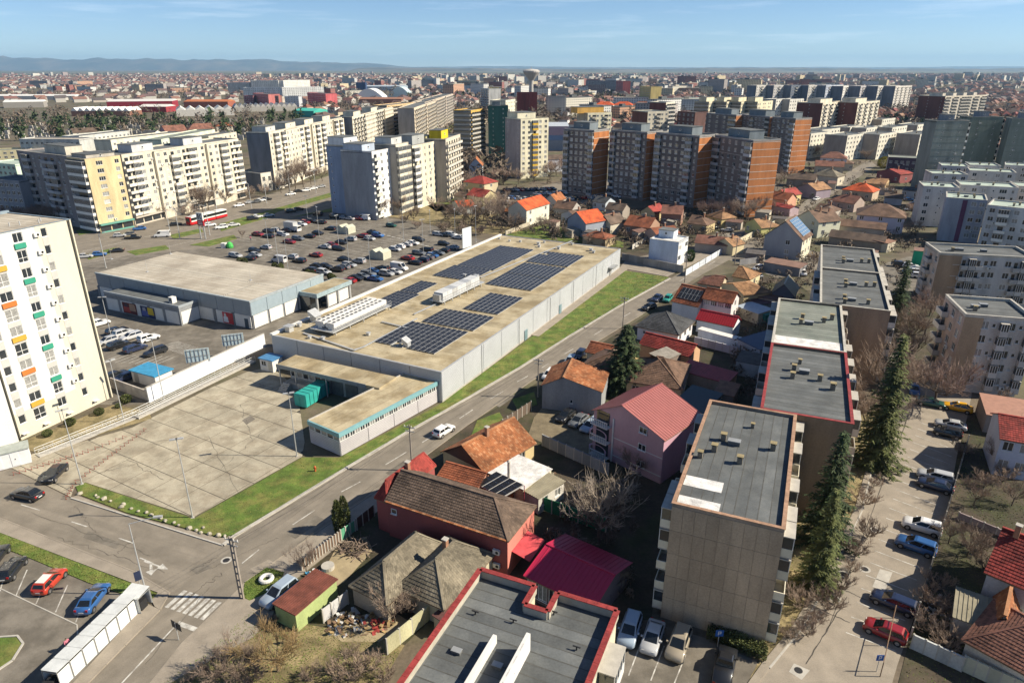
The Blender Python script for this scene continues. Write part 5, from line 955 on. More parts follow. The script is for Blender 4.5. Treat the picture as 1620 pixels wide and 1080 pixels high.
mb = MB(); mb.face([(l1_ + .02, 1.0, 2.9), (l1_ + .02, 5.2, 2.9), (l1_ + 2.3, 5.2, 2.3), (l1_ + 2.3, 1.0, 2.3)]); mb.face([(l1_ + .02, 1.0, 2.84), (l1_ + 2.3, 1.0, 2.24), (l1_ + 2.3, 5.2, 2.24), (l1_ + .02, 5.2, 2.84)]); mb.build('awning', mat('red_awning', (.45, .06, .07), .5), h1)
house('street-front wing of the red house with a bright red tiled roof', (595, 783), (613, 790), 5.0, 9.5, 1.9, 'y', (1, 1), 'red', (.30, .08, .075), front='.', over=.2, chim=[(.7, .5, .6)])
house('low red-tiled annexe between the red house and the orange-roofed cottage', (690, 757), (752, 775), 3.0, 4.0, 1.0, 'x', (0, 0), 'brick', (.4, .2, .14), front='.', over=.2, lean=.7)
house('cottage with a weathered orange tile roof, dark gable and chimney by the street', (701, 713), (767, 746), 3.0, 10.5, 2.6, 'y', (0, 0), 'orange', (.50, .40, .22), front='.', right='ww', lwall=(.2, .13, .09), gcol=(.09, .05, .035), chim=[(.55, .42, .85)], over=.3)
def flat_shed(label, A, B, z, depth, roofm, wall=(.55, .5, .42), front='.', slope=0, name='shed', right='', roof_color=None, ribs=0, ang=None, length=None, over=.15):
    o, a, Lw = frame2(A, B, z)
    if ang is not None: a = R(ang)
    if length: Lw = length
    root = thing(name, label, 'shed', o, a); facade(root, (0, 0), 0, Lw, 0, z - .1, 1, .1, z - .3, front, M['wallstain'], wall, ac=0, wscale=.7); facade(root, (0, depth), -math.pi / 2, depth, 0, z - .1, 1, .1, z - .3, '.', M['wallstain'], wall, ac=0); facade(root, (Lw, 0), math.pi / 2, depth, 0, z - .1, 1, .1, z - .3, right or '.', M['wallstain'], wall, ac=0, wscale=.7)
    mb = MB(); mb.face([(Lw, depth, 0), (0, depth, 0), (0, depth, z - .1), (Lw, depth, z - .1)]); mb.build('wall', M['wallstain'], root, color=wall)
    e = over; mb = MB(); c = [(-e, -e, z), (Lw + e, -e, z), (Lw + e, depth + e, z + slope), (-e, depth + e, z + slope)]; mb.face(c); mb.face([(p[0], p[1], p[2] - .1) for p in c][::-1])
    for i in range(4): p, q = c[i], c[(i + 1) % 4]; mb.face([(p[0], p[1], p[2] - .1), (q[0], q[1], q[2] - .1), q, p])
    rf = mb.build('roof', roofm, root, color=roof_color)
    if ribs:
        sm = MB(); seam_plane(sm, *[(p[0], p[1], p[2] + .015) for p in c], sp=ribs, h=.06); tag(sm.build('seam_sheets', roofm, rf, color=roof_color), kind='stuff')
    return root
flat_shed('low white-roofed outbuilding with a stove pipe between the cottage and the shed', (769, 746), (828, 773), 2.9, 6.2, M['felt_white'], (.62, .56, .42))
o = G(805, 757, 2.9); t = thing('stove_pipe', 'tall pale stove pipe standing on the white flat roof', 'chimney', o); mb = MB(); mb.tube((0, 0, 0), (0, 0, 2.6), .2, .2, 10); mb.build('pipe', M['kerb'], t); mb = MB(); mb.tube((0, 0, 2.7), (0, 0, 2.9), .3, .05, 10); mb.tube((0, 0, 2.6), (0, 0, 2.7), .05, .05, 4); mb.build('cowl', M['kerb'], t)
fc = mat('fibre_cement', (.26, .235, .17), .9, .2, .6)
flat_shed('shed with a ribbed grey fibre-cement roof beside the green tarpaulin fence', (829, 775), (852, 788), 2.5, 5.0, fc, (.5, .48, .44), right='ww', ribs=.35, slope=.3)
flat_shed('brown boarded lean-to under the tilted solar roof', (757, 772), (812, 776), 2.3, 3.0, M['wood'], (.2, .1, .05), over=0)
# tilted 4 x 4 solar roof
p0, pu, pv_ = G(752, 764, 3.0), G(795, 786, 3.0), G(785, 745, 4.1); so_ = thing('solar_roof', 'tilted square of sixteen dark solar panels behind the red house', 'solar array', p0); du = (pu - p0) / 4; dv = (pv_ - p0) / 4; nn = du.cross(dv).normalized()
for i in range(4):
    for j in range(4):
        mb = MB(); c0 = du * (i + .05) + dv * (j + .05); c1 = du * (i + .95) + dv * (j + .05); c2 = du * (i + .95) + dv * (j + .95); c3 = du * (i + .05) + dv * (j + .95); mb.face([c0, c1, c2, c3], 0); mb.face([c0 - nn * .05, c1 - nn * .05, c1, c0], 1); mb.build('panel', [M['pv'], M['galv']], so_)
mb = MB(); q = [-nn * .06, du * 4 - nn * .06, du * 4 + dv * 4 - nn * .06, dv * 4 - nn * .06]; mb.face(q); mb.face([v - nn * .15 for v in q][::-1]); mb.face([q[1], q[1] - nn * .15, q[2] - nn * .15, q[2]][::-1]); mb.build('backing', M['white'], so_)
for v in q: mb = MB(); mb.tube(v - nn * .15, Vector((v.x, v.y, -p0.z)), .06, .06, 5); mb.build('post', mat('red_frame', (.30, .04, .05), .5), so_)
# derelict house with grey tiles
house('derelict grey-tiled house wing with a low hip, next to the lime garage', (557, 923), (612, 951), 2.8, 10.5, 2.3, 'y', (1, 1), 'grey', (.42, .36, .27), front='.', wm='wallstain', over=.3)
house('main body of the derelict grey-tiled house with patched roof beside the red house', (628, 925), (702, 958), 2.8, 9.5, 2.5, 'y', (1, 1), 'grey', (.50, .45, .33), front='.', right='w.s', wm='wallstain', over=.3, chim=[(.45, .55, .8)])
for i, (x, y, r_) in enumerate([(700, 868, .4), (712, 874, 1.2), (690, 862, .9), (722, 880, .2), (680, 872, 1.5)]):
    c = G(x, y, .6); t = thing('roof_timber', 'bare rafter of the collapsed roof behind the derelict house', 'timber', c, r_, 'collapsed rafters'); mb = MB(); mb.bar((-2.2, 0, 1.3), (2.2, 0, .9), .14, .14); mb.build('beam', M['wood'], t)
lm = mat('lime_wall', (.36, .47, .14), .8, .12, .6)
gz = flat_shed('lime green garage with a rusty red sheet roof beside the silver car', (434, 954), (467, 971), 2.4, 5.9, mat('rusty_sheet', (.15, .05, .035), .8, .35, .8, 10), (.33, .40, .17), ribs=.28, name='garage')
flat_shed('flat brown roof between the derelict house and the pale fence', (686, 972), (706, 985), 2.0, 6.5, mat('rust_roof', (.10, .045, .04), .8, .3), (.45, .4, .3))
# the magenta shed
mg = (.40, .018, .06)
m_, _, _ = house('garage hall with a ribbed magenta metal roof behind the notched block', (833, 909), (938, 960), 3.0, 8.3, 1.2, 'x', (0, 0), 'red', (.12, .09, .09), 'metal', mg, front='tttttt', over=.25, name='garage_hall', lean=.52)
# the pink-purple house
PUR = (.50, .31, .325)
p_, pa, pl_ = house('three-storey purple house with a red sheet roof and white arched balconies', (940, 648), (1051, 694), 7.2, 9.6, 2.6, 'y', (0, 0), 'red', PUR, 'metal', (.34, .12, .11), front='.', right='.', over=.3, lean=.42, gcol=PUR, rwall=(.50, .30, .38))
for x, z in ((.72, 7.0), (.72, 4.3), (.72, 1.6)): inst(win_mesh(1.3, 1.0, 2), 'window', p_, (pl_ * x, -.16, z - .3))
mb = MB(); mb.box(pl_ * .3, -.03, 4.0, pl_, 0, 4.12); mb.box(pl_ * .3, -.03, 1.1, pl_, 0, 1.22); mb.box(pl_ * .29, -.12, 0, pl_ * .29 + .25, 0, 7.1); mb.build('white_trim', M['white'], p_)
for z in (.4, 3.0, 5.6):
    mb = MB(); mb.box(.2, -1.1, z - .12, pl_ * .27, -.01, z); b_ = mb.build('balcony', M['white'], p_)
    rl = MB()
    for i in range(9): x = .25 + (pl_ * .27 - .35) * i / 8; rl.tube((x, -1.05, z), (x, -1.05, z + .85), .06, .05, 6)
    rl.box(.2, -1.12, z + .85, pl_ * .27, -.98, z + .95); rl.build('balustrade', M['white'], b_)
    ar = MB(); n = 10; xc, rr_ = (.2 + pl_ * .27) / 2, (pl_ * .27 - .2) / 2
    for k in range(n):
        a0, a1 = math.pi * k / n, math.pi * (k + 1) / n; P = lambda a, r: (xc + r * math.cos(a), -1.05, z + 1.45 + .6 * r / rr_ * math.sin(a)); ar.face([P(a0, rr_), P(a1, rr_), P(a1, rr_ * .82), P(a0, rr_ * .82)]); ar.face([P(a0, rr_ * .82), P(a1, rr_ * .82), (P(a1, rr_ * .82)[0], -.9, P(a1, rr_ * .82)[2]), (P(a0, rr_ * .82)[0], -.9, P(a0, rr_ * .82)[2])])
    for sx in (.2, pl_ * .27 - .15): ar.box(sx, -1.12, z + .9, sx + .15, -.98, z + 1.5)
    if z < 5: ar.build('arch', mat('purple_trim', (.45, .32, .42), .8), b_)
    dr = MB(); dr.box(.6, -.05, z, pl_ * .24, -.01, z + 2.0); dr.build('door', M['glass'], b_)
house('gabled grey rendered building with a patched orange roof on the parking yard', (858, 609), (952, 620), 4.4, 8.0, 1.9, 'y', (0, 0), 'orange', (.27, .28, .29), front='..s..', wm='wallstain', lean=.36, over=.15)
house('brown-tiled hipped house behind the big spruce', (992, 600), (1078, 613), 3.6, 10.5, 2.9, 'x', (1, 1), 'brown', (.5, .4, .25), front='w.w', right='w', rwall=(.62, .5, .3), over=.4)
house('brown-tiled street wing left of the big spruce', (921, 577), (984, 592), 3.4, 9.0, 2.2, 'x', (1, 0), 'brown', (.55, .42, .2), front='w', over=.3)
house('low orange-tiled roof piece between spruce and street', (929, 555), (962, 562), 3.2, 4.5, 1.2, 'x', (0, 0), 'brick', (.5, .4, .3), front='.')
house('white house with a slate-grey hipped roof by the street', (1009, 514), (1073, 527), 3.3, 9.0, 2.6, 'x', (1, 1), 'slate', (.64, .64, .68), front='s..', right='www', over=.45)
h11, a11, l11 = house('white house whose orange tile roof carries two rows of solar panels', (1064, 475), (1104, 484), 3.6, 9.0, 2.9, 'x', (0, 0), 'brick', (.66, .66, .68), front='.', right='.', over=.3)
def roof_pv(root, Lw, depth, ze, rh, nx, ny, x0, t0, w_=1.0, l_=1.7, over=.3):
    sl = math.atan2(rh, depth / 2); 
    for i in range(nx):
        for j in range(ny):
            s_ = t0 + j * (l_ + .06); mb = MB(); mb.box(0, 0, 0, w_, l_, .05, 1); mb.box(.03, .03, .05, w_ - .03, l_ - .03, .055, 0); o_ = mb.build('solar_panel', [M['pv'], M['galv']], root, (x0 + i * (w_ + .05), s_ * math.cos(sl), ze + s_ * math.sin(sl) + .2)); o_.rotation_euler = (sl, 0, 0)
roof_pv(h11, l11, 9, 3.6, 2.9, 6, 2, l11 * .12, 1.0, l11 * .125, 1.6)
house('two-storey white house with an orange roof and a wide glazed veranda', (1113, 471), (1158, 479), 5.2, 5.5, 1.7, 'x', (0, 0), 'brick', (.62, .58, .58), front='WWWW', nfl=2, over=.3, right='w')
house('low house with a dark red metal roof before the glazed veranda', (1103, 504), (1160, 516), 3.0, 4.6, 1.5, 'x', (0, 0), 'red', (.62, .66, .70), front='....', over=.25, style='metal', color=(.33, .02, .025))
house('pink-red tiled house with a peach gable next to the walled garden', (1013, 543), (1091, 563), 3.0, 5.0, 1.6, 'x', (0, 0), 'red', (.52, .33, .2), front='.', over=.25)
flat_shed('long peach-walled outbuilding with a red sheet roof behind the spruce', (1075, 585), (1150, 606), 2.6, 4.5, mat('red_sheet', (.36, .06, .06), .5, .15), (.50, .36, .26), slope=.5, ribs=.5)
house('house with a broad plain ochre roof above the street bend', (1142, 449), (1177, 466), 4.0, 8.0, 1.4, 'y', (0, 1), 'ochre', (.58, .48, .28), front='.', right='w', over=.3)
house('brown-tiled cottage at the street bend beside the ochre roof', (1105, 447), (1140, 452), 3.2, 6.5, 1.6, 'x', (1, 0), 'rust', (.5, .42, .3), front='.', over=.3)
house('ochre-tiled cottage end facing the white parked car', (1160, 436), (1186, 441), 3.4, 7, 1.8, 'x', (0, 1), 'ochre', (.62, .54, .34), front='.', over=.3, right='w')
flat_shed('navy blue sheet roof with a long pale skylight over the walled garden', (1168, 536), (1203, 553), 3.2, 9.0, mat('navy_sheet', (.018, .035, .09), .4, .1), (.4, .42, .46), slope=.8)
flat_shed('white garden wall building with a pale blue top', (1105, 520), (1180, 540), 2.4, 1.6, M['white'], (.62, .66, .72))
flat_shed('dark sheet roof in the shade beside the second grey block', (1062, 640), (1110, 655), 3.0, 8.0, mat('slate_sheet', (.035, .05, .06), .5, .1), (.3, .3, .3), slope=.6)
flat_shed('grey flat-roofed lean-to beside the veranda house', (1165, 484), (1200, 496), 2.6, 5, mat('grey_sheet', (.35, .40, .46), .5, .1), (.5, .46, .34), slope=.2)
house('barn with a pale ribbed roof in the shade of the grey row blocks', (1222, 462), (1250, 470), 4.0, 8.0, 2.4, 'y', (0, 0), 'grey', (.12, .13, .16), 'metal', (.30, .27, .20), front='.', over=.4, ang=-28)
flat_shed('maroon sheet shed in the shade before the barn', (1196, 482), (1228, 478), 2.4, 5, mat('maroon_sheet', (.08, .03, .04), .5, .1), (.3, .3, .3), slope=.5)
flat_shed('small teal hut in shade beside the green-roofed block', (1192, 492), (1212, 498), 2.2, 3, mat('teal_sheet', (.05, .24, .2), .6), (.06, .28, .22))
# grey gabled house with the blue solar roof
h16, a16, l16 = house('tall grey gabled house with a blue solar roof on the corner', (1210, 372), (1270, 380), 6.2, 10.5, 5.0, 'y', (0, 0), 'brown', (.30, .31, .33), front='..w.', right='www', nfl=2, over=.3, rwall=(.60, .56, .44), gcol=(.30, .31, .33))
sl = math.atan2(5.0, l16 / 2)
for i in range(6):
    for j in range(5):
        mb = MB(); mb.box(0, 0, 0, 1.0, 1.6, .05, 1); mb.box(.03, .03, .05, .97, 1.57, .055, 0); d_ = (.5 + i * 1.06); o_ = mb.build('solar_panel', [mat('pv_blue', (.12, .20, .30), .15, .1, 2, spec=.8), M['galv']], h16, (l16 / 2 + d_ * math.cos(sl), 2.2 + j * 1.65, 6.2 + 5.0 - d_ * math.sin(sl) + .22)); o_.rotation_euler = (0, sl, 0)
flat_shed('low garage with a two-tone brown roof in front of the tall grey house', (1209, 414), (1266, 424), 2.6, 5.5, mat('brown_sheet', (.20, .12, .09), .8, .2, .6), (.24, .24, .25), slope=.2)
house('brown-roofed white and yellow house behind the tall grey one', (1262, 342), (1296, 351), 5.6, 9.5, 3.0, 'y', (0, 0), 'brown', (.62, .62, .48), front='.w', right='ww', nfl=2, far=True, chim=[(.6, .4, .9), (.7, .7, .8)])
house('white villa with arched windows and a brown hipped roof', (1357, 338), (1432, 344), 6.0, 12, 3.2, 'x', (1, 1), 'brown', (.55, .54, .62), front='w.w.w', nfl=2, far=True, over=.6)
house('long low brown-roofed shed before the white villa', (1312, 373), (1398, 384), 3.0, 6, 1.6, 'x', (0, 0), 'dark', (.3, .25, .2), front='.', far=True)
house('low shed with patched grey-brown tiles beside the white villa', (1330, 356), (1400, 363), 3.2, 7, 1.6, 'x', (0, 0), 'brown', (.4, .34, .28), front='.', far=True)
flat_shed('shed with a brown flat roof against the furthest grey row block', (1325, 395), (1388, 402), 3, 5, MATS['brown_sheet'], (.4, .36, .3))
flat_shed('bright green hut with a white panel at the lane end', (1447, 396), (1476, 399), 4.4, 4.5, mat('brown_sheet', (.2, .12, .09), .8), (.02, .30, .16), name='kiosk')
# houses further up both sides of the street
HS = [((1333, 299), (1381, 304), 4, 10, 2.8, 'x', (1, 1), 'bright', (.5, .4, .3), 'red-orange hipped roof beside the far street'), ((1310, 316), (1352, 322), 3.6, 9, 2.4, 'x', (1, 0), 'rust', (.4, .32, .28), 'rust-brown roof opposite the red gabled house'), ((1290, 330), (1318, 334), 3.2, 7, 1.8, 'x', (0, 1), 'brown', (.45, .4, .35), 'small brown roof behind the yellow house'),
      ((1210, 312), (1246, 317), 4, 8, 2.4, 'x', (0, 0), 'brick', (.55, .30, .2), 'long brick-red roof beside the orange tower end'), ((1246, 310), (1268, 306), 4.5, 7, 2.2, 'x', (0, 0), 'red', (.62, .52, .24), 'red roof and yellow wall facing the street'), ((1212, 322), (1250, 330), 3.2, 5, .8, 'x', (0, 0), 'red', (.5, .38, .4), 'low pink-walled shed by the street'),
      ((1262, 296), (1292, 301), 4, 10, 2.4, 'y', (0, 0), 'ochre', (.3, .25, .3), 'ochre gable facing the far street'), ((1245, 282), (1290, 285), 4, 9, 2.4, 'x', (1, 0), 'dark', (.3, .26, .22), 'long dark shed roof beyond the tower end'), ((1285, 276), (1325, 280), 4.5, 10, 2.8, 'x', (1, 1), 'grey', (.55, .5, .4), 'grey-brown hipped roof near the street'), ((1290, 262), (1335, 264), 4.5, 9, 2.4, 'x', (0, 0), 'rust', (.5, .45, .35), 'rusty red roof behind the grey hipped one'),
      ((1298, 249), (1340, 251), 6.5, 10, 3, 'x', (1, 1), 'rust', (.62, .64, .7), 'white villa with a red-brown hipped roof'), ((1330, 258), (1350, 259), 4, 8, 2, 'x', (0, 1), 'brown', (.55, .5, .4), 'brown cottage next to the white villa'), ((1388, 271), (1425, 276), 4.5, 10, 2.0, 'y', (0, 0), 'red', (.3, .1, .1), 'dark red hall beside the school'), ((1366, 289), (1400, 292), 3.6, 12, 2.0, 'x', (0, 0), 'ochre', (.5, .36, .2), 'ochre-roofed house below the dark red hall'),
      ((1400, 312), (1428, 314), 3, 8, 1.4, 'x', (0, 0), 'dark', (.4, .42, .46), 'low shed behind the villa'), ((1428, 300), (1454, 303), 3.4, 7, 1.0, 'x', (0, 0), 'slate', (.35, .42, .5), 'blue-grey shed by the mint-roofed blocks'), ((1088, 352), (1118, 356), 3.4, 8, 2.2, 'x', (0, 1), 'brown', (.5, .4, .22), 'brown hipped cottage among bare trees'), ((1118, 340), (1142, 346), 3.6, 7, 2, 'x', (1, 1), 'ochre', (.6, .48, .22), 'small ochre hipped cottage'), ((1180, 352), (1205, 360), 3.6, 8, 2.2, 'y', (0, 1), 'ochre', (.58, .55, .22), 'yellow cottage with a hipped roof by the junction'),
      ((1100, 383), (1150, 388), 3, 7, 1.8, 'x', (0, 0), 'rust', (.4, .33, .27), 'long brown-red roof along the street fence'), ((1132, 383), (1160, 389), 3.2, 6, 1.8, 'y', (0, 0), 'ochre', (.55, .47, .3), 'ochre roofed cottage at the junction'),
      ((898, 346), (927, 353), 5.2, 9.5, 3.2, 'y', (0, 0), 'bright', (.30, .33, .38), 'grey house with a glowing orange roof'), ((988, 355), (1027, 360), 3.6, 9.5, 2.6, 'x', (0, 0), 'brick', (.35, .22, .15), 'broad brick-red roof and cream gable'), ((1046, 337), (1078, 339), 4.6, 8.5, 2.4, 'x', (0, 0), 'rust', (.28, .16, .12), 'rust-roofed house with white windows and a peach gable'), ((1014, 334), (1036, 337), 3.6, 8.5, 2.2, 'y', (0, 0), 'red', (.5, .42, .24), 'dark red roof with solar panels by the dark towers'),
      ((833, 332), (869, 321), 6.2, 8, 2.8, 'x', (0, 0), 'bright', (.66, .64, .52), 'white two-storey house with a red-orange roof and dormer gables'), ((792, 333), (832, 336), 3.4, 7, 1.6, 'x', (1, 0), 'orange', (.5, .4, .3), 'low orange roof left of the white two-storey house'), ((739, 308), (765, 312), 4.6, 8.5, 2.4, 'x', (0, 0), 'red', (.62, .54, .3), 'yellow house with a dark red sheet roof'), ((715, 319), (727, 327), 3.2, 6.5, 1.4, 'y', (0, 0), 'bright', (.5, .52, .5), 'small house with an orange roof by the blocks'), ((718, 309), (742, 313), 3, 7, 1.4, 'x', (0, 0), 'dark', (.4, .36, .3), 'dark old roof behind the small orange one'),
      ((876, 328), (905, 331), 4, 8, 2.2, 'x', (0, 0), 'brown', (.36, .33, .3), 'grey cottage with a mossy brown roof and pale gable'), ((862, 316), (880, 318), 4, 8, 2.4, 'y', (0, 0), 'orange', (.6, .56, .5), 'orange gable roof near the court'), ((938, 318), (958, 321), 3.4, 7, 1.8, 'x', (0, 0), 'slate', (.5, .55, .6), 'blue-grey shed in the shade of the dark towers'), ((958, 330), (985, 333), 4, 7, 2, 'x', (0, 0), 'dark', (.3, .26, .22), 'dark cottage below the dark towers'), ((946, 350), (966, 354), 4, 8, 2.4, 'y', (0, 0), 'dark', (.55, .5, .4), 'white cottage with a dark roof beside the glowing orange one'),
      ((922, 372), (958, 378), 3, 6, 1.4, 'x', (1, 1), 'brick', (.5, .4, .25), 'low brick-red roof by the supermarket corner'), ((888, 338), (912, 344), 3.6, 8, 1.8, 'y', (0, 0), 'brown', (.4, .45, .5), 'grey-blue cottage behind the glowing orange roof'), ((1040, 372), (1075, 368), 3.2, 7, 1.8, 'x', (0, 0), 'brick', (.5, .36, .28), 'brick-red roof behind the white cube house'), ((742, 262), (763, 262), 9, 10, 3.5, 'y', (0, 0), 'orange', (.42, .48, .55), 'blue-grey gabled house with an orange roof by the cream tower'), ((733, 287), (766, 291), 6, 10, 2.5, 'x', (1, 1), 'red', (.5, .42, .28), 'chapel-like house with a bright red roof'),
      ((866, 252), (895, 251), 7, 14, 1.5, 'x', (0, 0), 'dark', (.6, .62, .66), 'white hall with a dark ribbed roof beside the dark towers'), ((115, 210), (160, 208), 6, 12, 3, 'x', (0, 0), 'dark', (.6, .56, .46), 'dark-roofed villa behind the cream slab'), ((262, 208), (296, 206), 8, 12, 4, 'x', (0, 0), 'rust', (.55, .3, .28), 'pink villa with a brown roof behind the slab'), ((298, 205), (338, 203), 7, 12, 4, 'x', (1, 0), 'rust', (.62, .56, .42), 'cream villa with a red-brown roof'), ((342, 200), (368, 199), 6, 10, 3, 'x', (1, 1), 'brick', (.6, .55, .45), 'red-roofed villa by the pines'), ((240, 214), (260, 211), 7, 10, 3, 'y', (0, 0), 'slate', (.66, .64, .56), 'white gabled villa behind the slab')]
for q in HS:
    house(q[9] if 'house' in q[9] or 'cottage' in q[9] or 'villa' in q[9] else 'house with ' + q[9], q[0], q[1], q[2], q[3], q[4], q[5], q[6], q[7], q[8], front='w.w' if q[2] > 3.3 else '.', right='w' if q[2] > 4 else '', far=True, nfl=2 if q[2] > 5.5 else 1, over=.3, chim=[(.6, .5, .8)] if q[2] < 5 else ())
# white cube house
block('modern white cube house with a glazed roof box beside the supermarket', (1028, 379), (1074, 385), 7.2, 8.5, 2, '...', right='W.W', wall=(.50, .56, .66), rwall=(.72, .72, .7), roof='felt_white', pent=[(.1, .62, .55, 1, 2.2, (.6, .66, .72))], name='house', cat='house', par=.3, ac=0)
# houses at the right edge
house('house with a bright red ribbed tile roof and bluish wall at the right edge', (1563, 903), (1640, 935), 5.0, 9, 3.0, 'x', (0, 0), 'red', (.42, .43, .47), front='..s', wm='wallstain', over=.3, chim=[(.25, .45, .9)])
house('low brown-tiled roof house at the lower right corner', (1530, 1010), (1650, 1075), 3.0, 8, 2.6, 'x', (1, 0), 'rust', (.55, .5, .42), front='.', wm='wallstain', over=.35)
house('small orange-tiled annexe above the lower right corner', (1568, 985), (1600, 998), 3.0, 5, 1.6, 'y', (0, 0), 'orange', (.5, .45, .4), front='.', over=.3)
flat_shed('shed with a grey ribbed roof beside the bluish house', (1510, 975), (1580, 1000), 2.4, 4.5, fc, (.4, .38, .36), slope=.4, ribs=.4)
flat_shed('salmon flat-roofed shed with a timber wall by the taxi', (1562, 655), (1640, 668), 3.2, 7.5, mat('salmon_roof', (.34, .18, .13), .8, .12), (.22, .19, .18), slope=.4)
house('pale blue two-storey house with a red roof at the right edge', (1585, 692), (1640, 702), 6.0, 8, 1.8, 'x', (0, 0), 'red', (.46, .50, .60), front='ww', nfl=2, over=.3)
# ================================================================== VEHICLES
CK = {  # length, half width, height, belt, base x0,x1, roof x0,x1 (fractions from the tail), stations (x, top)
    'hatchback': (4.05, .88, 1.50, .95, .02, .78, .11, .56, [(0, .62), (.015, .9), (.06, .97), (.3, .97), (.62, .96), (.74, .95), (.88, .90), (.955, .80), (.99, .66), (1, .5)]),
    'saloon': (4.55, .90, 1.46, .95, .10, .77, .25, .55, [(0, .62), (.015, .88), (.05, .97), (.14, .99), (.3, .96), (.64, .95), (.76, .94), (.90, .88), (.965, .78), (.99, .64), (1, .5)]),
    'estate car': (4.65, .90, 1.50, .96, .015, .76, .07, .56, [(0, .62), (.012, .9), (.05, .97), (.3, .97), (.64, .96), (.75, .95), (.90, .89), (.965, .79), (.99, .65), (1, .5)]),
    'SUV': (4.45, .93, 1.68, 1.06, .015, .76, .07, .56, [(0, .65), (.012, 1.0), (.05, 1.08), (.3, 1.08), (.62, 1.07), (.74, 1.05), (.92, .95), (.98, .75), (1, .55)]),
    'van': (5.3, .98, 2.25, 1.15, .005, .84, .01, .70, [(0, .7), (.01, 1.12), (.3, 1.16), (.7, 1.16), (.84, 1.12), (.94, .98), (.99, .75), (1, .55)]),
    'pickup': (5.2, .93, 1.75, 1.05, .40, .78, .44, .64, [(0, .7), (.01, 1.0), (.38, 1.04), (.6, 1.06), (.78, 1.03), (.93, .94), (.98, .75), (1, .55)])}
def car_geo(kind):
    Lc, W_, Hc, belt, b0, b1, r0, r1, st = CK[kind]; parts = {}
    body = MB(); rings = []
    for fx, zt in st:
        e = min(1, .86 + 2.2 * min(fx, 1 - fx)) if fx not in (0, 1) else .80; w_ = W_ * e; zb = .24 if .02 < fx < .98 else .34; x = (fx - .5) * Lc
        half = [(w_ * .88, zb), (w_, zb + .14), (w_, zb + (zt - zb) * .62), (w_ * .965, zt - .07), (w_ * .88, zt)]
        rings.append([(x, -y, z) for y, z in half] + [(x, y, z) for y, z in half[::-1]])
    i0 = len(body.v)
    for r in rings: body.v += r
    n = 10
    for k in range(len(rings) - 1):
        for j in range(n): a = k * n + j; b = k * n + (j + 1) % n; body.f.append((b, a, a + n, b + n)); body.m.append(0)
    body.f.append(tuple(range(n))); body.m.append(0); body.f.append(tuple(len(body.v) - 1 - k for k in range(n))); body.m.append(0)
    X = lambda f: (f - .5) * Lc; wb, wr = W_ * .90, W_ * (.72 if kind != 'van' else .84); zb = belt - .03; zr = Hc - .09
    lo = [(X(b0), -wb, zb), (X(b1), -wb * .93, zb - .02), (X(b1), wb * .93, zb - .02), (X(b0), wb, zb)]; hi = [(X(r0), -wr, zr), (X(r1), -wr, zr), (X(r1), wr, zr), (X(r0), wr, zr)]; c = .16
    top = [(X(r0) + c, -wr + .12, Hc), (X(r1) - c * 1.6, -wr + .12, Hc - .015), (X(r1) - c * 1.6, wr - .12, Hc - .015), (X(r0) + c, wr - .12, Hc)]
    cab = MB()
    for k in range(4): cab.face([lo[k], lo[(k + 1) % 4], hi[(k + 1) % 4], hi[k]]); cab.face([hi[k], hi[(k + 1) % 4], top[(k + 1) % 4], top[k]])
    cab.face(top)
    def ins(q, u0, u1, v0, v1, d=.012):
        q = [Vector(p) for p in q]; P = lambda u, v: q[0].lerp(q[1], u).lerp(q[3].lerp(q[2], u), v); nrm = (q[1] - q[0]).cross(q[3] - q[0]).normalized() * d; return [P(u0, v0) + nrm, P(u1, v0) + nrm, P(u1, v1) + nrm, P(u0, v1) + nrm]
    side = [lo[0], lo[1], hi[1], hi[0]]; sideR = [lo[2], lo[3], hi[3], hi[2]]; front = [lo[1], lo[2], hi[2], hi[1]]; rear = [lo[3], lo[0], hi[0], hi[3]]; G_ = {}
    van = kind == 'van'
    if van: G_['side_window'] = [ins(side, .72, .96, .12, .9), ins(sideR, .04, .28, .12, .9)]
    else: G_['side_window'] = [ins(side, .05, .47, .10, .94), ins(side, .51, .93, .10, .94), ins(sideR, .07, .49, .10, .94), ins(sideR, .53, .95, .10, .94)]
    G_['windscreen'] = [ins(front, .07, .93, .06, .96)]; G_['rear_window'] = [ins(rear, .1, .9, .25 if kind != 'saloon' else .1, .92)]
    return body, cab, G_, (Lc, W_, Hc)
def wheel_mesh():
    mb = MB(); mb.tube((0, -.11, 0), (0, .11, 0), .32, .32, 14, 0); return mb.mesh('wheel', [M['tyre']])
WHEEL = wheel_mesh(); rm = MB(); rm.tube((0, -.115, 0), (0, .115, 0), .2, .2, 10, 0); RIM = rm.mesh('rim', [M['rim']])
CARP = {}
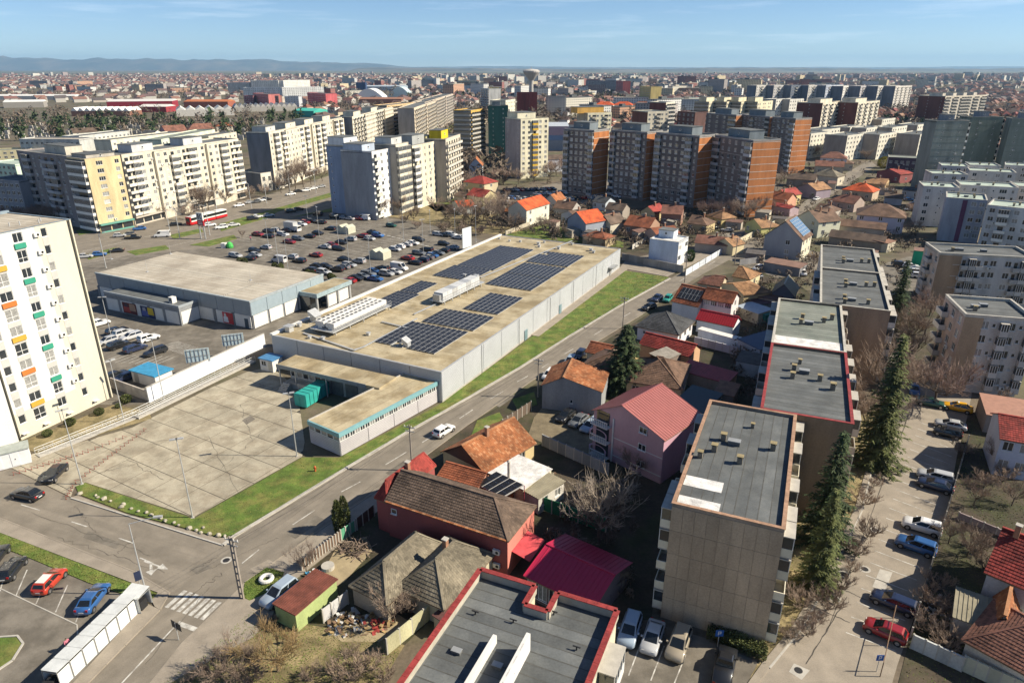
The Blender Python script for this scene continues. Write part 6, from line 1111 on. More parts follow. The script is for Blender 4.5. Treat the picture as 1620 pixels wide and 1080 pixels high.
def car_proto(kind):
    if kind in CARP: return CARP[kind]
    body, cab, Gl, (Lc, W_, Hc) = car_geo(kind); P = []
    b2 = MB(); b2.v = body.v + cab.v; o_ = len(body.v); b2.f = body.f + [tuple(o_ + k for k in f) for f in cab.f]; b2.m = [0] * len(b2.f)
    P.append(('body', b2.mesh('body', [M['paint']], True), (0, 0, 0)))
    for nme, qs in Gl.items():
        for q in qs: mb = MB(); mb.face(q); P.append((nme, mb.mesh(nme, [M['carglass']]), (0, 0, 0)))
    for sx in (-.32, .33):
        for sy in (-1, 1):
            P.append(('wheel', WHEEL, (sx * Lc, sy * (W_ - .10), .32)))
    for sy in (-1, 1):
        mb = MB(); mb.box(-.10, -.15, -.06, .05, .15, .07); P.append(('headlight', mb.mesh('headlight', [M['lens']]), (Lc * .468, sy * W_ * .56, .68)))
        mb = MB(); mb.box(-.05, -.12, -.1, .06, .12, .12); P.append(('tail_light', mb.mesh('tail_light', [M['redlamp']]), (-Lc * .487, sy * W_ * .66, .80)))
        mb = MB(); mb.box(-.08, -.1, 0, .08, .1, .14); P.append(('mirror', mb.mesh('mirror', [M['paint']]), (Lc * .16, sy * (W_ + .07), CK[kind][3])))
    mb = MB(); mb.box(0, -.26, -.06, .02, .26, .06); P.append(('number_plate', mb.mesh('number_plate', [M['white']]), (-Lc * .502, 0, .6))); P.append(('number_plate', P[-1][1], (Lc * .492, 0, .45)))
    mb = MB(); mb.box(-Lc * .46, -W_ * .86, .2, Lc * .46, W_ * .86, .34); P.append(('underbody', mb.mesh('underbody', [M['black']]), (0, 0, 0)))
    arch = MB()
    for sx in (-.32, .33):
        for sy in (-1, 1): arch.tube((sx * Lc, sy * (W_ - .05), .34), (sx * Lc, sy * (W_ + .006), .34), .385, .385, 14)
    P.append(('arch_trim', arch.mesh('arch_trim', [M['black']]), (0, 0, 0)))
    # the same car as one small mesh for far rows
    s = MB(); mats = [M['paint'], M['carglass'], M['tyre'], M['redlamp']]
    s.v = list(b2.v); s.f = list(b2.f); s.m = [0] * len(b2.f)
    for qs in Gl.values():
        for q in qs: s.face(q, 1)
    for sx in (-.32, .33):
        for sy in (-1, 1): s.tube((sx * Lc, sy * (W_ - .2), .32), (sx * Lc, sy * (W_ + .01), .32), .33, .33, 10, 2)
    for sy in (-1, 1): s.box(-Lc * .5, sy * W_ * .6 - .12, .7, -Lc * .47, sy * W_ * .6 + .12, .9, 3)
    CARP[kind] = (P, s.mesh('parked_car', mats)); return CARP[kind]
COL = {'white': (.75, .75, .74), 'silver': (.42, .43, .44), 'black': (.016, .017, .02), 'navy': (.018, .026, .06), 'blue': (.03, .10, .27), 'red': (.25, .016, .018), 'grey': (.13, .14, .15), 'green': (.015, .075, .06), 'yellow': (.70, .36, .01), 'teal': (.03, .28, .22), 'beige': (.30, .26, .20), 'light blue': (.30, .37, .45), 'dark red': (.13, .012, .02), 'orange-red': (.40, .04, .02)}
def near_car(label, kind, color, front, rear, name=None):
    f, r = G(*front), G(*rear); c = (f + r) / 2; a = math.atan2(f.y - r.y, f.x - r.x); c.z = .045
    root = thing('parked_car' if name is None else name, label, 'van' if kind == 'van' else 'pickup' if kind == 'pickup' else 'car', c, a); col = COL[color]
    for nme, me, loc in car_proto(kind)[0]:
        o = inst(me, nme, root, loc, 0, col)
        if nme == 'wheel': inst(RIM, 'rim', o)
    return root
near_car('white hatchback driving along the street beside the supermarket', 'hatchback', 'white', (718, 676), (686, 696), 'moving_car')
near_car('silver-blue SUV parked between the concrete pole and the lime garage', 'SUV', 'light blue', (417, 966), (468, 925)); near_car('black saloon on the side road at the left edge', 'saloon', 'black', (20, 782), (70, 792), 'moving_car'); near_car('black saloon leaving the delivery yard entrance', 'saloon', 'black', (76, 766), (100, 742), 'moving_car')
near_car('black hatchback parked next to the red one in the corner car park', 'hatchback', 'black', (33, 890), (8, 922)); near_car('orange-red hatchback with a white roof in the corner car park', 'hatchback', 'orange-red', (95, 910), (66, 941))
near_car('bright blue saloon beside the white bin housings', 'saloon', 'blue', (163, 934), (134, 972)); near_car('black car cut by the left edge in the corner car park', 'estate car', 'black', (5, 872), (-20, 905))
for o in [o for o in bpy.data.objects if o.get('label', '').startswith('orange-red hatch')]:
    mb = MB(); mb.box(-1.42, -.5, 1.496, -.02, .5, 1.515); mb.build('roof_panel', M['white'], o)
near_car('black saloon nearest the grey gabled building on the parking yard', 'saloon', 'black', (886, 669), (904, 655)); near_car('dark saloon in the middle of the three on the parking yard', 'saloon', 'grey', (905, 678), (925, 662)); near_car('light blue estate car beside the purple house', 'estate car', 'light blue', (924, 686), (944, 670))
for lb, k, c_, f_, r_ in [('white-silver saloon parked behind the black one on the service road', 'saloon', 'silver', (1478, 672), (1527, 682)), ('black hatchback pulled up beside the white-silver saloon on the service road', 'hatchback', 'black', (1475, 684), (1521, 695)), ('silver estate car in the middle of the service road stalls', 'estate car', 'silver', (1453, 752), (1504, 765)), ('dark blue-grey saloon in front of the silver estate on the service road', 'saloon', 'navy', (1452, 765), (1505, 781)), ('white SUV with a sunroof on the service road', 'SUV', 'white', (1426, 829), (1488, 848)), ('blue SUV next to the white one on the service road', 'SUV', 'blue', (1417, 858), (1478, 880)), ('large navy estate car above the red car on the service road', 'estate car', 'navy', (1378, 945), (1448, 974)), ('dark red hatchback at the lower end of the service road stalls', 'hatchback', 'red', (1368, 991), (1430, 1018)),
                          ('yellow taxi parked at the top of the service road', 'saloon', 'yellow', (1490, 644), (1537, 654)), ('dark green saloon left of the yellow taxi', 'saloon', 'green', (1494, 646), (1449, 637)), ('small blue car in the shade under the bare tree', 'hatchback', 'blue', (1446, 630), (1444, 612)), ('silver-blue SUV leftmost of the three below the panelled gable', 'SUV', 'light blue', (988, 1028), (1003, 980)), ('silver saloon in the middle of the three below the panelled gable', 'saloon', 'silver', (1023, 1042), (1040, 988)), ('beige SUV rightmost of the three below the panelled gable', 'SUV', 'beige', (1063, 1052), (1082, 1000)), ('black pickup parked nose-out at the foot of the hedge', 'pickup', 'black', (1150, 1038), (1140, 1085))]: near_car(lb, k, c_, f_, r_)
for o in [o for o in bpy.data.objects if o.get('label', '').startswith('yellow taxi')]: mb = MB(); mb.box(-.12, -.3, 1.43, .08, .3, 1.57); mb.build('taxi_sign', M['white'], o)
for lb, k, c_, f_, r_ in [('teal green car parked by the slate-roofed house', 'hatchback', 'teal', (1050, 482), (1062, 470)), ('dark car beside the teal one near the slate-roofed house', 'saloon', 'navy', (1032, 480), (1046, 470)), ('light blue hatchback at the street edge by the brown wing', 'hatchback', 'light blue', (898, 580), (906, 570)), ('white hatchback at the street edge before the grey gabled building', 'hatchback', 'white', (864, 602), (874, 592)), ('navy car parked under the eaves of the street wing', 'hatchback', 'navy', (912, 570), (922, 560)), ('black hatchback in the shade of the slate-roofed house', 'hatchback', 'black', (1018, 492), (1035, 487)),
                          ('white hatchback parked before the low brown garage', 'hatchback', 'white', (1192, 430), (1206, 424)), ('white hatchback beside the barn', 'hatchback', 'white', (1272, 440), (1268, 430)), ('black pickup at the junction by the cottages', 'pickup', 'black', (1118, 364), (1138, 362)), ('silver saloon at the junction by the yellow cottage', 'saloon', 'silver', (1140, 366), (1160, 367)), ('white car on the far street', 'saloon', 'white', (1284, 319), (1298, 315)), ('black car on the far street', 'saloon', 'black', (1300, 313), (1312, 306)), ('grey car half hidden beside the row house garage', 'hatchback', 'grey', (1185, 442), (1205, 440))]: near_car(lb, k, c_, f_, r_)
# ---------------------------------------------------------- rows of small cars
FAR = []
def far_cars(items, place, group, head, jitter=0):
    by = {}
    for x, y, c_, *k in items: by.setdefault(c_, []).append((x, y, k[0] if k else None, k[1] if len(k) > 1 else head))
    ordn = ['leftmost', 'second', 'third', 'fourth', 'fifth', 'sixth', 'seventh', 'eighth', 'ninth', 'tenth', 'eleventh', 'twelfth', 'thirteenth', 'fourteenth', 'fifteenth', 'sixteenth', 'seventeenth', 'eighteenth', 'nineteenth', 'twentieth', '21st', '22nd', '23rd', '24th', '25th', '26th', '27th', '28th', '29th', '30th', '31st', '32nd', '33rd', '34th', '35th', '36th', '37th', '38th', '39th', '40th']
    rr = random.Random(len(items))
    for c_, lst in by.items():
        lst.sort()
        for i, (x, y, k, hd) in enumerate(lst):
            k = k or rr.choice(['hatchback', 'saloon', 'saloon', 'estate car', 'SUV']); p = G(x, y); p.z = .04
            lab = ('only %s %s %s' % (c_, k, place)) if len(lst) == 1 else ('%s %s %s, %s %s one%s' % (c_, k, place, ordn[i], c_, '' if i == 0 else ' from the left'))
            o = inst(car_proto(k)[1], 'parked_car', None, p, R(hd + rr.uniform(-2, 2)) + (math.pi if rr.random() < .4 else 0), (lambda k_: tuple(min(1, q * k_) for q in COL[c_]))(rr.uniform(.75, 1.2))); tag(o, lab, 'van' if k == 'van' else 'car', group)
far_cars([(186, 527, 'black'), (197, 531, 'silver'), (208, 536, 'silver', 'estate car'), (236, 539, 'white', 'SUV'), (171, 543, 'silver'), (189, 550, 'black'), (215, 555, 'navy'), (247, 560, 'black'), (158, 515, 'white'), (185, 598, 'black'), (198, 602, 'navy')], 'in the small car park', 'cars in the small car park by the tower', 57)
LOT = '408,373,red 425,368,black 425,376,black 448,373,silver 435,366,silver 477,357,white 483,354,red 493,352,black 508,354,black 458,385,red 472,380,grey 490,376,black 503,371,black 403,399,black 421,394,silver 373,407,silver 395,411,black 404,406,silver 463,409,silver 474,415,black 500,406,red 514,393,silver 525,390,red 536,396,black 540,386,black 555,381,silver 523,364,black 545,413,black 568,416,silver 553,422,silver 534,429,black 543,425,grey 502,424,black 515,424,black 491,430,black 513,434,silver 552,447,red 563,443,black 573,440,grey 583,436,grey 591,432,blue 594,444,blue 612,436,silver 625,433,white 605,427,black 573,376,red 585,380,silver 590,370,black 598,375,blue 625,397,silver 632,393,white 642,390,silver 653,387,white 662,382,black 663,403,grey 675,397,black 645,411,red 657,418,black 668,414,navy 676,410,grey 684,407,blue 693,403,grey 702,399,black 702,388,black 716,394,silver 694,373,silver 703,374,black 714,374,white 725,378,silver 619,359,green 568,348,red 582,346,white 545,347,silver 553,348,silver 530,345,black 503,341,black 590,344,silver 599,345,black 455,367,black'
far_cars([(float(a), float(b), c) for a, b, c in (t.split(',') for t in LOT.split())] + [(442, 415, 'white', 'van'), (632, 427, 'white', 'van'), (576, 348, 'white', 'van')], 'in the big car park', 'cars in the supermarket car park', -27)
far_cars([(158, 405, 'blue', 'hatchback', 20), (185, 399, 'black', 'saloon', 20), (257, 375, 'white', 'van', 15), (211, 378, 'black', 'pickup', 15), (204, 373, 'grey', 'hatchback', 25), (221, 364, 'blue', 'saloon', 30), (278, 357, 'black', 'saloon', 25), (333, 358, 'white', 'hatchback', 30), (350, 362, 'white', 'SUV', 30), (370, 358, 'white', 'saloon', 30), (400, 348, 'black', 'SUV', 35), (407, 345, 'white', 'saloon', 35), (425, 343, 'silver', 'saloon', 35), (460, 336, 'black', 'SUV', 40), (472, 333, 'black', 'saloon', 40), (378, 327, 'white', 'saloon', 45), (395, 322, 'silver', 'saloon', 45), (405, 321, 'grey', 'saloon', 45), (412, 319, 'white', 'saloon', 45), (422, 317, 'black', 'saloon', 45), (460, 309, 'white', 'saloon', 45), (472, 304, 'black', 'saloon', 45), (484, 303, 'white', 'SUV', 45), (495, 300, 'white', 'saloon', 45), (508, 297, 'silver', 'saloon', 45), (135, 408, 'silver', 'saloon', 20), (190, 375, 'silver', 'hatchback', 20)], 'on the boulevard', 'traffic on the boulevard', 30)
rr = random.Random(11); cc = []
for row, (a, b, n) in enumerate([((762, 312), (850, 318), 10), ((770, 322), (860, 328), 9), ((800, 303), (900, 300), 13), ((850, 309), (960, 304), 14), ((870, 318), (985, 312), 12)]):
    for i in range(n):
        if rr.random() < .8: t = i / (n - 1); cc.append((a[0] + (b[0] - a[0]) * t + rr.uniform(-1, 1), a[1] + (b[1] - a[1]) * t, rr.choice(['white', 'silver', 'silver', 'black', 'black', 'grey', 'red', 'blue', 'navy', 'white'])))
far_cars(cc, 'in the court before the dark towers', 'cars in the court before the dark towers', -50)
far_cars([(1440, 424, 'white'), (1448, 429, 'silver'), (1452, 434, 'white', 'SUV'), (1455, 440, 'white'), (1425, 422, 'black'), (1438, 433, 'black'), (1437, 318, 'blue'), (1446, 324, 'navy'), (1440, 334, 'silver'), (1435, 312, 'black'), (1450, 312, 'navy')], 'in the lane by the right-hand blocks', 'cars in the lane by the right-hand blocks', -20)
# box truck in the car park
p = G(462, 366); t = thing('box_truck', 'grey box truck standing high among the parked cars', 'truck', p, R(-27)); mb = MB(); mb.box(-2.6, -1.15, .8, 1.9, 1.15, 3.5); mb.build('box', M['galv'], t); mb = MB(); mb.box(1.95, -1.0, .45, 3.6, 1.0, 2.3); mb.build('cab', M['white'], t); mb = MB(); mb.box(3.0, -.9, 1.4, 3.62, .9, 2.15); mb.build('windscreen', M['carglass'], t); mb = MB(); mb.box(-2.6, -.5, .5, 3.2, .5, .8); mb.build('chassis', M['black'], t)
for x in (-1.6, 2.7):
    for y in (-.95, .95): o = inst(WHEEL, 'wheel', t, (x, y, .42)); o.scale = (1.3, 1.2, 1.3)
# red and white tram
a, b = G(300, 357), G(357, 343); d = b - a; t = thing('tram', 'red and white tram on the grass track of the boulevard', 'tram', a, math.atan2(d.y, d.x)); TLn = d.length
for k in range(3):
    x0, x1 = TLn * k / 3 + .15, TLn * (k + 1) / 3 - .15; mb = MB(); mb.box(x0, -1.2, .35, x1, 1.2, 1.35); mb.build('red_skirt', mat('tram_red', (.42, .015, .02), .4), t); mb = MB(); mb.box(x0, -1.2, 1.35, x1, 1.2, 1.8); mb.build('white_band', M['white'], t); mb = MB(); mb.box(x0 + .2, -1.18, 1.8, x1 - .2, 1.18, 2.8); mb.build('windows', M['carglass'], t); mb = MB(); mb.box(x0, -1.2, 2.8, x1, 1.2, 3.2); mb.box(x0 + 1, -.7, 3.2, x1 - 1, .7, 3.45); mb.build('roof', M['white'], t)
    if k < 2: mb = MB(); mb.box(x1, -1.0, .4, x1 + .3, 1.0, 3.0); mb.build('gangway', M['black'], t)
mb = MB(); mb.box(-.4, -1.1, .4, .13, 1.1, 3.1); mb.build('nose', MATS['tram_red'], t); mb = MB(); mb.box(-.43, -.95, 1.5, -.4, .95, 2.7); mb.build('windscreen', M['carglass'], t)
# ================================================================== PLANTS
def gen_bare(seed, h, spread, n1=7, n2=5, n3=5, n4=4, up=.55, trunk_h=.28, r0=.16, tw=.016):
    rs = random.Random(seed); tr, cr = MB(), MB(); V = Vector
    def rd(s): return V((rs.uniform(-s, s), rs.uniform(-s, s), rs.uniform(-s * .6, s)))
    def curve(mb, p, d, ln, ra, rb, n, seg):
        for i in range(seg): q = p + d * (ln / seg); mb.tube(p, q, ra + (rb - ra) * i / seg, ra + (rb - ra) * (i + 1) / seg, n, cap=False); p = q; d = (d + rd(.12) + V((0, 0, .05))).normalized()
        return p, d
    top, _ = curve(tr, V((0, 0, 0)), V((rs.uniform(-.05, .05), rs.uniform(-.05, .05), 1)), h * trunk_h, r0, r0 * .8, 7, 3); p0 = top
    for i in range(n1):
        a = 6.283 * (i + rs.random() * .7) / n1; e = up + rs.uniform(-.2, .35); d = V((math.cos(a) * spread, math.sin(a) * spread, e)).normalized(); ln = h * rs.uniform(.32, .5); st = p0 + V((0, 0, -h * trunk_h * .25 * rs.random())); p, dd = curve(tr, st, d, ln, r0 * .55, r0 * .2, 5, 3)
        for j in range(n2):
            t = rs.uniform(.35, 1); q = st.lerp(p, t); d2 = (dd + rd(.75) + V((0, 0, .25))).normalized(); l2 = ln * rs.uniform(.4, .7); e2, dd2 = curve(tr, q, d2, l2, r0 * .22, r0 * .09, 4, 2)
            for k in range(n3):
                q3 = q.lerp(e2, rs.uniform(.3, 1)); d3 = (dd2 + rd(.85) + V((0, 0, .15))).normalized(); l3 = l2 * rs.uniform(.4, .75); e3 = q3 + d3 * l3; cr.tube(q3, e3, tw * 1.5, tw, 3, cap=False)
                for m in range(n4):
                    q4 = q3.lerp(e3, rs.uniform(.15, 1)); d4 = (d3 + rd(.95)).normalized(); cr.tube(q4, q4 + d4 * l3 * rs.uniform(.35, .8), tw, tw * .5, 3, cap=False)
    return tr, cr
TREES = {}
def proto_tree(key, tr, cr, tm, cm): TREES[key] = (tr.mesh('trunk', tm), cr.mesh('crown', cm))
for i in range(4): proto_tree('bare%d' % i, *gen_bare(20 + i, 9, .75, 8, 6, 6, 6), M['bark'], M['twig'])
proto_tree('round', *gen_bare(31, 8, 1.0, 10, 7, 6, 6, .35, .25), M['bark'], mat('twig_pink', (.30, .215, .175), .95, .2, .3, 4))
proto_tree('fan', *gen_bare(41, 7, .7, 12, 6, 6, 4, .75, .22, .18), M['bark'], mat('twig_grey', (.28, .235, .19), .95, .2, .3, 4))
for i in range(3): proto_tree('shrub%d' % i, *gen_bare(60 + i, 3.2, .9, 10, 5, 5, 5, .7, .06, .05, .012), M['bark'], M['twig'])
proto_tree('ochre', *gen_bare(71, 7, .85, 9, 6, 6, 5, .45, .32, .12), M['bark'], M['twig2'])
proto_tree('poplar', *gen_bare(81, 12, .32, 9, 6, 6, 5, .9, .25, .2), M['bark'], M['twig'])
def gen_conifer(seed, h, r, droop=.35, dens=1.0, bare=.05, leaf=.5):
    rs = random.Random(seed); tr, cr = MB(), MB(); V = Vector; tr.tube((0, 0, 0), (0, 0, h * .97), .018 * h, .02, 7)
    z = h * bare
    while z < h * .985:
        t = (z / h - bare) / (1 - bare); rad = r * (1 - t) ** .8 * rs.uniform(.75, 1.1) + .15; n = max(5, int((6 + rad * 3.2) * dens)); a0 = rs.random() * 6.28
        for i in range(n):
            a = a0 + 6.283 * i / n + rs.uniform(-.25, .25); ln = rad * rs.uniform(.4, 1.2); dr = droop * (1 - t * .8); s = V((-math.sin(a), math.cos(a), 0)); o = V((math.cos(a), math.sin(a), 0)); m = max(2, int(ln / .3)); tr.tube((0, 0, z), o * ln * .9 + V((0, 0, z - dr * ln * .6)), .03, .01, 3, cap=False)
            for k in range(m):
                u = (k + rs.random()) / m; c = o * ln * u + V((0, 0, z - dr * ln * u * (1 - .35 * u)))
                for side in (-1, 1, 0):
                    dirn = (o * .8 + s * side * rs.uniform(.6, 1.2) + V((0, 0, rs.uniform(-.75, -.05)))).normalized(); e = c + dirn * leaf * rs.uniform(.7, 1.35); nn = V((rs.uniform(-.5, .5), rs.uniform(-.5, .5), 1)).cross(dirn).normalized() * leaf * .26; cr.face([c - nn * .6, e - nn * .15, e + nn * .4, c + nn])
        z += h * .02 + .06 + .1 * rs.random()
    return tr, cr
proto_tree('spruce0', *gen_conifer(5, 13, 5.0, .35, 1.1, .03, .58), M['bark'], M['needle']); proto_tree('spruce1', *gen_conifer(6, 20, 3.7, .6, .85, .05, .6), M['bark'], M['needle2']); proto_tree('spruce2', *gen_conifer(7, 16, 3.4, .45, .8, .06, .55), M['bark'], M['needle']); proto_tree('spruce3', *gen_conifer(9, 10, 2.6, .35, 1.0, .03, .5), M['bark'], M['needle'])
def gen_column(seed, h, r, n=1500, leaf=.22, flame=True):
    rs = random.Random(seed); tr, cr = MB(), MB(); tr.tube((0, 0, 0), (0, 0, h * .5), .07, .03, 6)
    for i in range(n):
        t = rs.random(); z = .1 + t * h; rr_ = r * (math.sin(math.pi * min(1, .18 + t * .80)) ** .7 if flame else math.sqrt(max(0, 1 - (2 * t - 1) ** 2))) * rs.uniform(.75, 1.02); a = rs.random() * 6.283; c = Vector((math.cos(a) * rr_, math.sin(a) * rr_, z)); d = Vector((math.cos(a) * .5 + rs.uniform(-.5, .5), math.sin(a) * .5 + rs.uniform(-.5, .5), rs.uniform(.1, 1) if flame else rs.uniform(-.4, .9))).normalized(); s = d.cross(Vector((rs.random(), rs.random(), rs.random()))).normalized() * leaf * .4; cr.face([c - s, c + d * leaf * rs.uniform(.7, 1.3), c + s])
    return tr, cr
proto_tree('thuja', *gen_column(3, 4.6, .65, 2200), M['bark'], M['needle2']); proto_tree('bush', *gen_column(4, 1.5, 1.05, 1600, .2, False), M['bark'], M['needle2']); proto_tree('magnolia', *gen_column(8, 4.5, 1.5, 2200, .3, False), M['bark'], mat('leaf_green', (.05, .085, .02), .7, .3, 2))
proto_tree('yellow', *gen_column(12, 7, 4.2, 2600, .5, False), M['bark'], mat('spring_yellow', (.34, .30, .02), .8, .25, 1))
def plant(key, px, py, s, label, name='bare_tree', cat='tree', group=None, z=0, rz=None, sz=None):
    tm, cm = TREES[key]; c = G(px, py); c.z = z; rs = random.Random(int(px * 3 + py)); root = thing(name, label, cat, c, rs.random() * 6.28 if rz is None else rz, group); root.scale = (s, s, s * (sz or 1)); inst(tm, 'trunk', root); inst(cm, 'crown', root); return root
plant('fan', 948, 858, 1.45, 'wide bare fan-shaped tree in the dark garden below the purple house'); plant('bare0', 1003, 752, .55, 'little bare tree against the purple house wall')
plant('round', 1478, 640, 1.35, 'broad pinkish bare tree beside the green car at the top of the service road'); plant('bare1', 1395, 640, 1.35, 'bare pink-brown tree behind the tallest spruce'); plant('bare2', 1368, 700, 1.15, 'bare tree against the brown side wall of the row blocks'); plant('bare3', 1462, 530, 1.1, 'bare red-brown tree behind the service road head'); plant('round', 1470, 500, .95, 'bare tree before the brown-ended block'); plant('bare0', 1500, 470, .9, 'bare tree at the corner of the brown-ended block'); plant('bare1', 1440, 545, .9, 'low bare tree in the wooded gap by the blocks'); plant('bare2', 1425, 585, 1.0, 'bare tree beside the lane under the tall spruce')
plant('spruce1', 1384, 738, 1.05, 'tallest drooping spruce beside the service road', 'spruce_tree'); plant('spruce2', 1300, 862, 1.0, 'dark green spruce in front of the brown block wall', 'spruce_tree'); plant('spruce1', 1292, 930, .66, 'shorter olive spruce by the balconies of the panelled block', 'spruce_tree'); plant('spruce0', 986, 616, 1.0, 'big dense spruce behind the purple house', 'spruce_tree'); plant('spruce2', 1413, 520, 1.0, 'slim dark spruce beside the furthest grey row block', 'spruce_tree'); plant('spruce3', 1541, 600, 1.3, 'dark spruce against the grey block at the right', 'spruce_tree'); plant('spruce3', 1528, 472, .7, 'small spruce before the brown-ended block', 'spruce_tree'); plant('spruce3', 1556, 478, .6, 'smallest spruce before the brown-ended block', 'spruce_tree'); plant('spruce3', 1607, 482, .9, 'spruce at the right edge before the brown-ended block', 'spruce_tree'); plant('spruce3', 1490, 372, .9, 'dark spruce beside the purple-striped end wall', 'spruce_tree'); plant('spruce3', 1040, 552, .28, 'very small spruce in the garden by the pink-red roof', 'spruce_tree'); plant('magnolia', 1092, 414, .8, 'rounded evergreen beside the white cube house', 'evergreen_tree')
plant('thuja', 537, 842, 1.0, 'left of the two slim green thujas by the street fence', 'thuja', 'shrub'); plant('thuja', 547, 838, 1.05, 'right of the two slim green thujas by the street fence', 'thuja', 'shrub')
for i, (x, y, s) in enumerate([(200, 637, .9), (158, 656, .75), (112, 673, .8), (76, 690, .7), (188, 645, .5)]): plant('bush', x, y, s, '%s clipped round shrub at the foot of the cream tower' % ('largest', 'second largest', 'third', 'lowest', 'small extra')[i], 'shrub', 'shrub')
plant('ochre', 440, 1062, .95, 'ochre-twigged bare tree with spreading limbs at the bottom', sz=.9); plant('bare0', 380, 1085, .65, 'bare tree cut by the bottom edge left of the ochre one'); plant('bare3', 625, 985, .55, 'thin bare tree in front of the derelict house'); plant('bare2', 485, 905, .42, 'bare little tree leaning over the street fence')
SHR = [(300, 1078), (345, 1070), (400, 1080), (490, 1075), (525, 1062), (555, 1075), (590, 1060), (610, 1078), (560, 1035), (655, 962), (672, 955), (645, 970), (435, 985)]
for i, (x, y) in enumerate(SHR): plant('shrub%d' % (i % 3), x, y, (.75 + .25 * ((i * 7) % 4 - 1)), 'bare brown shrub in the thicket along the bottom edge', 'bare_shrub', 'shrub', 'thicket along the bottom edge')
for i, (x, y) in enumerate([(1348, 905), (1330, 935), (1310, 965), (1290, 985), (1275, 1005), (1265, 960), (1288, 930), (1355, 880), (1372, 850), (1245, 1010), (1340, 870), (1366, 800), (1382, 770), (1400, 690)]): plant('shrub%d' % (i % 3), x, y, .75 + .2 * (i % 3), 'bare shrub beside the service road', 'bare_shrub', 'shrub', 'shrubs beside the service road')
for i, (x, y) in enumerate([(1500, 860), (1480, 935), (1465, 1000), (1530, 880), (1550, 870), (1505, 980), (1540, 800), (1560, 770), (1590, 760), (1575, 740), (1555, 900), (1495, 1030), (1600, 800), (1520, 720), (1470, 960), (1620, 700), (1585, 640)]): plant('shrub%d' % (i % 3) if i % 3 else 'bare%d' % (i % 4), x, y, (1.1 if i % 3 else .5), 'bare shrub in the right-hand gardens', 'bare_shrub', 'shrub', 'shrubs in the right-hand gardens')
hd = MB(); rs = random.Random(4)
for i in range(5200):
    t = rs.random(); p = G(1118, 1003).lerp(G(1212, 1040), t); n = Vector((.35, .9, 0)); c = p + n * rs.uniform(-.9, .9) + Vector((0, 0, rs.uniform(.1, 1.3))); d = Vector((rs.uniform(-1, 1), rs.uniform(-1, 1), rs.uniform(-.3, 1))).normalized() * .17; s_ = d.cross(Vector((rs.random(), rs.random(), rs.random()))).normalized() * .07; hd.face([c - s_, c + d, c + s_])
t = thing('hedge', 'clipped hedge at the foot of the panelled block', 'hedge', (0, 0, 0)); tag(hd.build('foliage', M['needle2'], t), kind='stuff')
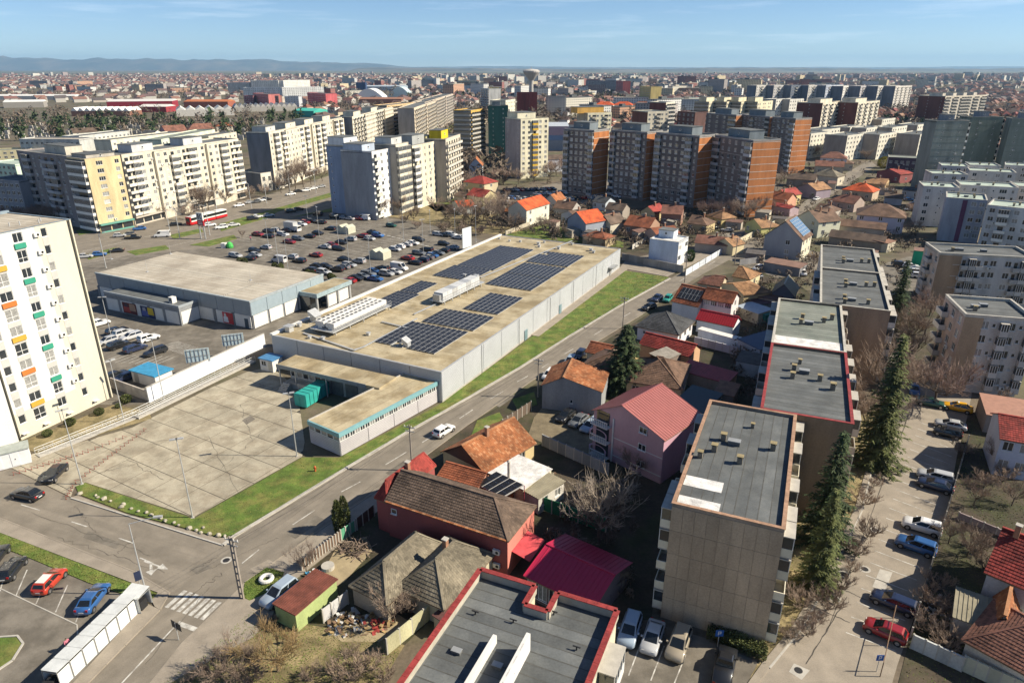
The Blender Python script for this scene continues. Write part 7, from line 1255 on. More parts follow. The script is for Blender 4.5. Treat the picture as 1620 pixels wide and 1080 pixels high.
# trees in the middle distance
MID = [('bare0', 300, 348, .8, 'boulevard'), ('bare1', 330, 332, 1.3, 'boulevard'), ('poplar', 322, 340, 1.0, 'boulevard'), ('bare2', 290, 338, .7, 'boulevard'), ('bare3', 258, 346, .7, 'boulevard'), ('bare0', 358, 322, .8, 'boulevard'), ('poplar', 468, 300, 1.15, 'boulevard'), ('poplar', 480, 296, 1.25, 'boulevard'), ('poplar', 458, 303, 1.0, 'boulevard'), ('bare1', 492, 292, 1.1, 'boulevard'), ('bare2', 445, 306, .9, 'boulevard'), ('bare3', 420, 312, .7, 'boulevard'), ('bare0', 510, 287, 1.0, 'boulevard'), ('bare1', 395, 316, .7, 'boulevard'), ('bare0', 383, 376, .35, 'boulevard'),
       ('round', 70, 352, 1.1, 'tower'), ('round', 45, 350, 1.0, 'tower'), ('round', 95, 354, 1.2, 'tower'), ('round', 112, 350, .9, 'tower'), ('round', 20, 352, 1.0, 'tower'),
       ('bare0', 600, 345, 1.0, 'slabs'), ('bare1', 615, 338, 1.0, 'slabs'), ('bare2', 632, 340, .9, 'slabs'), ('bare3', 650, 330, .9, 'slabs'), ('bare0', 668, 318, .8, 'slabs'), ('bare1', 690, 340, .9, 'scrub'), ('bare2', 655, 352, .7, 'scrub'), ('bare3', 720, 352, 1.0, 'scrub'), ('bare0', 745, 358, 1.1, 'scrub'), ('bare1', 765, 350, 1.2, 'scrub'), ('bare2', 785, 360, 1.2, 'scrub'), ('bare3', 800, 352, 1.2, 'scrub'), ('bare0', 815, 366, .9, 'scrub'), ('bare1', 775, 338, 1.0, 'scrub'), ('bare2', 795, 332, .9, 'scrub'), ('bare3', 870, 370, .7, 'scrub'), ('bare0', 888, 376, .6, 'scrub'), ('bare1', 858, 364, .6, 'scrub'), ('bare2', 930, 390, .5, 'scrub'), ('bare3', 965, 392, .5, 'scrub'), ('bare0', 735, 340, .9, 'scrub'), ('shrub1', 660, 362, 1.4, 'scrub'), ('shrub2', 700, 366, 1.5, 'scrub'), ('shrub0', 730, 369, 1.5, 'scrub'), ('shrub1', 760, 372, 1.5, 'scrub'), ('shrub2', 640, 352, 1.4, 'scrub'),
       ('round', 1118, 345, 1.2, 'junction'), ('bare0', 1105, 322, 1.2, 'junction'), ('round', 1165, 340, 1.2, 'junction'), ('bare1', 1180, 352, 1.1, 'junction'), ('bare2', 1150, 355, 1.0, 'junction'), ('bare3', 1195, 345, 1.1, 'junction'), ('round', 1172, 318, 1.2, 'junction'), ('bare0', 1225, 325, .9, 'junction'), ('bare1', 1240, 290, 1.0, 'junction'), ('round', 1250, 270, 1.2, 'junction'), ('bare2', 1230, 300, .9, 'junction'), ('round', 1282, 250, 1.3, 'junction'), ('bare3', 1215, 338, .7, 'junction'), ('round', 1110, 300, 1.2, 'junction'), ('round', 1190, 300, 1.1, 'junction'),
       ('bare0', 1400, 312, .9, 'villa'), ('bare1', 1460, 330, .9, 'villa'), ('bare2', 1420, 365, .8, 'villa'), ('bare3', 1440, 375, .8, 'villa'), ('bare0', 1285, 425, .6, 'villa'), ('bare1', 1370, 255, .9, 'villa'), ('round', 1450, 345, 1.0, 'villa'), ('bare2', 1395, 250, .9, 'villa'),
       ('round', 795, 290, 1.2, 'court'), ('round', 775, 295, 1.0, 'court'), ('bare0', 870, 285, 1.2, 'court'), ('round', 880, 278, 1.4, 'court'), ('bare1', 740, 300, 1.0, 'court'), ('bare2', 820, 292, .9, 'court'), ('bare3', 725, 315, .9, 'court'), ('bare0', 845, 288, .9, 'court')]
GN = {'boulevard': 'lining the boulevard before the cream slabs', 'tower': 'behind the cream tower with reddish twigs', 'slabs': 'at the foot of the slabs behind the car park', 'scrub': 'in the scrub beyond the car park', 'junction': 'around the cottages by the dark towers', 'villa': 'in the gardens round the white villa', 'court': 'round the court of the cream tower'}
for k, x, y, s, g in MID: plant(k, x, y, s, 'bare tree ' + GN[g], 'bare_tree', 'tree', 'bare trees ' + GN[g])
plant('yellow', 1398, 266, .9, 'bright yellow flowering bush tree by the school', 'flowering_tree')
for i, (x, y) in enumerate([(380, 418), (388, 419), (435, 427), (445, 428), (487, 438), (495, 440), (523, 443), (528, 446)]): plant('bush', x, y, .8, 'small conical evergreen in the row behind the retail hall', 'evergreen_shrub', 'shrub', 'evergreens behind the retail hall', sz=1.6)
# grass blades standing on the nearer lawns
def tufts(poly, n, seed, z=.1):
    r = np.random.RandomState(seed); P = [(p.x, p.y) for p in GP(poly)]; x0, x1 = min(p[0] for p in P), max(p[0] for p in P); y0, y1 = min(p[1] for p in P), max(p[1] for p in P); mb = MB(); k = 0
    while k < n:
        x, y = r.uniform(x0, x1), r.uniform(y0, y1)
        if not inside((x, y), P): k += .15; continue
        k += 1; a = r.uniform(0, 6.28); l = r.uniform(.03, .10); h_ = r.uniform(.03, .11); mb.face([(x - l * math.cos(a), y - l * math.sin(a), z - .01), (x + l * math.cos(a), y + l * math.sin(a), z - .01), (x + r.uniform(-.1, .1), y + r.uniform(-.1, .1), z + h_)])
    tag(mb.build('grass_blades', M['blade']), 'short spring grass on the verge', None, kind='stuff')
tufts([(120, 770), (135, 764), (307, 821), (478, 724), (537, 724), (694, 641), (985, 428), (1058, 439), (983, 481), (900, 531), (823, 580), (713, 644), (643, 683), (545, 741), (372, 846), (345, 849), (200, 811), (125, 782)], 26000, 1)
tufts([(0, 843), (252, 940), (240, 953), (176, 934), (140, 922), (50, 884), (0, 865)], 5000, 2); tufts([(387, 921), (420, 897), (450, 905), (440, 930), (395, 950), (384, 945)], 1500, 3, .06); tufts([(250, 1085), (310, 1045), (400, 965), (470, 985), (560, 1000), (640, 1020), (600, 1085)], 6000, 4, .04); tufts([(1205, 1050), (1254, 990), (1298, 915), (1352, 805), (1378, 715), (1330, 660), (1240, 850), (1208, 1030)], 5000, 5, .04); tufts([(1430, 1085), (1452, 960), (1500, 800), (1530, 660), (1620, 660), (1620, 1085)], 9000, 6, .04)
# ================================================================== STREET FURNITURE
def lamp(base, label, h=11, arm=1.4, heads=1, ang=0, name='street_lamp', group=None, r=.09):
    c = G(*base); t = thing(name, label, 'street lamp', c, ang, group); mb = MB(); mb.tube((0, 0, 0), (0, 0, h), r, r * .55, 7)
    if arm and heads == 1: mb.tube((0, 0, h - .02), (arm, 0, h + .5), r * .5, r * .4, 6)
    mb.build('pole', M['galv'], t); b = MB(); b.box(-.2, -.2, 0, .2, .2, .12); b.build('base_plate', M['kerb'], t)
    for k in range(heads):
        s = 1 if k == 0 else -1; m = MB(); x0 = (arm if heads == 1 else 0) * s; m.box(x0 - .1 if s > 0 else x0 - .8, -.16, h + (.45 if heads == 1 else 0), x0 + .8 if s > 0 else x0 + .1, .16, h + (.6 if heads == 1 else .14)); m.build('lamp_head', M['galv'], t)
    return t
lamp((305, 819), 'tall lamp post at the tip of the delivery yard', 11.6, 0, 2, R(20)); lamp((130, 766), 'lamp post at the yard entrance near the black car', 11.6, 0, 2, R(40)); lamp((470, 722), 'lamp post in front of the delivery annex', 10.5, 0, 2, R(200)); lamp((260, 634), 'lamp post by the white yard wall', 11.6, 0, 2, R(10)); lamp((197, 668), 'lamp post with a cabinet beside the access ramp', 11, 0, 2, R(60)); lamp((232, 941), 'lamp post with a single arm at the corner car park', 9.5, 2.6, 1, R(10)); lamp((176, 533), 'lamp post among the cars of the small car park', 9, 0, 2, R(10)); lamp((-4, 862), 'short lamp post at the left edge', 3, 0, 2)
for i, (x, y, h) in enumerate([(425, 390, 9), (441, 419, 11), (536, 389, 10), (552, 416, 11), (587, 438, 11), (456, 428, 10), (639, 386, 11), (670, 403, 11), (753, 383, 12), (681, 369, 8), (505, 373, 10), (527, 345, 9), (487, 348, 9), (575, 335, 9), (614, 354, 9), (720, 372, 9)]): lamp((x, y), 'thin lamp post standing in the supermarket car park', h, 0, 2, R(30 * i), group='lamp posts of the supermarket car park', r=.08)
for i, (x, y) in enumerate([(168, 424), (208, 352), (228, 350), (270, 372), (285, 378), (332, 372), (345, 344), (398, 330), (422, 322), (460, 312), (500, 306), (240, 345), (310, 333)]): lamp((x, y), 'grey tram and lighting mast on the boulevard', 10, 1.2, 1, R(40 * i), 'boulevard_mast', 'masts along the boulevard', .14)
def pole(base, label, h=8, lattice=False, wd=.28):
    c = G(*base); t = thing('utility_pole', label, 'utility pole', c, R(-20)); mb = MB()
    if lattice:
        for s in (-1, 1): mb.bar((s * .24, 0, 0), (s * .16, 0, h), .1, .01); mb.box(s * .22 - .06, -.1, 0, s * .22 + .06, .1, h)
        for k in range(9): mb.box(-.18, -.08, .6 + k * h / 9, .18, .08, .75 + k * h / 9)
    else: mb.tube((0, 0, 0), (0, 0, h), wd / 2, wd / 3, 8)
    mb.build('mast', M['polewood'], t); a = MB(); a.box(-.9, -.05, h - .5, .9, .05, h - .4); a.box(-.7, -.05, h - 1.1, .7, .05, h - 1.0); a.build('crossarm', M['metal'], t)
    for x in (-.8, -.3, .3, .8): i_ = MB(); i_.tube((x, 0, h - .4), (x, 0, h - .15), .06, .05, 6); i_.build('insulator', M['white'], t)
    return c, h
PL = [pole((383, 946), 'heavy lattice concrete pole beside the zebra crossing', 8.2, True), pole((652, 744), 'slim concrete pole at the street edge by the red house', 7.5), pole((851, 628), 'concrete pole by the parking yard corner', 7.5), pole((985, 520), 'concrete pole near the slate-roofed house', 7.5), pole((1083, 447), 'concrete pole at the end of the grass', 8), pole((1162, 418), 'concrete pole before the ochre roof', 8), pole((1215, 388), 'pole by the tall grey house', 8)]
for k, ((c0, h0), (c1, h1)) in enumerate(zip(PL, PL[1:])):
    d = (c1 - c0); 
    for w_ in range(3):
        mb = MB(); n = Vector((-d.y, d.x, 0)).normalized() * (-.8 + .8 * w_); prev = None
        for i in range(9): u = i / 8; p = c0.lerp(c1, u) + n; p.z = (h0 * (1 - u) + h1 * u) - .15 - 3.2 * u * (1 - u); prev is None or mb.tube(prev, p, .014, .014, 3, cap=False); prev = p
        tag(mb.build('power_cable', M['black']), 'thin power cable strung between the street poles', 'cable', 'overhead cables along the street')
# white bin housings along the corner car park
bw_, bz = mat('bin_panel', (.64, .66, .65), .5, .05), mat('bin_roof', (.60, .62, .61), .5, .1)
p0, p1 = G(223, 967), G(118, 1072); d = (p1 - p0); n_ = max(6, round(d.length / 2.3)); st = d / n_; a_ = math.atan2(d.y, d.x)
def bin_house(c, a, label, w=2.2):
    t = thing('bin_housing', label, 'bin housing', c, a, 'white bin housings'); mb = MB(); mb.box(.06, -1.75, .1, (w - .06), -1.69, 1.95); mb.build('panel', bw_, t); mb = MB(); mb.box(.06, -.09, .1, (w - .06), -.03, 1.95); mb.build('panel', bw_, t)
    for x in (.0, (w - .06)):
        mb = MB(); mb.box(x, -1.72, 1.96, x + .06, -.06, 2.04)
        for y in (-1.78, -.06): mb.box(x, y, 0, x + .06, y + .06, 2.2)
        mb.build('frame', M['metal'], t)
    mb = MB(); mb.face([(0, -1.85, 2.1), (w, -1.85, 2.1), (w, .05, 2.28), (0, .05, 2.28)]); mb.face([(0, .05, 2.24), (w, .05, 2.24), (w, -1.85, 2.06), (0, -1.85, 2.06)]); mb.face([(0, -1.85, 2.06), (w, -1.85, 2.06), (w, -1.85, 2.1), (0, -1.85, 2.1)]); mb.face([(w, .05, 2.24), (0, .05, 2.24), (0, .05, 2.28), (w, .05, 2.28)]); mb.build('roof', bz, t)
    for k in range(2): mb = MB(); mb.box(.25 + k, -1.4, 0, 1.0 + k, -.5, 1.2); mb.build('waste_bin', M['black'], t)
for i in range(n_ + 1): bin_house(p0 + st * i, a_, 'white bin housing by the corner car park, %s from the crossing end' % ('first', 'second', 'third', 'fourth', 'fifth', 'sixth', 'seventh', 'eighth', 'ninth', 'tenth')[min(9, i)], st.length - .03)
bin_house(G(215, 948), a_ + math.pi / 2, 'open-fronted white bin housing standing crosswise beside the blue car')
# transformer kiosk
c = G(12, 742); t = thing('transformer_kiosk', 'white transformer kiosk with a flat grey roof at the left edge', 'kiosk', c, R(63 - 27)); kw = mat('kiosk_white', (.68, .69, .70), .6, .06)
mb = MB(); mb.box(-3, 0, .1, 3, 2.4, 2.5); mb.build('body', kw, t); mb = MB(); mb.box(-3.15, -.15, 2.5, 3.15, 2.55, 2.68); mb.build('roof', mat('kiosk_roof', (.33, .36, .33), .8, .15), t)
for x in (-2.2, -.9, 1.2): mb = MB(); mb.box(x - .5, -.05, .25, x + .5, 0, 2.3); dd = mb.build('door', kw, t); mb = MB(); mb.face([(x - .12, -.056, 1.2), (x + .12, -.056, 1.2), (x, -.056, 1.45)]); mb.build('warning_plate', M['black'], dd)
# billboards seen from behind, and the pale one by the roof
def billboard(base, label, w_, h_, z, ang, back=True, col=(.42, .52, .56)):
    c = G(*base); t = thing('billboard', label, 'billboard', c, ang); mb = MB(); mb.box(-w_ / 2, -.08, z, w_ / 2, .08, z + h_); mb.build('board', M['plainobj'], t, color=col); mb = MB()
    for x in (-w_ * .35, w_ * .35): mb.box(x - .1, -.1, 0, x + .1, .1, z)
    mb.build('post', M['metal'], t); mb = MB()
    for i in range(6): x = -w_ / 2 + w_ * (i + .5) / 6; mb.box(x - .04, -.18, z, x + .04, -.09, z + h_)
    for zz in (z + .1, z + h_ / 2, z + h_ - .1): mb.box(-w_ / 2, -.22, zz - .04, w_ / 2, -.185, zz + .04)
    if back: mb.build('lattice', M['metal'], t)
billboard((318, 592), 'left of the two billboards seen from behind over the white yard wall', 4.2, 2.6, 2.6, R(20)); billboard((373, 565), 'right of the two billboards seen from behind over the white yard wall', 4.0, 2.4, 2.6, R(20)); billboard((739, 396), 'tall blank white billboard at the far edge of the supermarket roof', 4.5, 6.3, 1.0, R(55), False, (.62, .66, .68))
# store totem with a K emblem
c = G(322, 378); t = thing('totem_sign', 'tall supermarket totem with a white square emblem over a red panel', 'sign', c, R(-20)); mb = MB(); mb.box(-1.3, -.25, 6.4, 1.3, .25, 9.0); mb.build('emblem_board', M['white'], t); mb = MB(); mb.box(-1.3, -.25, 4.6, 1.3, .25, 6.3); mb.build('red_board', mat('sign_red', (.4, .02, .03), .5), t); mb = MB(); mb.box(-1.1, -.2, 0, -.85, .2, 4.6); mb.box(.85, -.2, 0, 1.1, .2, 4.6); mb.build('post', M['metal'], t)
mb = MB()
for q in ([(-.8, 6.8), (-.35, 6.8), (-.35, 8.6), (-.8, 8.6)], [(-.3, 7.7), (.5, 8.6), (.95, 8.6), (.1, 7.7)], [(-.3, 7.65), (.1, 7.65), (.95, 6.8), (.5, 6.8)]): mb.face([(x, -.256, z) for x, z in q])
mb.build('emblem', M['black'], t); mb = MB(); mb.box(-.9, -.256, 5.0, .9, -.251, 5.3); mb.box(-.9, -.256, 5.6, .9, -.251, 5.9); mb.build('lettering', M['white'], t)
# trolley shelters
for px, py, lb in ((602, 408, 'trolley shelter in the car park beside the row of white cars'), (548, 368, 'trolley shelter further back in the car park')):
    c = G(px, py); t = thing('trolley_shelter', lb, 'shelter', c, R(-27)); gl = mat('poly_sheet', (.48, .48, .38), .4, .1)
    for k, (x0, x1) in enumerate(((-2.6, 0), (0, 2.6))):
        mb = MB(); xm = (x0 + x1) / 2; mb.face([(x0, -2, 2.2), (xm, -2, 2.9), (xm, 2, 2.9), (x0, 2, 2.2)][::-1]); mb.face([(xm, -2, 2.9), (x1, -2, 2.2), (x1, 2, 2.2), (xm, 2, 2.9)][::-1]); mb.face([(x0, -2, 0), (x1, -2, 0), (x1, -2, 2.2), (xm, -2, 2.9), (x0, -2, 2.2)]); mb.build('bay', gl, t)
    mb = MB(); mb.face([(2.6, -2, 0), (2.6, 2, 0), (2.6, 2, 2.2), (2.6, -2, 2.2)]); mb.face([(-2.6, 2, 0), (-2.6, -2, 0), (-2.6, -2, 2.2), (-2.6, 2, 2.2)]); mb.build('side_sheet', gl, t); mb = MB()
    for x in (-2.6, -1.3, 0, 1.3, 2.6): mb.box(x - .04, -2.05, 0, x + .04, -2.0, 2.2)
    mb.build('frame', M['galv'], t)
c = G(364, 392); t = thing('recycling_dome', 'green and white bottle bank dome at the car park entrance', 'container', c); mb = MB(); prof = [(0, 1.0), (.6, 1.1), (1.4, .9), (1.9, .4), (2.0, .05)]; [mb.tube((0, 0, z0), (0, 0, z1), r0, r1, 12, cap=False) for (z0, r0), (z1, r1) in zip(prof, prof[1:])]; mb.build('dome', mat('bright_green', (.06, .40, .08), .5), t); mb = MB(); mb.box(-2.6, -.8, 0, -1.2, .8, 1.6); mb.build('white_bin', M['white'], t)
# red folding barriers along the yard entrance
bm_ = MB(); bm_.tube((0, 0, 0), (0, 0, .6), .035, .035, 5); bm_.tube((0, 0, .55), (.65, 0, .08), .03, .03, 5); bm_.box(-.06, -.06, 0, .06, .06, .12); BARR = bm_.mesh('parking_barrier', mat('barrier_red', (.25, .09, .07), .6))
for a, b, n in (((22, 752), (140, 716), 13), ((105, 790), (118, 768), 5), ((120, 765), (234, 678), 17), ((140, 716), (205, 690), 6)):
    A_, B_ = G(*a), G(*b); dd = B_ - A_
    for i in range(n): q = A_ + dd * (i / n); q.z = .05; tag(inst(BARR, 'parking_barrier', None, q, math.atan2(dd.y, dd.x)), 'red folding parking barrier at the yard entrance', 'barrier', 'red parking barriers')
# hydrant, tyre planter, well ring
c = G(499, 746); t = thing('hydrant', 'small orange-red hydrant on the grass beside the annex', 'hydrant', c); hr = mat('hydrant_red', (.5, .10, .03), .5); mb = MB(); mb.tube((0, 0, .1), (0, 0, .85), .13, .12, 9); mb.tube((0, 0, .85), (0, 0, 1.0), .16, .04, 9); mb.build('body', hr, t); mb = MB(); mb.tube((-.25, 0, .65), (.25, 0, .65), .07, .07, 8); mb.build('outlet', hr, t)
def ring(c, label, name, R_, r_, m, cat):
    mb = MB(); N_, n_2 = 20, 8
    for i in range(N_):
        for j in range(n_2):
            P = lambda i, j: ((R_ + r_ * math.cos(6.283 * j / n_2)) * math.cos(6.283 * i / N_), (R_ + r_ * math.cos(6.283 * j / n_2)) * math.sin(6.283 * i / N_), r_ + r_ * math.sin(6.283 * j / n_2)); mb.face([P(i, j), P(i + 1, j), P(i + 1, j + 1), P(i, j + 1)])
    return tag(mb.build(name, m, None, c, smooth=True), label, cat)
c = G(422, 918); c.z = .06; ring(c, 'white-painted tyre lying on the grass beside the concrete pole', 'tyre_planter', .62, .24, M['white'], 'tyre')
c = G(519, 899); mb = MB(); mb.prism([(.75 * math.cos(6.283 * k / 16), .75 * math.sin(6.283 * k / 16)) for k in range(16)], .01, .5); tag(mb.build('well_cover', M['kerb'], None, c), 'round pale concrete well cover in the yard of the derelict house', 'well cover')
# signs
def sign(base, label, h, w_, hh, col, letter=None, ang=0, back=False):
    c = G(*base); t = thing('traffic_sign', label, 'sign', c, ang); mb = MB(); mb.tube((0, 0, 0), (0, 0, h), .04, .04, 6); mb.build('post', M['galv'], t); mb = MB(); mb.box(-w_ / 2, -.08, h - hh, w_ / 2, -.05, h); mb.build('plate', M['plainobj'], t, color=col)
    if letter:
        mb = MB(); u = w_ / 10; z = h - hh
        for q in ((-2, 2, -1, 8), (-1, 7, 2, 8), (-1, 4, 2, 5), (1, 5, 2, 7)): mb.box(q[0] * u, -.09, z + q[1] * hh / 10, q[2] * u, -.082, z + q[3] * hh / 10)
        mb.build('letter', M['white'], t)
sign((1135, 1022), 'blue parking sign with a white P against the panelled block', 2.2, .8, .8, (.02, .10, .35), 'P'); sign((1386, 1062), 'blue parking sign with a white P at the end of the service road stalls', 2.2, .7, .7, (.02, .10, .35), 'P'); sign((283, 1012), 'dark back of a roadside sign board below the zebra crossing', 2.3, 1.5, .9, (.05, .045, .04), None, R(150)); sign((1182, 662), 'grey sign plate by the laundry', 2, .1, .1, (.4, .4, .4))
sign((224, 935), 'dark blue sign plate on a short post beside the single-arm lamp', 2.8, .7, 1.2, (.02, .03, .07), None, R(40))
# fences and garden walls
def fence(label, a, b, h, col, n, name='fence', posts=True, m='plainobj', th=.06):
    p, q = G(*a), G(*b); d = q - p; t = thing(name, label, 'fence', p, math.atan2(d.y, d.x)); Lw = d.length; me = MB(); me.box(.06, -th / 2, .08, Lw / n - .06, th / 2, h); me = me.mesh('fence_panel', M[m]); po = MB(); po.box(-.07, -.09, 0, .07, .09, h + .1); po = po.mesh('fence_post', M['kerb'])
    for i in range(n):
        o = inst(me, 'fence_panel', t, (Lw * i / n, 0, 0), 0, tuple(x * (1 + .12 * math.sin(i * 2.3)) for x in col))
        if posts: inst(po, 'fence_post', t, (Lw * i / n, 0, 0))
    inst(po, 'fence_post', t, (Lw, 0, 0))
fence('pale yellow-green wall slanting past the derelict house', (613, 1035), (770, 905), 2.0, (.42, .40, .25), 9, 'garden_wall', True, 'wallstain', .2)
fence('weathered board fence along the street by the derelict house', (478, 902), (540, 855), 1.5, (.16, .11, .08), 14); fence('short green and yellow fence stretch next to the thujas', (540, 855), (562, 840), 1.6, (.10, .33, .20), 3); fence('dark wooden gate beside the red house', (565, 838), (592, 816), 1.7, (.07, .04, .03), 3)
fence('green tarpaulin fence behind the sheds', (846, 803), (958, 842), 2.1, (.01, .17, .08), 8); fence('white panelled yard gate before the junk yard', (512, 985), (551, 955), 1.8, (.5, .5, .5), 3); fence('rusty barred gate of the parking yard', (795, 680), (840, 650), 1.9, (.12, .09, .07), 6); fence('light blue-white fence along the street beyond the grass', (1084, 437), (1168, 386), 1.9, (.55, .60, .66), 9); fence('long grey wall closing the end of the supermarket grounds', (984, 412), (1080, 432), 2.2, (.30, .29, .27), 8, 'garden_wall', True, 'wallstain', .2); fence('cream street wall further up the street', (1170, 386), (1235, 352), 2.0, (.55, .5, .36), 8, 'garden_wall', True, 'wallobj', .2)
fence('dark garden wall below the purple house yard', (858, 705), (962, 752), 2.0, (.2, .21, .23), 8, 'garden_wall', True, 'wallstain', .2); fence('thin mesh fence between stalls and the right-hand gardens', (1440, 1008), (1530, 700), 1.3, (.09, .085, .08), 22); fence('pale wall at the lower right corner', (1440, 1025), (1520, 1062), 1.8, (.42, .43, .42), 4, 'garden_wall', True, 'wallstain', .2); fence('cream wall before the brown-tiled corner house', (1520, 1060), (1640, 1115), 1.9, (.48, .47, .36), 6, 'garden_wall', True, 'wallobj', .2)
fence('yellowish low wall around the garden plot at the right', (1515, 820), (1640, 872), 1.0, (.25, .2, .2), 6, 'garden_wall', True, 'wallstain', .2); fence('white garden wall of the slate-roofed house', (1098, 545), (1165, 562), 1.8, (.5, .5, .55), 6, 'garden_wall', True, 'wallobj', .2); fence('wall between the two back gardens behind the white cube house', (1000, 395), (1040, 372), 1.6, (.55, .52, .46), 5, 'garden_wall', True, 'wallobj', .15); fence('long wall at the far side of the scrub', (800, 372), (850, 352), 1.5, (.4, .36, .28), 6, 'garden_wall', True, 'wallstain', .15)
fence('wall of the court in front of the low brown garage', (1170, 420), (1208, 415), 1.8, (.25, .25, .26), 3, 'garden_wall', True, 'wallstain', .2)
sheet('walled_lawn', GP([(1118, 536), (1142, 541), (1138, 548), (1112, 543)]), .08, M['grass'], kind='stuff')
sheet('parking_yard', GP([(845, 660), (862, 640), (960, 668), (955, 735), (870, 705), (835, 690)]), .04, mat('yard_sand', (.17, .14, .09), .95, .25, .6, 5))
sheet('derelict_yard', GP([(500, 925), (530, 870), (580, 850), (590, 870), (545, 920), (520, 935)]), .05, mat('yard_beige', (.32, .26, .16), .95, .2, .6))
sheet('junk_yard', GP([(520, 1000), (560, 975), (620, 965), (650, 985), (600, 1015), (540, 1015)]), .06, MATS['yard_beige'])
# heaps
def heap(name, label, c, r_, n, mats, size, hgt, seed, long=1):
    rs = random.Random(seed); mb = MB()
    for i in range(n):
        a = rs.random() * 6.283; q = math.sqrt(rs.random()) * r_; p = Vector((math.cos(a) * q, math.sin(a) * q, hgt * (1 - q / r_) * rs.random() + .05)); d = Vector((rs.uniform(-1, 1), rs.uniform(-1, 1), rs.uniform(-.3, .4))).normalized() * size * rs.uniform(.5, 1.4) * long; mb.bar(p, p + d, size * rs.uniform(.2, .6) / long, size * .25 / long, rs.randrange(len(mats)))
    t = thing(name, label, 'heap', c); tag(mb.build('pieces', mats, t), kind='stuff')
heap('brushwood_heap', 'heap of cut brushwood in the derelict yard', G(560, 868), 1.8, 160, [M['bark'], M['twig']], .5, 1.0, 1, 2.4); heap('junk_heap', 'heap of junk and boards behind the white gate', G(550, 988), 2.0, 90, [M['white'], M['wood'], M['metal'], M['twig2']], .6, .9, 2); heap('rubble_heap', 'rubble and scrap beside the white flat roof', G(850, 752), 2.4, 130, [M['metal'], M['wood'], M['black'], M['white'], fc], .7, 1.1, 3); heap('board_heap', 'broken boards beside the derelict house wall', G(600, 985), 1.8, 80, [M['wood'], M['twig2'], redcop], .6, .5, 4); heap('junk_heap', 'junk in the yard beside the lime garage', G(498, 912), 1.0, 60, [M['wood'], M['twig2'], M['metal'], MATS['sky_blue_roof']], .5, .7, 5); heap('stone_heap', 'stones and slabs by the right-hand garden fence', G(1480, 960), 1.6, 50, [M['kerb'], M['drygrass']], .6, .5, 6); heap('building_rubble', 'rubble beside the tall grey house', G(1288, 408), 3.0, 90, [M['kerb'], M['white'], M['twig2']], .8, 1.4, 7)
c = G(1180, 668, 0); t = thing('clothes_line', 'white laundry hung in the dark yard beside the red-edged block', 'laundry', c, R(-20)); mb = MB(); mb.tube((-1.6, 0, 0), (-1.6, 0, 1.9), .04, .04, 5); mb.tube((1.6, 0, 0), (1.6, 0, 1.9), .04, .04, 5); mb.tube((-1.6, 0, 1.85), (1.6, 0, 1.85), .01, .01, 3); mb.build('line', M['galv'], t)
for i in range(3): mb = MB(); mb.face([(-1.3 + i, 0, .8), (-.4 + i, 0.05, .75), (-.4 + i, .02, 1.84), (-1.3 + i, 0, 1.84)]); mb.build('sheet', mat('linen', (.5, .55, .7), .9), t)
# railing and pole at the end of the service road
c = G(1392, 1070); t = thing('railing', 'brown steel railing slanting past the end of the stalls', 'railing', c, R(62)); mb = MB(); mb.tube((0, 0, 0), (0, 0, 1.8), .05, .05, 6); mb.tube((0, 0, 1.8), (9, -1, 1.8), .04, .04, 6); mb.tube((9, -1, 0), (9, -1, 1.8), .05, .05, 6); mb.tube((4.5, -.5, 0), (4.5, -.5, 1.8), .04, .04, 6); mb.build('bars', M['wood'], t)
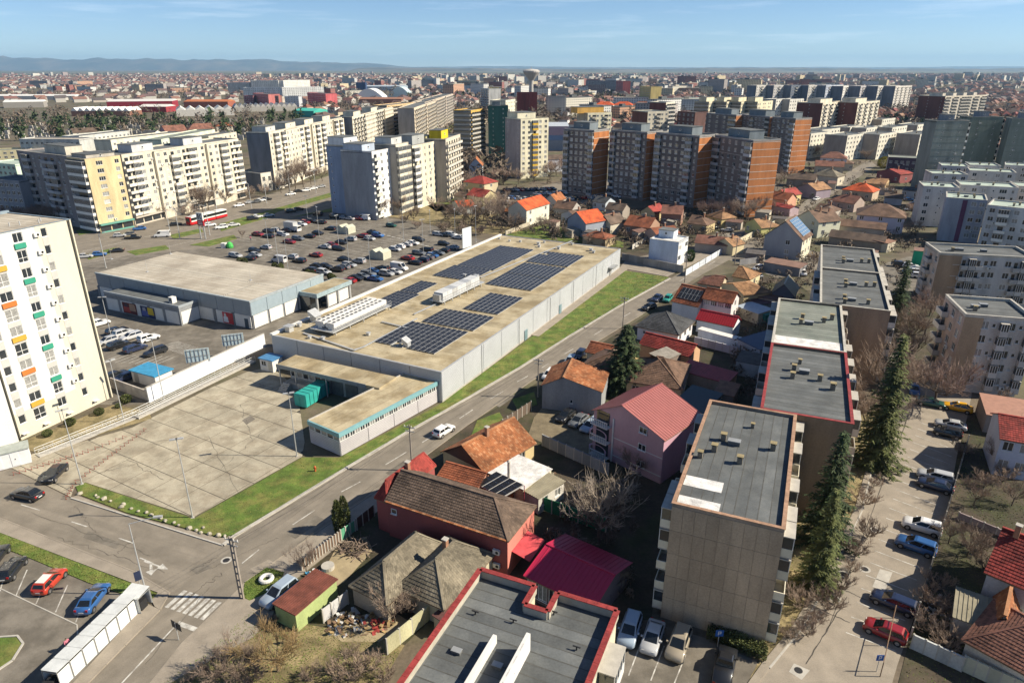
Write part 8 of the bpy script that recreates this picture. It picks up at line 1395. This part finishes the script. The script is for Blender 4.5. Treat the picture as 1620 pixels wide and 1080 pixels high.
# ---------------------------------------------------------- people
def person(base, label, ang, top, legs, hair, pose=0.25, h=1.72):
    V = Vector; k = h / 1.72
    J = {'pel': (0, 0, .95), 'wa': (0, 0, 1.12), 'ch': (.02, 0, 1.34), 'nk': (.03, 0, 1.48), 'hd': (.05, 0, 1.60), 'tp': (.05, 0, 1.72), 'hl': (0, .1, .90), 'kl': (pose * .5, .1, .50), 'al': (pose * .2, .1, .09), 'fl': (pose * .2 + .17, .11, .05), 'hr': (0, -.1, .90), 'kr': (-pose * .25, -.1, .50), 'ar': (-pose * .9, -.1, .12), 'fr': (-pose * .9 + .16, -.11, .05), 'sl': (.02, .19, 1.41), 'el': (-pose * .4, .25, 1.13), 'wl': (pose * .1, .25, .88), 'gl': (pose * .25, .24, .78), 'sr': (.02, -.19, 1.41), 'er': (pose * .35, -.25, 1.13), 'wr': (pose * .9, -.22, .95), 'gr': (pose * 1.1, -.21, .87)}
    E_ = [('pel', 'wa'), ('wa', 'ch'), ('ch', 'nk'), ('nk', 'hd'), ('hd', 'tp'), ('pel', 'hl'), ('hl', 'kl'), ('kl', 'al'), ('al', 'fl'), ('pel', 'hr'), ('hr', 'kr'), ('kr', 'ar'), ('ar', 'fr'), ('ch', 'sl'), ('sl', 'el'), ('el', 'wl'), ('wl', 'gl'), ('ch', 'sr'), ('sr', 'er'), ('er', 'wr'), ('wr', 'gr')]
    RA = {'pel': .15, 'wa': .135, 'ch': .16, 'nk': .06, 'hd': .10, 'tp': .075, 'hl': .10, 'kl': .065, 'al': .05, 'fl': .04, 'hr': .10, 'kr': .065, 'ar': .05, 'fr': .04, 'sl': .075, 'el': .05, 'wl': .038, 'gl': .04, 'sr': .075, 'er': .05, 'wr': .038, 'gr': .04}
    ks = list(J); me = bpy.data.meshes.new('body'); me.from_pydata([tuple(V(J[q]) * k) for q in ks], [(ks.index(a), ks.index(b)) for a, b in E_], []); o = bpy.data.objects.new('tmp_body', me); C.objects.link(o); md = o.modifiers.new('s', 'SKIN'); md.use_smooth_shade = True; o.modifiers.new('u', 'SUBSURF').levels = 1
    for q, sv in zip(ks, me.skin_vertices[0].data): sv.radius = (RA[q] * k, RA[q] * k)
    me.skin_vertices[0].data[0].use_root = True
    dg = bpy.context.evaluated_depsgraph_get(); nm = bpy.data.meshes.new_from_object(o.evaluated_get(dg)); bpy.data.objects.remove(o); nm.materials.clear()
    for m_ in (mat('skin', (.42, .26, .19), .6), mat('cloth_%.2f' % top[0], top, .9), mat('trouser_%.2f' % legs[0], legs, .9), mat('hair_%.2f' % hair[0], hair, .8), M['black']): nm.materials.append(m_)
    for p in nm.polygons:
        z = p.center.z / k; far_ = abs(p.center.y) > .2 and z < .93
        p.material_index = 4 if z < .1 else 2 if z < .93 and not far_ else 0 if far_ or (1.47 < z < 1.66 and p.center.x > .06) else 1 if z < 1.47 else 3 if z > 1.6 or p.center.x < .03 else 0
    c = G(*base); c.z = .05; t = thing('person', label, 'person', c, ang); inst(nm, 'body', t)
person((110, 1030), 'person in a pink top walking beside the white bin housings', R(-30), (.5, .16, .22), (.03, .03, .04), (.03, .02, .015)); person((467, 1018), 'person in dark clothes walking near the ochre tree', R(-60), (.06, .05, .06), (.03, .03, .035), (.02, .015, .01), .3); person((397, 381), 'person in light clothes walking across the supermarket car park', R(100), (.5, .5, .5), (.05, .05, .07), (.05, .04, .03), .3)
# ================================================================== THE FAR CITY, THE HILLS AND THE AIR
# industrial halls on the left
def hall(label, A, B, h, depth, col, roofc, saw=0):
    o, a, Lw = frame2(A, B, h); t = thing('industrial_hall', label, 'hall', o, a); mb = MB(); mb.box(0, 0, 0, Lw, depth, h - .1); mb.build('wall', M['plainobj'], t, color=col); mb = MB()
    if saw:
        for i in range(saw): x0, x1 = Lw * i / saw, Lw * (i + 1) / saw; xm = (x0 + x1) / 2; mb.face([(x0, 0, h), (xm, 0, h + 4), (xm, depth, h + 4), (x0, depth, h)][::-1]); mb.face([(xm, 0, h + 4), (x1, 0, h), (x1, depth, h), (xm, depth, h + 4)][::-1]); mb.face([(x0, 0, h), (x1, 0, h), (xm, 0, h + 4)])
    else: mb.face([(0, 0, h), (Lw, 0, h), (Lw, depth / 2, h + 2.5), (0, depth / 2, h + 2.5)]); mb.face([(Lw, depth, h), (0, depth, h), (0, depth / 2, h + 2.5), (Lw, depth / 2, h + 2.5)]); mb.face([(Lw, 0, h), (Lw, depth, h), (Lw, depth / 2, h + 2.5)]); mb.face([(0, depth, h), (0, 0, h), (0, depth / 2, h + 2.5)])
    mb.build('roof', M['plainobj'], t, color=roofc)
hall('white saw-toothed factory hall beyond the pines', (112, 176), (204, 176), 6, 30, (.25, .12, .08), (.66, .65, .62), 9); hall('long pale platform roof at the far left', (-10, 152), (118, 152), 7, 20, (.5, .48, .44), (.66, .65, .62)); hall('flat white hall left of the factory', (4, 162), (68, 161), 8, 30, (.3, .28, .25), (.66, .66, .63)); hall('red-fronted hall beyond the factory', (168, 161), (272, 160), 9, 40, (.26, .02, .035), (.6, .58, .55)); hall('second red-fronted hall beyond the factory', (218, 169), (262, 169), 7, 30, (.28, .03, .04), (.62, .6, .56)); hall('hall with an orange roof before the hospital', (290, 161), (360, 161), 8, 30, (.3, .1, .06), (.42, .14, .05)); hall('stepped white sheds in front of the red halls', (278, 175), (370, 173), 7, 40, (.5, .48, .44), (.6, .59, .55), 6); hall('long grey shed row before the hospital', (370, 170), (470, 168), 6, 40, (.4, .38, .34), (.5, .48, .44), 12); hall('bright teal-roofed hall by the pink block', (464, 175), (496, 176), 7, 25, (.05, .38, .3), (.06, .42, .34)); hall('brown brick hall beyond the first pink blocks', (568, 157), (635, 157), 9, 20, (.24, .11, .07), (.28, .14, .09)); hall('grey market hall on the skyline', (565, 137), (640, 137), 10, 60, (.30, .36, .42), (.35, .40, .45)); hall('green-roofed long market hall on the right skyline', (1040, 160), (1140, 158), 8, 60, (.2, .24, .22), (.24, .30, .26)); hall('white hall with mauve front behind the cream tower', (868, 200), (900, 200), 9, 25, (.3, .24, .32), (.4, .44, .48)); hall('grey flat shops by the cream tower', (868, 222), (900, 222), 7, 20, (.3, .32, .35), (.3, .31, .33))
def dome_hall(label, A, B, hgt, depth, col):
    a, b = G(*A), G(*B); d = b - a; t = thing('arched_hall', label, 'hall', a, math.atan2(d.y, d.x)); Lw = d.length; mb = MB(); n = 14
    for i in range(n):
        u0, u1 = i / n, (i + 1) / n; z0, z1 = 3 + hgt * math.sin(math.pi * u0), 3 + hgt * math.sin(math.pi * u1); mb.face([(Lw * u0, 0, z0), (Lw * u1, 0, z1), (Lw * u1, depth, z1), (Lw * u0, depth, z0)]); mb.face([(Lw * u0, 0, 0), (Lw * u1, 0, 0), (Lw * u1, 0, z1), (Lw * u0, 0, z0)])
    mb.build('vault', M['plainobj'], t, color=col)
dome_hall('white arched sports hall on the skyline', (560, 158), (607, 158), 16, 50, (.66, .66, .64)); dome_hall('pale green arched swimming hall on the skyline', (614, 155), (650, 155), 17, 50, (.42, .52, .54))
# far houses: each of the 300 largest on its own, the rest as one mass
random.seed(21); RS = random.Random(99)
roofcols = [(.20, .085, .06), (.24, .10, .065), (.15, .08, .06), (.11, .075, .062), (.24, .14, .09), (.10, .075, .068), (.20, .06, .055)]; wallcols = [(.62, .58, .5), (.58, .5, .36), (.66, .65, .62), (.5, .42, .34)]
def free(X, Y):
    for bx_ in BUSY:
        if bx_[0] < X < bx_[1] and bx_[2] < Y < bx_[3]: return False
    return True
BUSY = []
for o in list(bpy.data.objects):
    if o.parent is None and o.get('category') in ('building', 'hall', 'water tower', 'shop') and o.location.y > 250:
        ex = [c for c in o.children if c.type == 'MESH']; a_ = o.rotation_euler.z
        for c_ in ex[:4]:
            pts = [o.location + Vector((v[0] * math.cos(a_) - v[1] * math.sin(a_), v[0] * math.sin(a_) + v[1] * math.cos(a_), 0)) for v in c_.bound_box]; BUSY.append((min(p.x for p in pts) - 9, max(p.x for p in pts) + 9, min(p.y for p in pts) - 9, max(p.y for p in pts) + 9))
def hmesh(Lh, D, ze, rh, hipf):
    mb = MB(); mb.box(0, 0, 0, Lh, D, ze, 0); i = hipf * D / 2; e = .4; rl, rr_ = (-e + i, D / 2, ze + rh), (Lh + e - i, D / 2, ze + rh); mb.face([(-e, -e, ze), (Lh + e, -e, ze), rr_, rl], 1); mb.face([(Lh + e, D + e, ze), (-e, D + e, ze), rl, rr_], 1); mb.face([(Lh + e, -e, ze), (Lh + e, D + e, ze), rr_], 1 if hipf else 0); mb.face([(-e, D + e, ze), (-e, -e, ze), rl], 1 if hipf else 0); return mb
HP = []
for k, (a, b, c_, d_, f) in enumerate([(11, 8, 4, 3.2, 0), (14, 9, 5.5, 3.5, 1), (9, 8, 6, 3.4, 0), (16, 9, 4, 3.2, 1), (12, 10, 7, 3.6, 1)]):
    for wi in range(4):
        mb = hmesh(a, b, c_, d_, f); w1 = MB(); w1.box(0, 0, 0, a, b, c_); r1 = MB(); r1.v = mb.v[8:]; r1.f = [tuple(q - 8 for q in g) for g in mb.f[6:]]; HP.append((w1.mesh('wall', [mat('farwall%d' % wi, wallcols[wi], .9, .1)]), r1.mesh('roof', [mat('farroof_any', (1, 1, 1), .85, .2, .3, 3, use_obj=True)])))
spots = []
def zone(px0, px1, py0, py1, n):
    for _ in range(n):
        px = RS.uniform(px0, px1); py = py0 + (py1 - py0) * RS.random() ** 1.2; p = G(px, py)
        if free(p.x, p.y): spots.append((p.x, p.y))
zone(1280, 1620, 125, 200, 700); zone(1560, 1640, 150, 260, 60); zone(640, 1280, 124, 165, 650); zone(0, 640, 123, 140, 1300); zone(1080, 1640, 118, 128, 1500); zone(0, 1640, 118, 126, 1200); zone(480, 760, 140, 200, 120); zone(860, 1100, 160, 215, 90); zone(0, 480, 140, 165, 130)
spots.sort(key=lambda s: s[1]); keep = []; cell = {}
for s in spots:
    k = (int(s[0] / 15), int(s[1] / 15))
    if k in cell: continue
    cell[k] = 1; keep.append(s)
near_, rest = keep[:300], keep[300:]
rn = ['brick red', 'orange-red', 'brown', 'dark brown', 'ochre', 'rust', 'crimson']
for i, (X, Y) in enumerate(near_):
    k = RS.randrange(len(HP)); ci = RS.randrange(7); t = thing('house', 'distant house with a %s pitched roof behind the towers' % rn[ci], 'house', (X, Y, 0), R(RS.choice([-26, 64, -50, 40])), 'distant houses in the city'); inst(HP[k][0], 'wall', t); inst(HP[k][1], 'roof', t, color=roofcols[ci])
mass = MB()
for X, Y in rest:
    s = 1.0 + min(1.2, Y / 6000); a = RS.choice([-26, 64, -50, 40]); ca, sa = math.cos(R(a)), math.sin(R(a)); h = hmesh(RS.uniform(10, 18) * s, RS.uniform(8, 11) * s, RS.uniform(3.5, 7), 3.4 * s, RS.randrange(2)); i0 = len(mass.v); rc = 1 + RS.randrange(4); wc = 0 if RS.random() < .7 else 5
    mass.v += [(X + v[0] * ca - v[1] * sa, Y + v[0] * sa + v[1] * ca, v[2]) for v in h.v]; mass.f += [tuple(i0 + q for q in f) for f in h.f]; mass.m += [rc if m_ else wc for m_ in h.m]
tag(mass.build('far_houses', [mat('farw_a', (.45, .43, .39), .9, .1), mat('farr_a', (.17, .085, .075), .9, .2, .05), mat('farr_b', (.13, .085, .08), .9, .2, .05), mat('farr_c', (.20, .11, .085), .9, .2, .05), mat('farr_d', (.10, .085, .085), .9, .2, .05), mat('farw_b', (.45, .40, .34), .9, .1)]), 'sea of far-off red-roofed houses stretching to the plain', None, kind='stuff')
# far slab blocks and halls (individual things, small in the picture)
fw = mat('far_facade', (1, 1, 1), .9, .06, use_obj=True)
def window_grid(m):
    t = m.node_tree; b = t.nodes['Principled BSDF']; src = b.inputs['Base Color'].links[0].from_socket; tc = t.nodes.new('ShaderNodeTexCoord'); sp = t.nodes.new('ShaderNodeSeparateXYZ'); t.links.new(tc.outputs['Object'], sp.inputs[0]); ms = []
    ad = t.nodes.new('ShaderNodeMath'); ad.operation = 'ADD'; t.links.new(sp.outputs['X'], ad.inputs[0]); t.links.new(sp.outputs['Y'], ad.inputs[1])
    for s_, per, du in ((ad.outputs[0], 3.4, .45), (sp.outputs['Z'], 2.8, .5)):
        d_ = t.nodes.new('ShaderNodeMath'); d_.operation = 'DIVIDE'; d_.inputs[1].default_value = per; t.links.new(s_, d_.inputs[0]); f_ = t.nodes.new('ShaderNodeMath'); f_.operation = 'FRACT'; t.links.new(d_.outputs[0], f_.inputs[0]); g_ = t.nodes.new('ShaderNodeMath'); g_.operation = 'LESS_THAN'; g_.inputs[1].default_value = du; t.links.new(f_.outputs[0], g_.inputs[0]); ms.append(g_.outputs[0])
    mu = t.nodes.new('ShaderNodeMath'); mu.operation = 'MULTIPLY'; t.links.new(ms[0], mu.inputs[0]); t.links.new(ms[1], mu.inputs[1]); mx_ = t.nodes.new('ShaderNodeMixRGB'); mx_.inputs['Color2'].default_value = (.07, .08, .09, 1); t.links.new(mu.outputs[0], mx_.inputs['Fac']); t.links.new(src, mx_.inputs['Color1']); t.links.new(mx_.outputs[0], b.inputs['Base Color'])
window_grid(fw)
fcols = [(.62, .59, .5), (.62, .52, .34), (.55, .55, .53), (.5, .3, .2), (.66, .65, .62), (.38, .34, .32), (.3, .12, .1)]; cn_ = ['cream', 'yellow', 'grey', 'brown', 'white', 'dark grey', 'red-brown']
FB = []
for (x0, x1, y0, y1, n, hh) in [(0, 130, 139, 148, 14, 15), (205, 300, 139, 147, 10, 14), (640, 840, 122, 140, 46, 22), (850, 1010, 122, 140, 40, 20), (540, 700, 124, 146, 22, 18), (1000, 1200, 124, 150, 34, 16), (700, 900, 140, 160, 22, 20), (1100, 1300, 140, 160, 14, 18), (1280, 1420, 120, 130, 10, 22), (1440, 1620, 121, 132, 16, 26), (0, 360, 117, 122, 12, 22), (360, 640, 117, 126, 16, 22), (1100, 1300, 117, 122, 8, 20), (900, 990, 140, 158, 8, 14), (860, 1120, 150, 190, 16, 18), (1040, 1300, 130, 150, 22, 24), (480, 640, 130, 160, 12, 15), (1300, 1480, 120, 140, 14, 22)]:
    for _ in range(n): FB.append((RS.uniform(x0, x1), RS.uniform(y0, y1), hh * RS.uniform(.6, 1.3)))
FB = sorted([(G(x, y), h) for x, y, h in FB if free(*G(x, y)[:2])], key=lambda q: q[0].y); fm = MB()
for bi, (p, h) in enumerate(FB):
    if bi >= 185:
        a = R(RS.choice([-26, 64, -50, 40])); l_ = RS.uniform(18, 50); fm.prism([off(p, a, u, v)[:2] for u, v in ((0, 0), (l_, 0), (l_, 13), (0, 13))], 0, h, RS.randrange(4)); continue
    ci = RS.randrange(7); mb = MB(); l_ = RS.uniform(18, 55); mb.box(0, 0, 0, l_, 13, h, 0); 
    t = thing('apartment_block', 'distant %s slab block in the far city' % cn_[ci], 'building', p, R(RS.choice([-26, 64, -50, 40, 0])), 'distant slab blocks in the far city'); inst(mb.mesh('wall', [fw]), 'wall', t, color=fcols[ci]); mb = MB(); mb.box(-.3, -.3, h, l_ + .3, 13.3, h + .6); mb.box(l_ * .3, 4, h + .6, l_ * .5, 9, h + 3.2); mb.build('roof', M['felt'] if RS.random() < .6 else M['felt_tan'], t)
tag(fm.build('far_blocks', [mat('farb%d' % i, c_, .9, .12, .02, .5) for i, c_ in enumerate([(.55, .53, .47), (.4, .38, .35), (.5, .42, .3), (.3, .25, .24)])]), 'far-off pale blocks melting into the plain', None, kind='stuff')
# trees of the far city: bare brown crowns and dark evergreens, thousands, one mass of each kind
def tree_mass(name, label, zones, cols, hmin, hmax, tris, seed, evg=False):
    r = np.random.RandomState(seed); V_, F_ = [], []; base = 0
    for (x0, x1, y0, y1, n) in zones:
        for _ in range(n):
            p = G(r.uniform(x0, x1), r.uniform(y0, y1))
            if not free(p.x, p.y): continue
            h = r.uniform(hmin, hmax); rad = h * (.28 if evg else .42); k = tris; a = r.uniform(0, 6.283, k); zz = r.uniform(.12 if evg else .3, 1, k); rr_ = rad * np.sqrt(r.uniform(.1, 1, k)) * ((1 - zz * .85) if evg else np.sqrt(np.clip(1 - (2 * (zz - .62)) ** 2, .1, 1))); c = np.stack([p.x + np.cos(a) * rr_, p.y + np.sin(a) * rr_, zz * h], 1); sz = h * (.16 if evg else .13); d1 = r.normal(size=(k, 3)) * sz; d2 = r.normal(size=(k, 3)) * sz; vs = np.stack([c, c + d1, c + d2], 1).reshape(-1, 3); V_.append(vs); F_.append(np.arange(base, base + 3 * k).reshape(-1, 3)); base += 3 * k
            tv = np.array([[p.x - h * .02, p.y, 0], [p.x + h * .02, p.y, 0], [p.x, p.y, h * .7]]); V_.append(tv); F_.append(np.arange(base, base + 3).reshape(-1, 3)); base += 3
    V_ = np.concatenate(V_); F_ = np.concatenate(F_); me = bpy.data.meshes.new(name); me.vertices.add(len(V_)); me.vertices.foreach_set('co', V_.ravel()); me.loops.add(F_.size); me.loops.foreach_set('vertex_index', F_.ravel().astype(np.int32)); me.polygons.add(len(F_)); me.polygons.foreach_set('loop_start', np.arange(0, F_.size, 3, dtype=np.int32)); me.polygons.foreach_set('loop_total', np.full(len(F_), 3, dtype=np.int32)); me.update(); me.validate(); me.materials.append(cols); tag(inst(me, name), label, None, kind='stuff')
tree_mass('bare_treetops', 'brown haze of bare trees all over the far city', [(0, 640, 140, 160, 420), (0, 420, 178, 205, 90), (640, 900, 125, 200, 420), (860, 1300, 125, 170, 1200), (1280, 1640, 125, 230, 800), (0, 1640, 117, 128, 3200), (0, 420, 190, 218, 70), (600, 740, 165, 225, 200), (720, 800, 230, 300, 60), (1220, 1480, 185, 250, 110), (900, 1080, 150, 200, 120), (480, 600, 160, 180, 80)], mat('far_twig', (.135, .105, .08), .95, .25, .05, 1), 6, 12, 34, 1)
tree_mass('evergreen_belt', 'belt of dark pines and evergreens behind the cream slabs', [(-10, 420, 190, 218, 75), (0, 200, 200, 225, 30), (420, 480, 185, 195, 14), (900, 1050, 150, 165, 40), (1330, 1480, 190, 230, 25), (640, 900, 130, 160, 60), (0, 1640, 117, 124, 500)], M['needle'], 7, 12, 46, 2, True)
rr2 = random.Random(8)
for i, (x, y) in enumerate([(880, 352), (905, 365), (945, 370), (968, 345), (1010, 368), (1068, 352), (1080, 340), (1125, 330), (1148, 350), (1195, 335), (1222, 345), (1300, 345), (1322, 340), (1345, 325), (1392, 300), (1270, 290), (1310, 290), (1240, 305), (1345, 372), (1405, 385), (830, 345), (760, 330), (1180, 400), (1110, 465), (1200, 470), (1215, 505), (1165, 570), (1130, 620), (905, 610), (1050, 570)]):
    q = rr2.uniform(3, 6); flat_shed('small garden shed among the houses', (x, y), (x + 5, y + 1), 2.2 + rr2.random(), rr2.uniform(2.5, 5), mat('shed_roof%d' % (i % 4), [(.16, .09, .07), (.24, .22, .19), (.10, .09, .085), (.22, .12, .08)][i % 4], .85, .25, 1), rr2.choice([(.4, .36, .3), (.5, .45, .35), (.25, .2, .17), (.45, .45, .45)]), slope=rr2.uniform(.2, .8), ang=rr2.choice([-26, 64, -30, 40]), length=q)['group'] = 'small garden sheds'
tree_mass('garden_scrub', 'brown winter scrub in the gardens between the houses', [(870, 1240, 325, 395, 420), (1240, 1460, 255, 400, 330), (700, 880, 325, 372, 200), (1180, 1300, 400, 480, 60), (1160, 1210, 470, 640, 50), (860, 1010, 760, 960, 60), (1380, 1450, 420, 600, 70), (740, 900, 270, 320, 60)], mat('far_twig', (.135, .105, .08), .95), 1.2, 3.0, 40, 5)
gv = MB()
for i in range(420):
    p = G(rr2.uniform(0, 420), rr2.uniform(192, 222)); q = rr2.uniform(.6, 1.6); gv.box(p.x - q, p.y - .6, 0, p.x + q, p.y + .6, rr2.uniform(1.5, 4))
tag(gv.build('gravestones', M['kerb']), 'pale gravestones scattered under the cemetery pines', None, kind='stuff')
# fields beyond the town
struct('field', (lambda b: (b.face([(-14000, 5200, .6), (14000, 5200, .6), (26000, 15000, .6), (-26000, 15000, .6)]), b)[1])(MB()), mat('field_soil', (.10, .105, .06), .95, .3, .0012, .01, col2=(.16, .13, .085), patch=.0006))
# hills
def hills(name, x0, x1, Y, prof, m, depth=2500, seed=1):
    r = random.Random(seed); mb = MB(); n = 110; rows = 7; pts = []
    for j in range(rows):
        row = []
        for i in range(n + 1):
            u = i / n; xx = x0 + (x1 - x0) * u; hgt = prof(u) * math.sin(math.pi * min(1, (j + .02) / (rows - 1) * .98)) ** .8 * (1 + .05 * math.sin(u * 61 + j) + .05 * math.sin(u * 137 + 2 * j)) if 0 < j < rows - 1 else 0
            row.append((xx + r.uniform(-60, 60), Y + depth * j / (rows - 1), hgt + (r.uniform(-12, 12) if 0 < j < rows - 1 else -5)))
        pts.append(row)
    for j in range(rows - 1):
        for i in range(n): mb.face([pts[j][i], pts[j][i + 1], pts[j + 1][i + 1], pts[j + 1][i]])
    return struct(name, mb, m, smooth=True)
hm = mat('hill_forest', (.075, .07, .045), .95, .3, .0015, .02, col2=(.15, .12, .08), patch=.0011)
def sky_prof(u):
    # ridge line along the far left of the picture
    pts = [(0, .55), (.06, .6), (.14, .78), (.2, 1.0), (.25, .92), (.32, .80), (.4, .86), (.5, .82), (.6, .76), (.68, .82), (.76, .62), (.84, .55), (.9, .50), (.96, .25), (1, .04)]
    for (a, p), (b, q) in zip(pts, pts[1:]):
        if a <= u <= b: return 400 * (p + (q - p) * (u - a) / (b - a))
    return 10
hills('hills', -20200, -2900, 22500, sky_prof, hm, 3500, 1); hills('hills', -30000, 30000, 26500, lambda u: 95 + 14 * math.sin(u * 17) + 10 * math.sin(u * 41), hm, 3500, 2); hills('hills', -3000, 24000, 13500, lambda u: 46 + 10 * math.sin(u * 23 + 1), hm, 2500, 3)
# the air: one even haze round everything on the ground
hz = MB(); hz.box(-40000, -300, -30, 40000, 31000, 520); ho = hz.build('haze', []); tag(ho, 'thin blue-grey haze over the plain and hills', None, kind='stuff')
hmz = bpy.data.materials.new('haze'); hmz.use_nodes = True; ht = hmz.node_tree; ht.nodes.remove(ht.nodes['Principled BSDF']); pv = ht.nodes.new('ShaderNodeVolumePrincipled'); pv.inputs['Color'].default_value = (.38, .68, 1, 1); pv.inputs['Density'].default_value = HAZE; pv.inputs['Anisotropy'].default_value = .1; ht.links.new(pv.outputs[0], ht.nodes['Material Output'].inputs['Volume']); ho.data.materials.append(hmz)
# things alike in everything but place: say which one, counting from the left
def nth(i): return ('leftmost', 'second', 'third', 'fourth', 'fifth', 'sixth', 'seventh', 'eighth', 'ninth', 'tenth')[i] if i < 10 else '%d%s' % (i + 1, 'th' if 10 < (i + 1) % 100 < 14 else {1: 'st', 2: 'nd', 3: 'rd'}.get((i + 1) % 10, 'th'))
by = {}
for o in C.objects:
    if o.parent is None and o.get('group') and o.get('label') and not o['group'].startswith(('distant', 'overhead')): by.setdefault(o['label'], []).append(o)
for lab, os_ in by.items():
    if len(os_) < 2: continue
    os_.sort(key=lambda o: o.location.x / max(1, o.location.y * math.cos(PITCH) + (CAM_H - o.location.z) * math.sin(PITCH)))
    for i, o in enumerate(os_): o['label'] = lab + ', ' + nth(i) + (' one' if i == 0 else ' from the left')
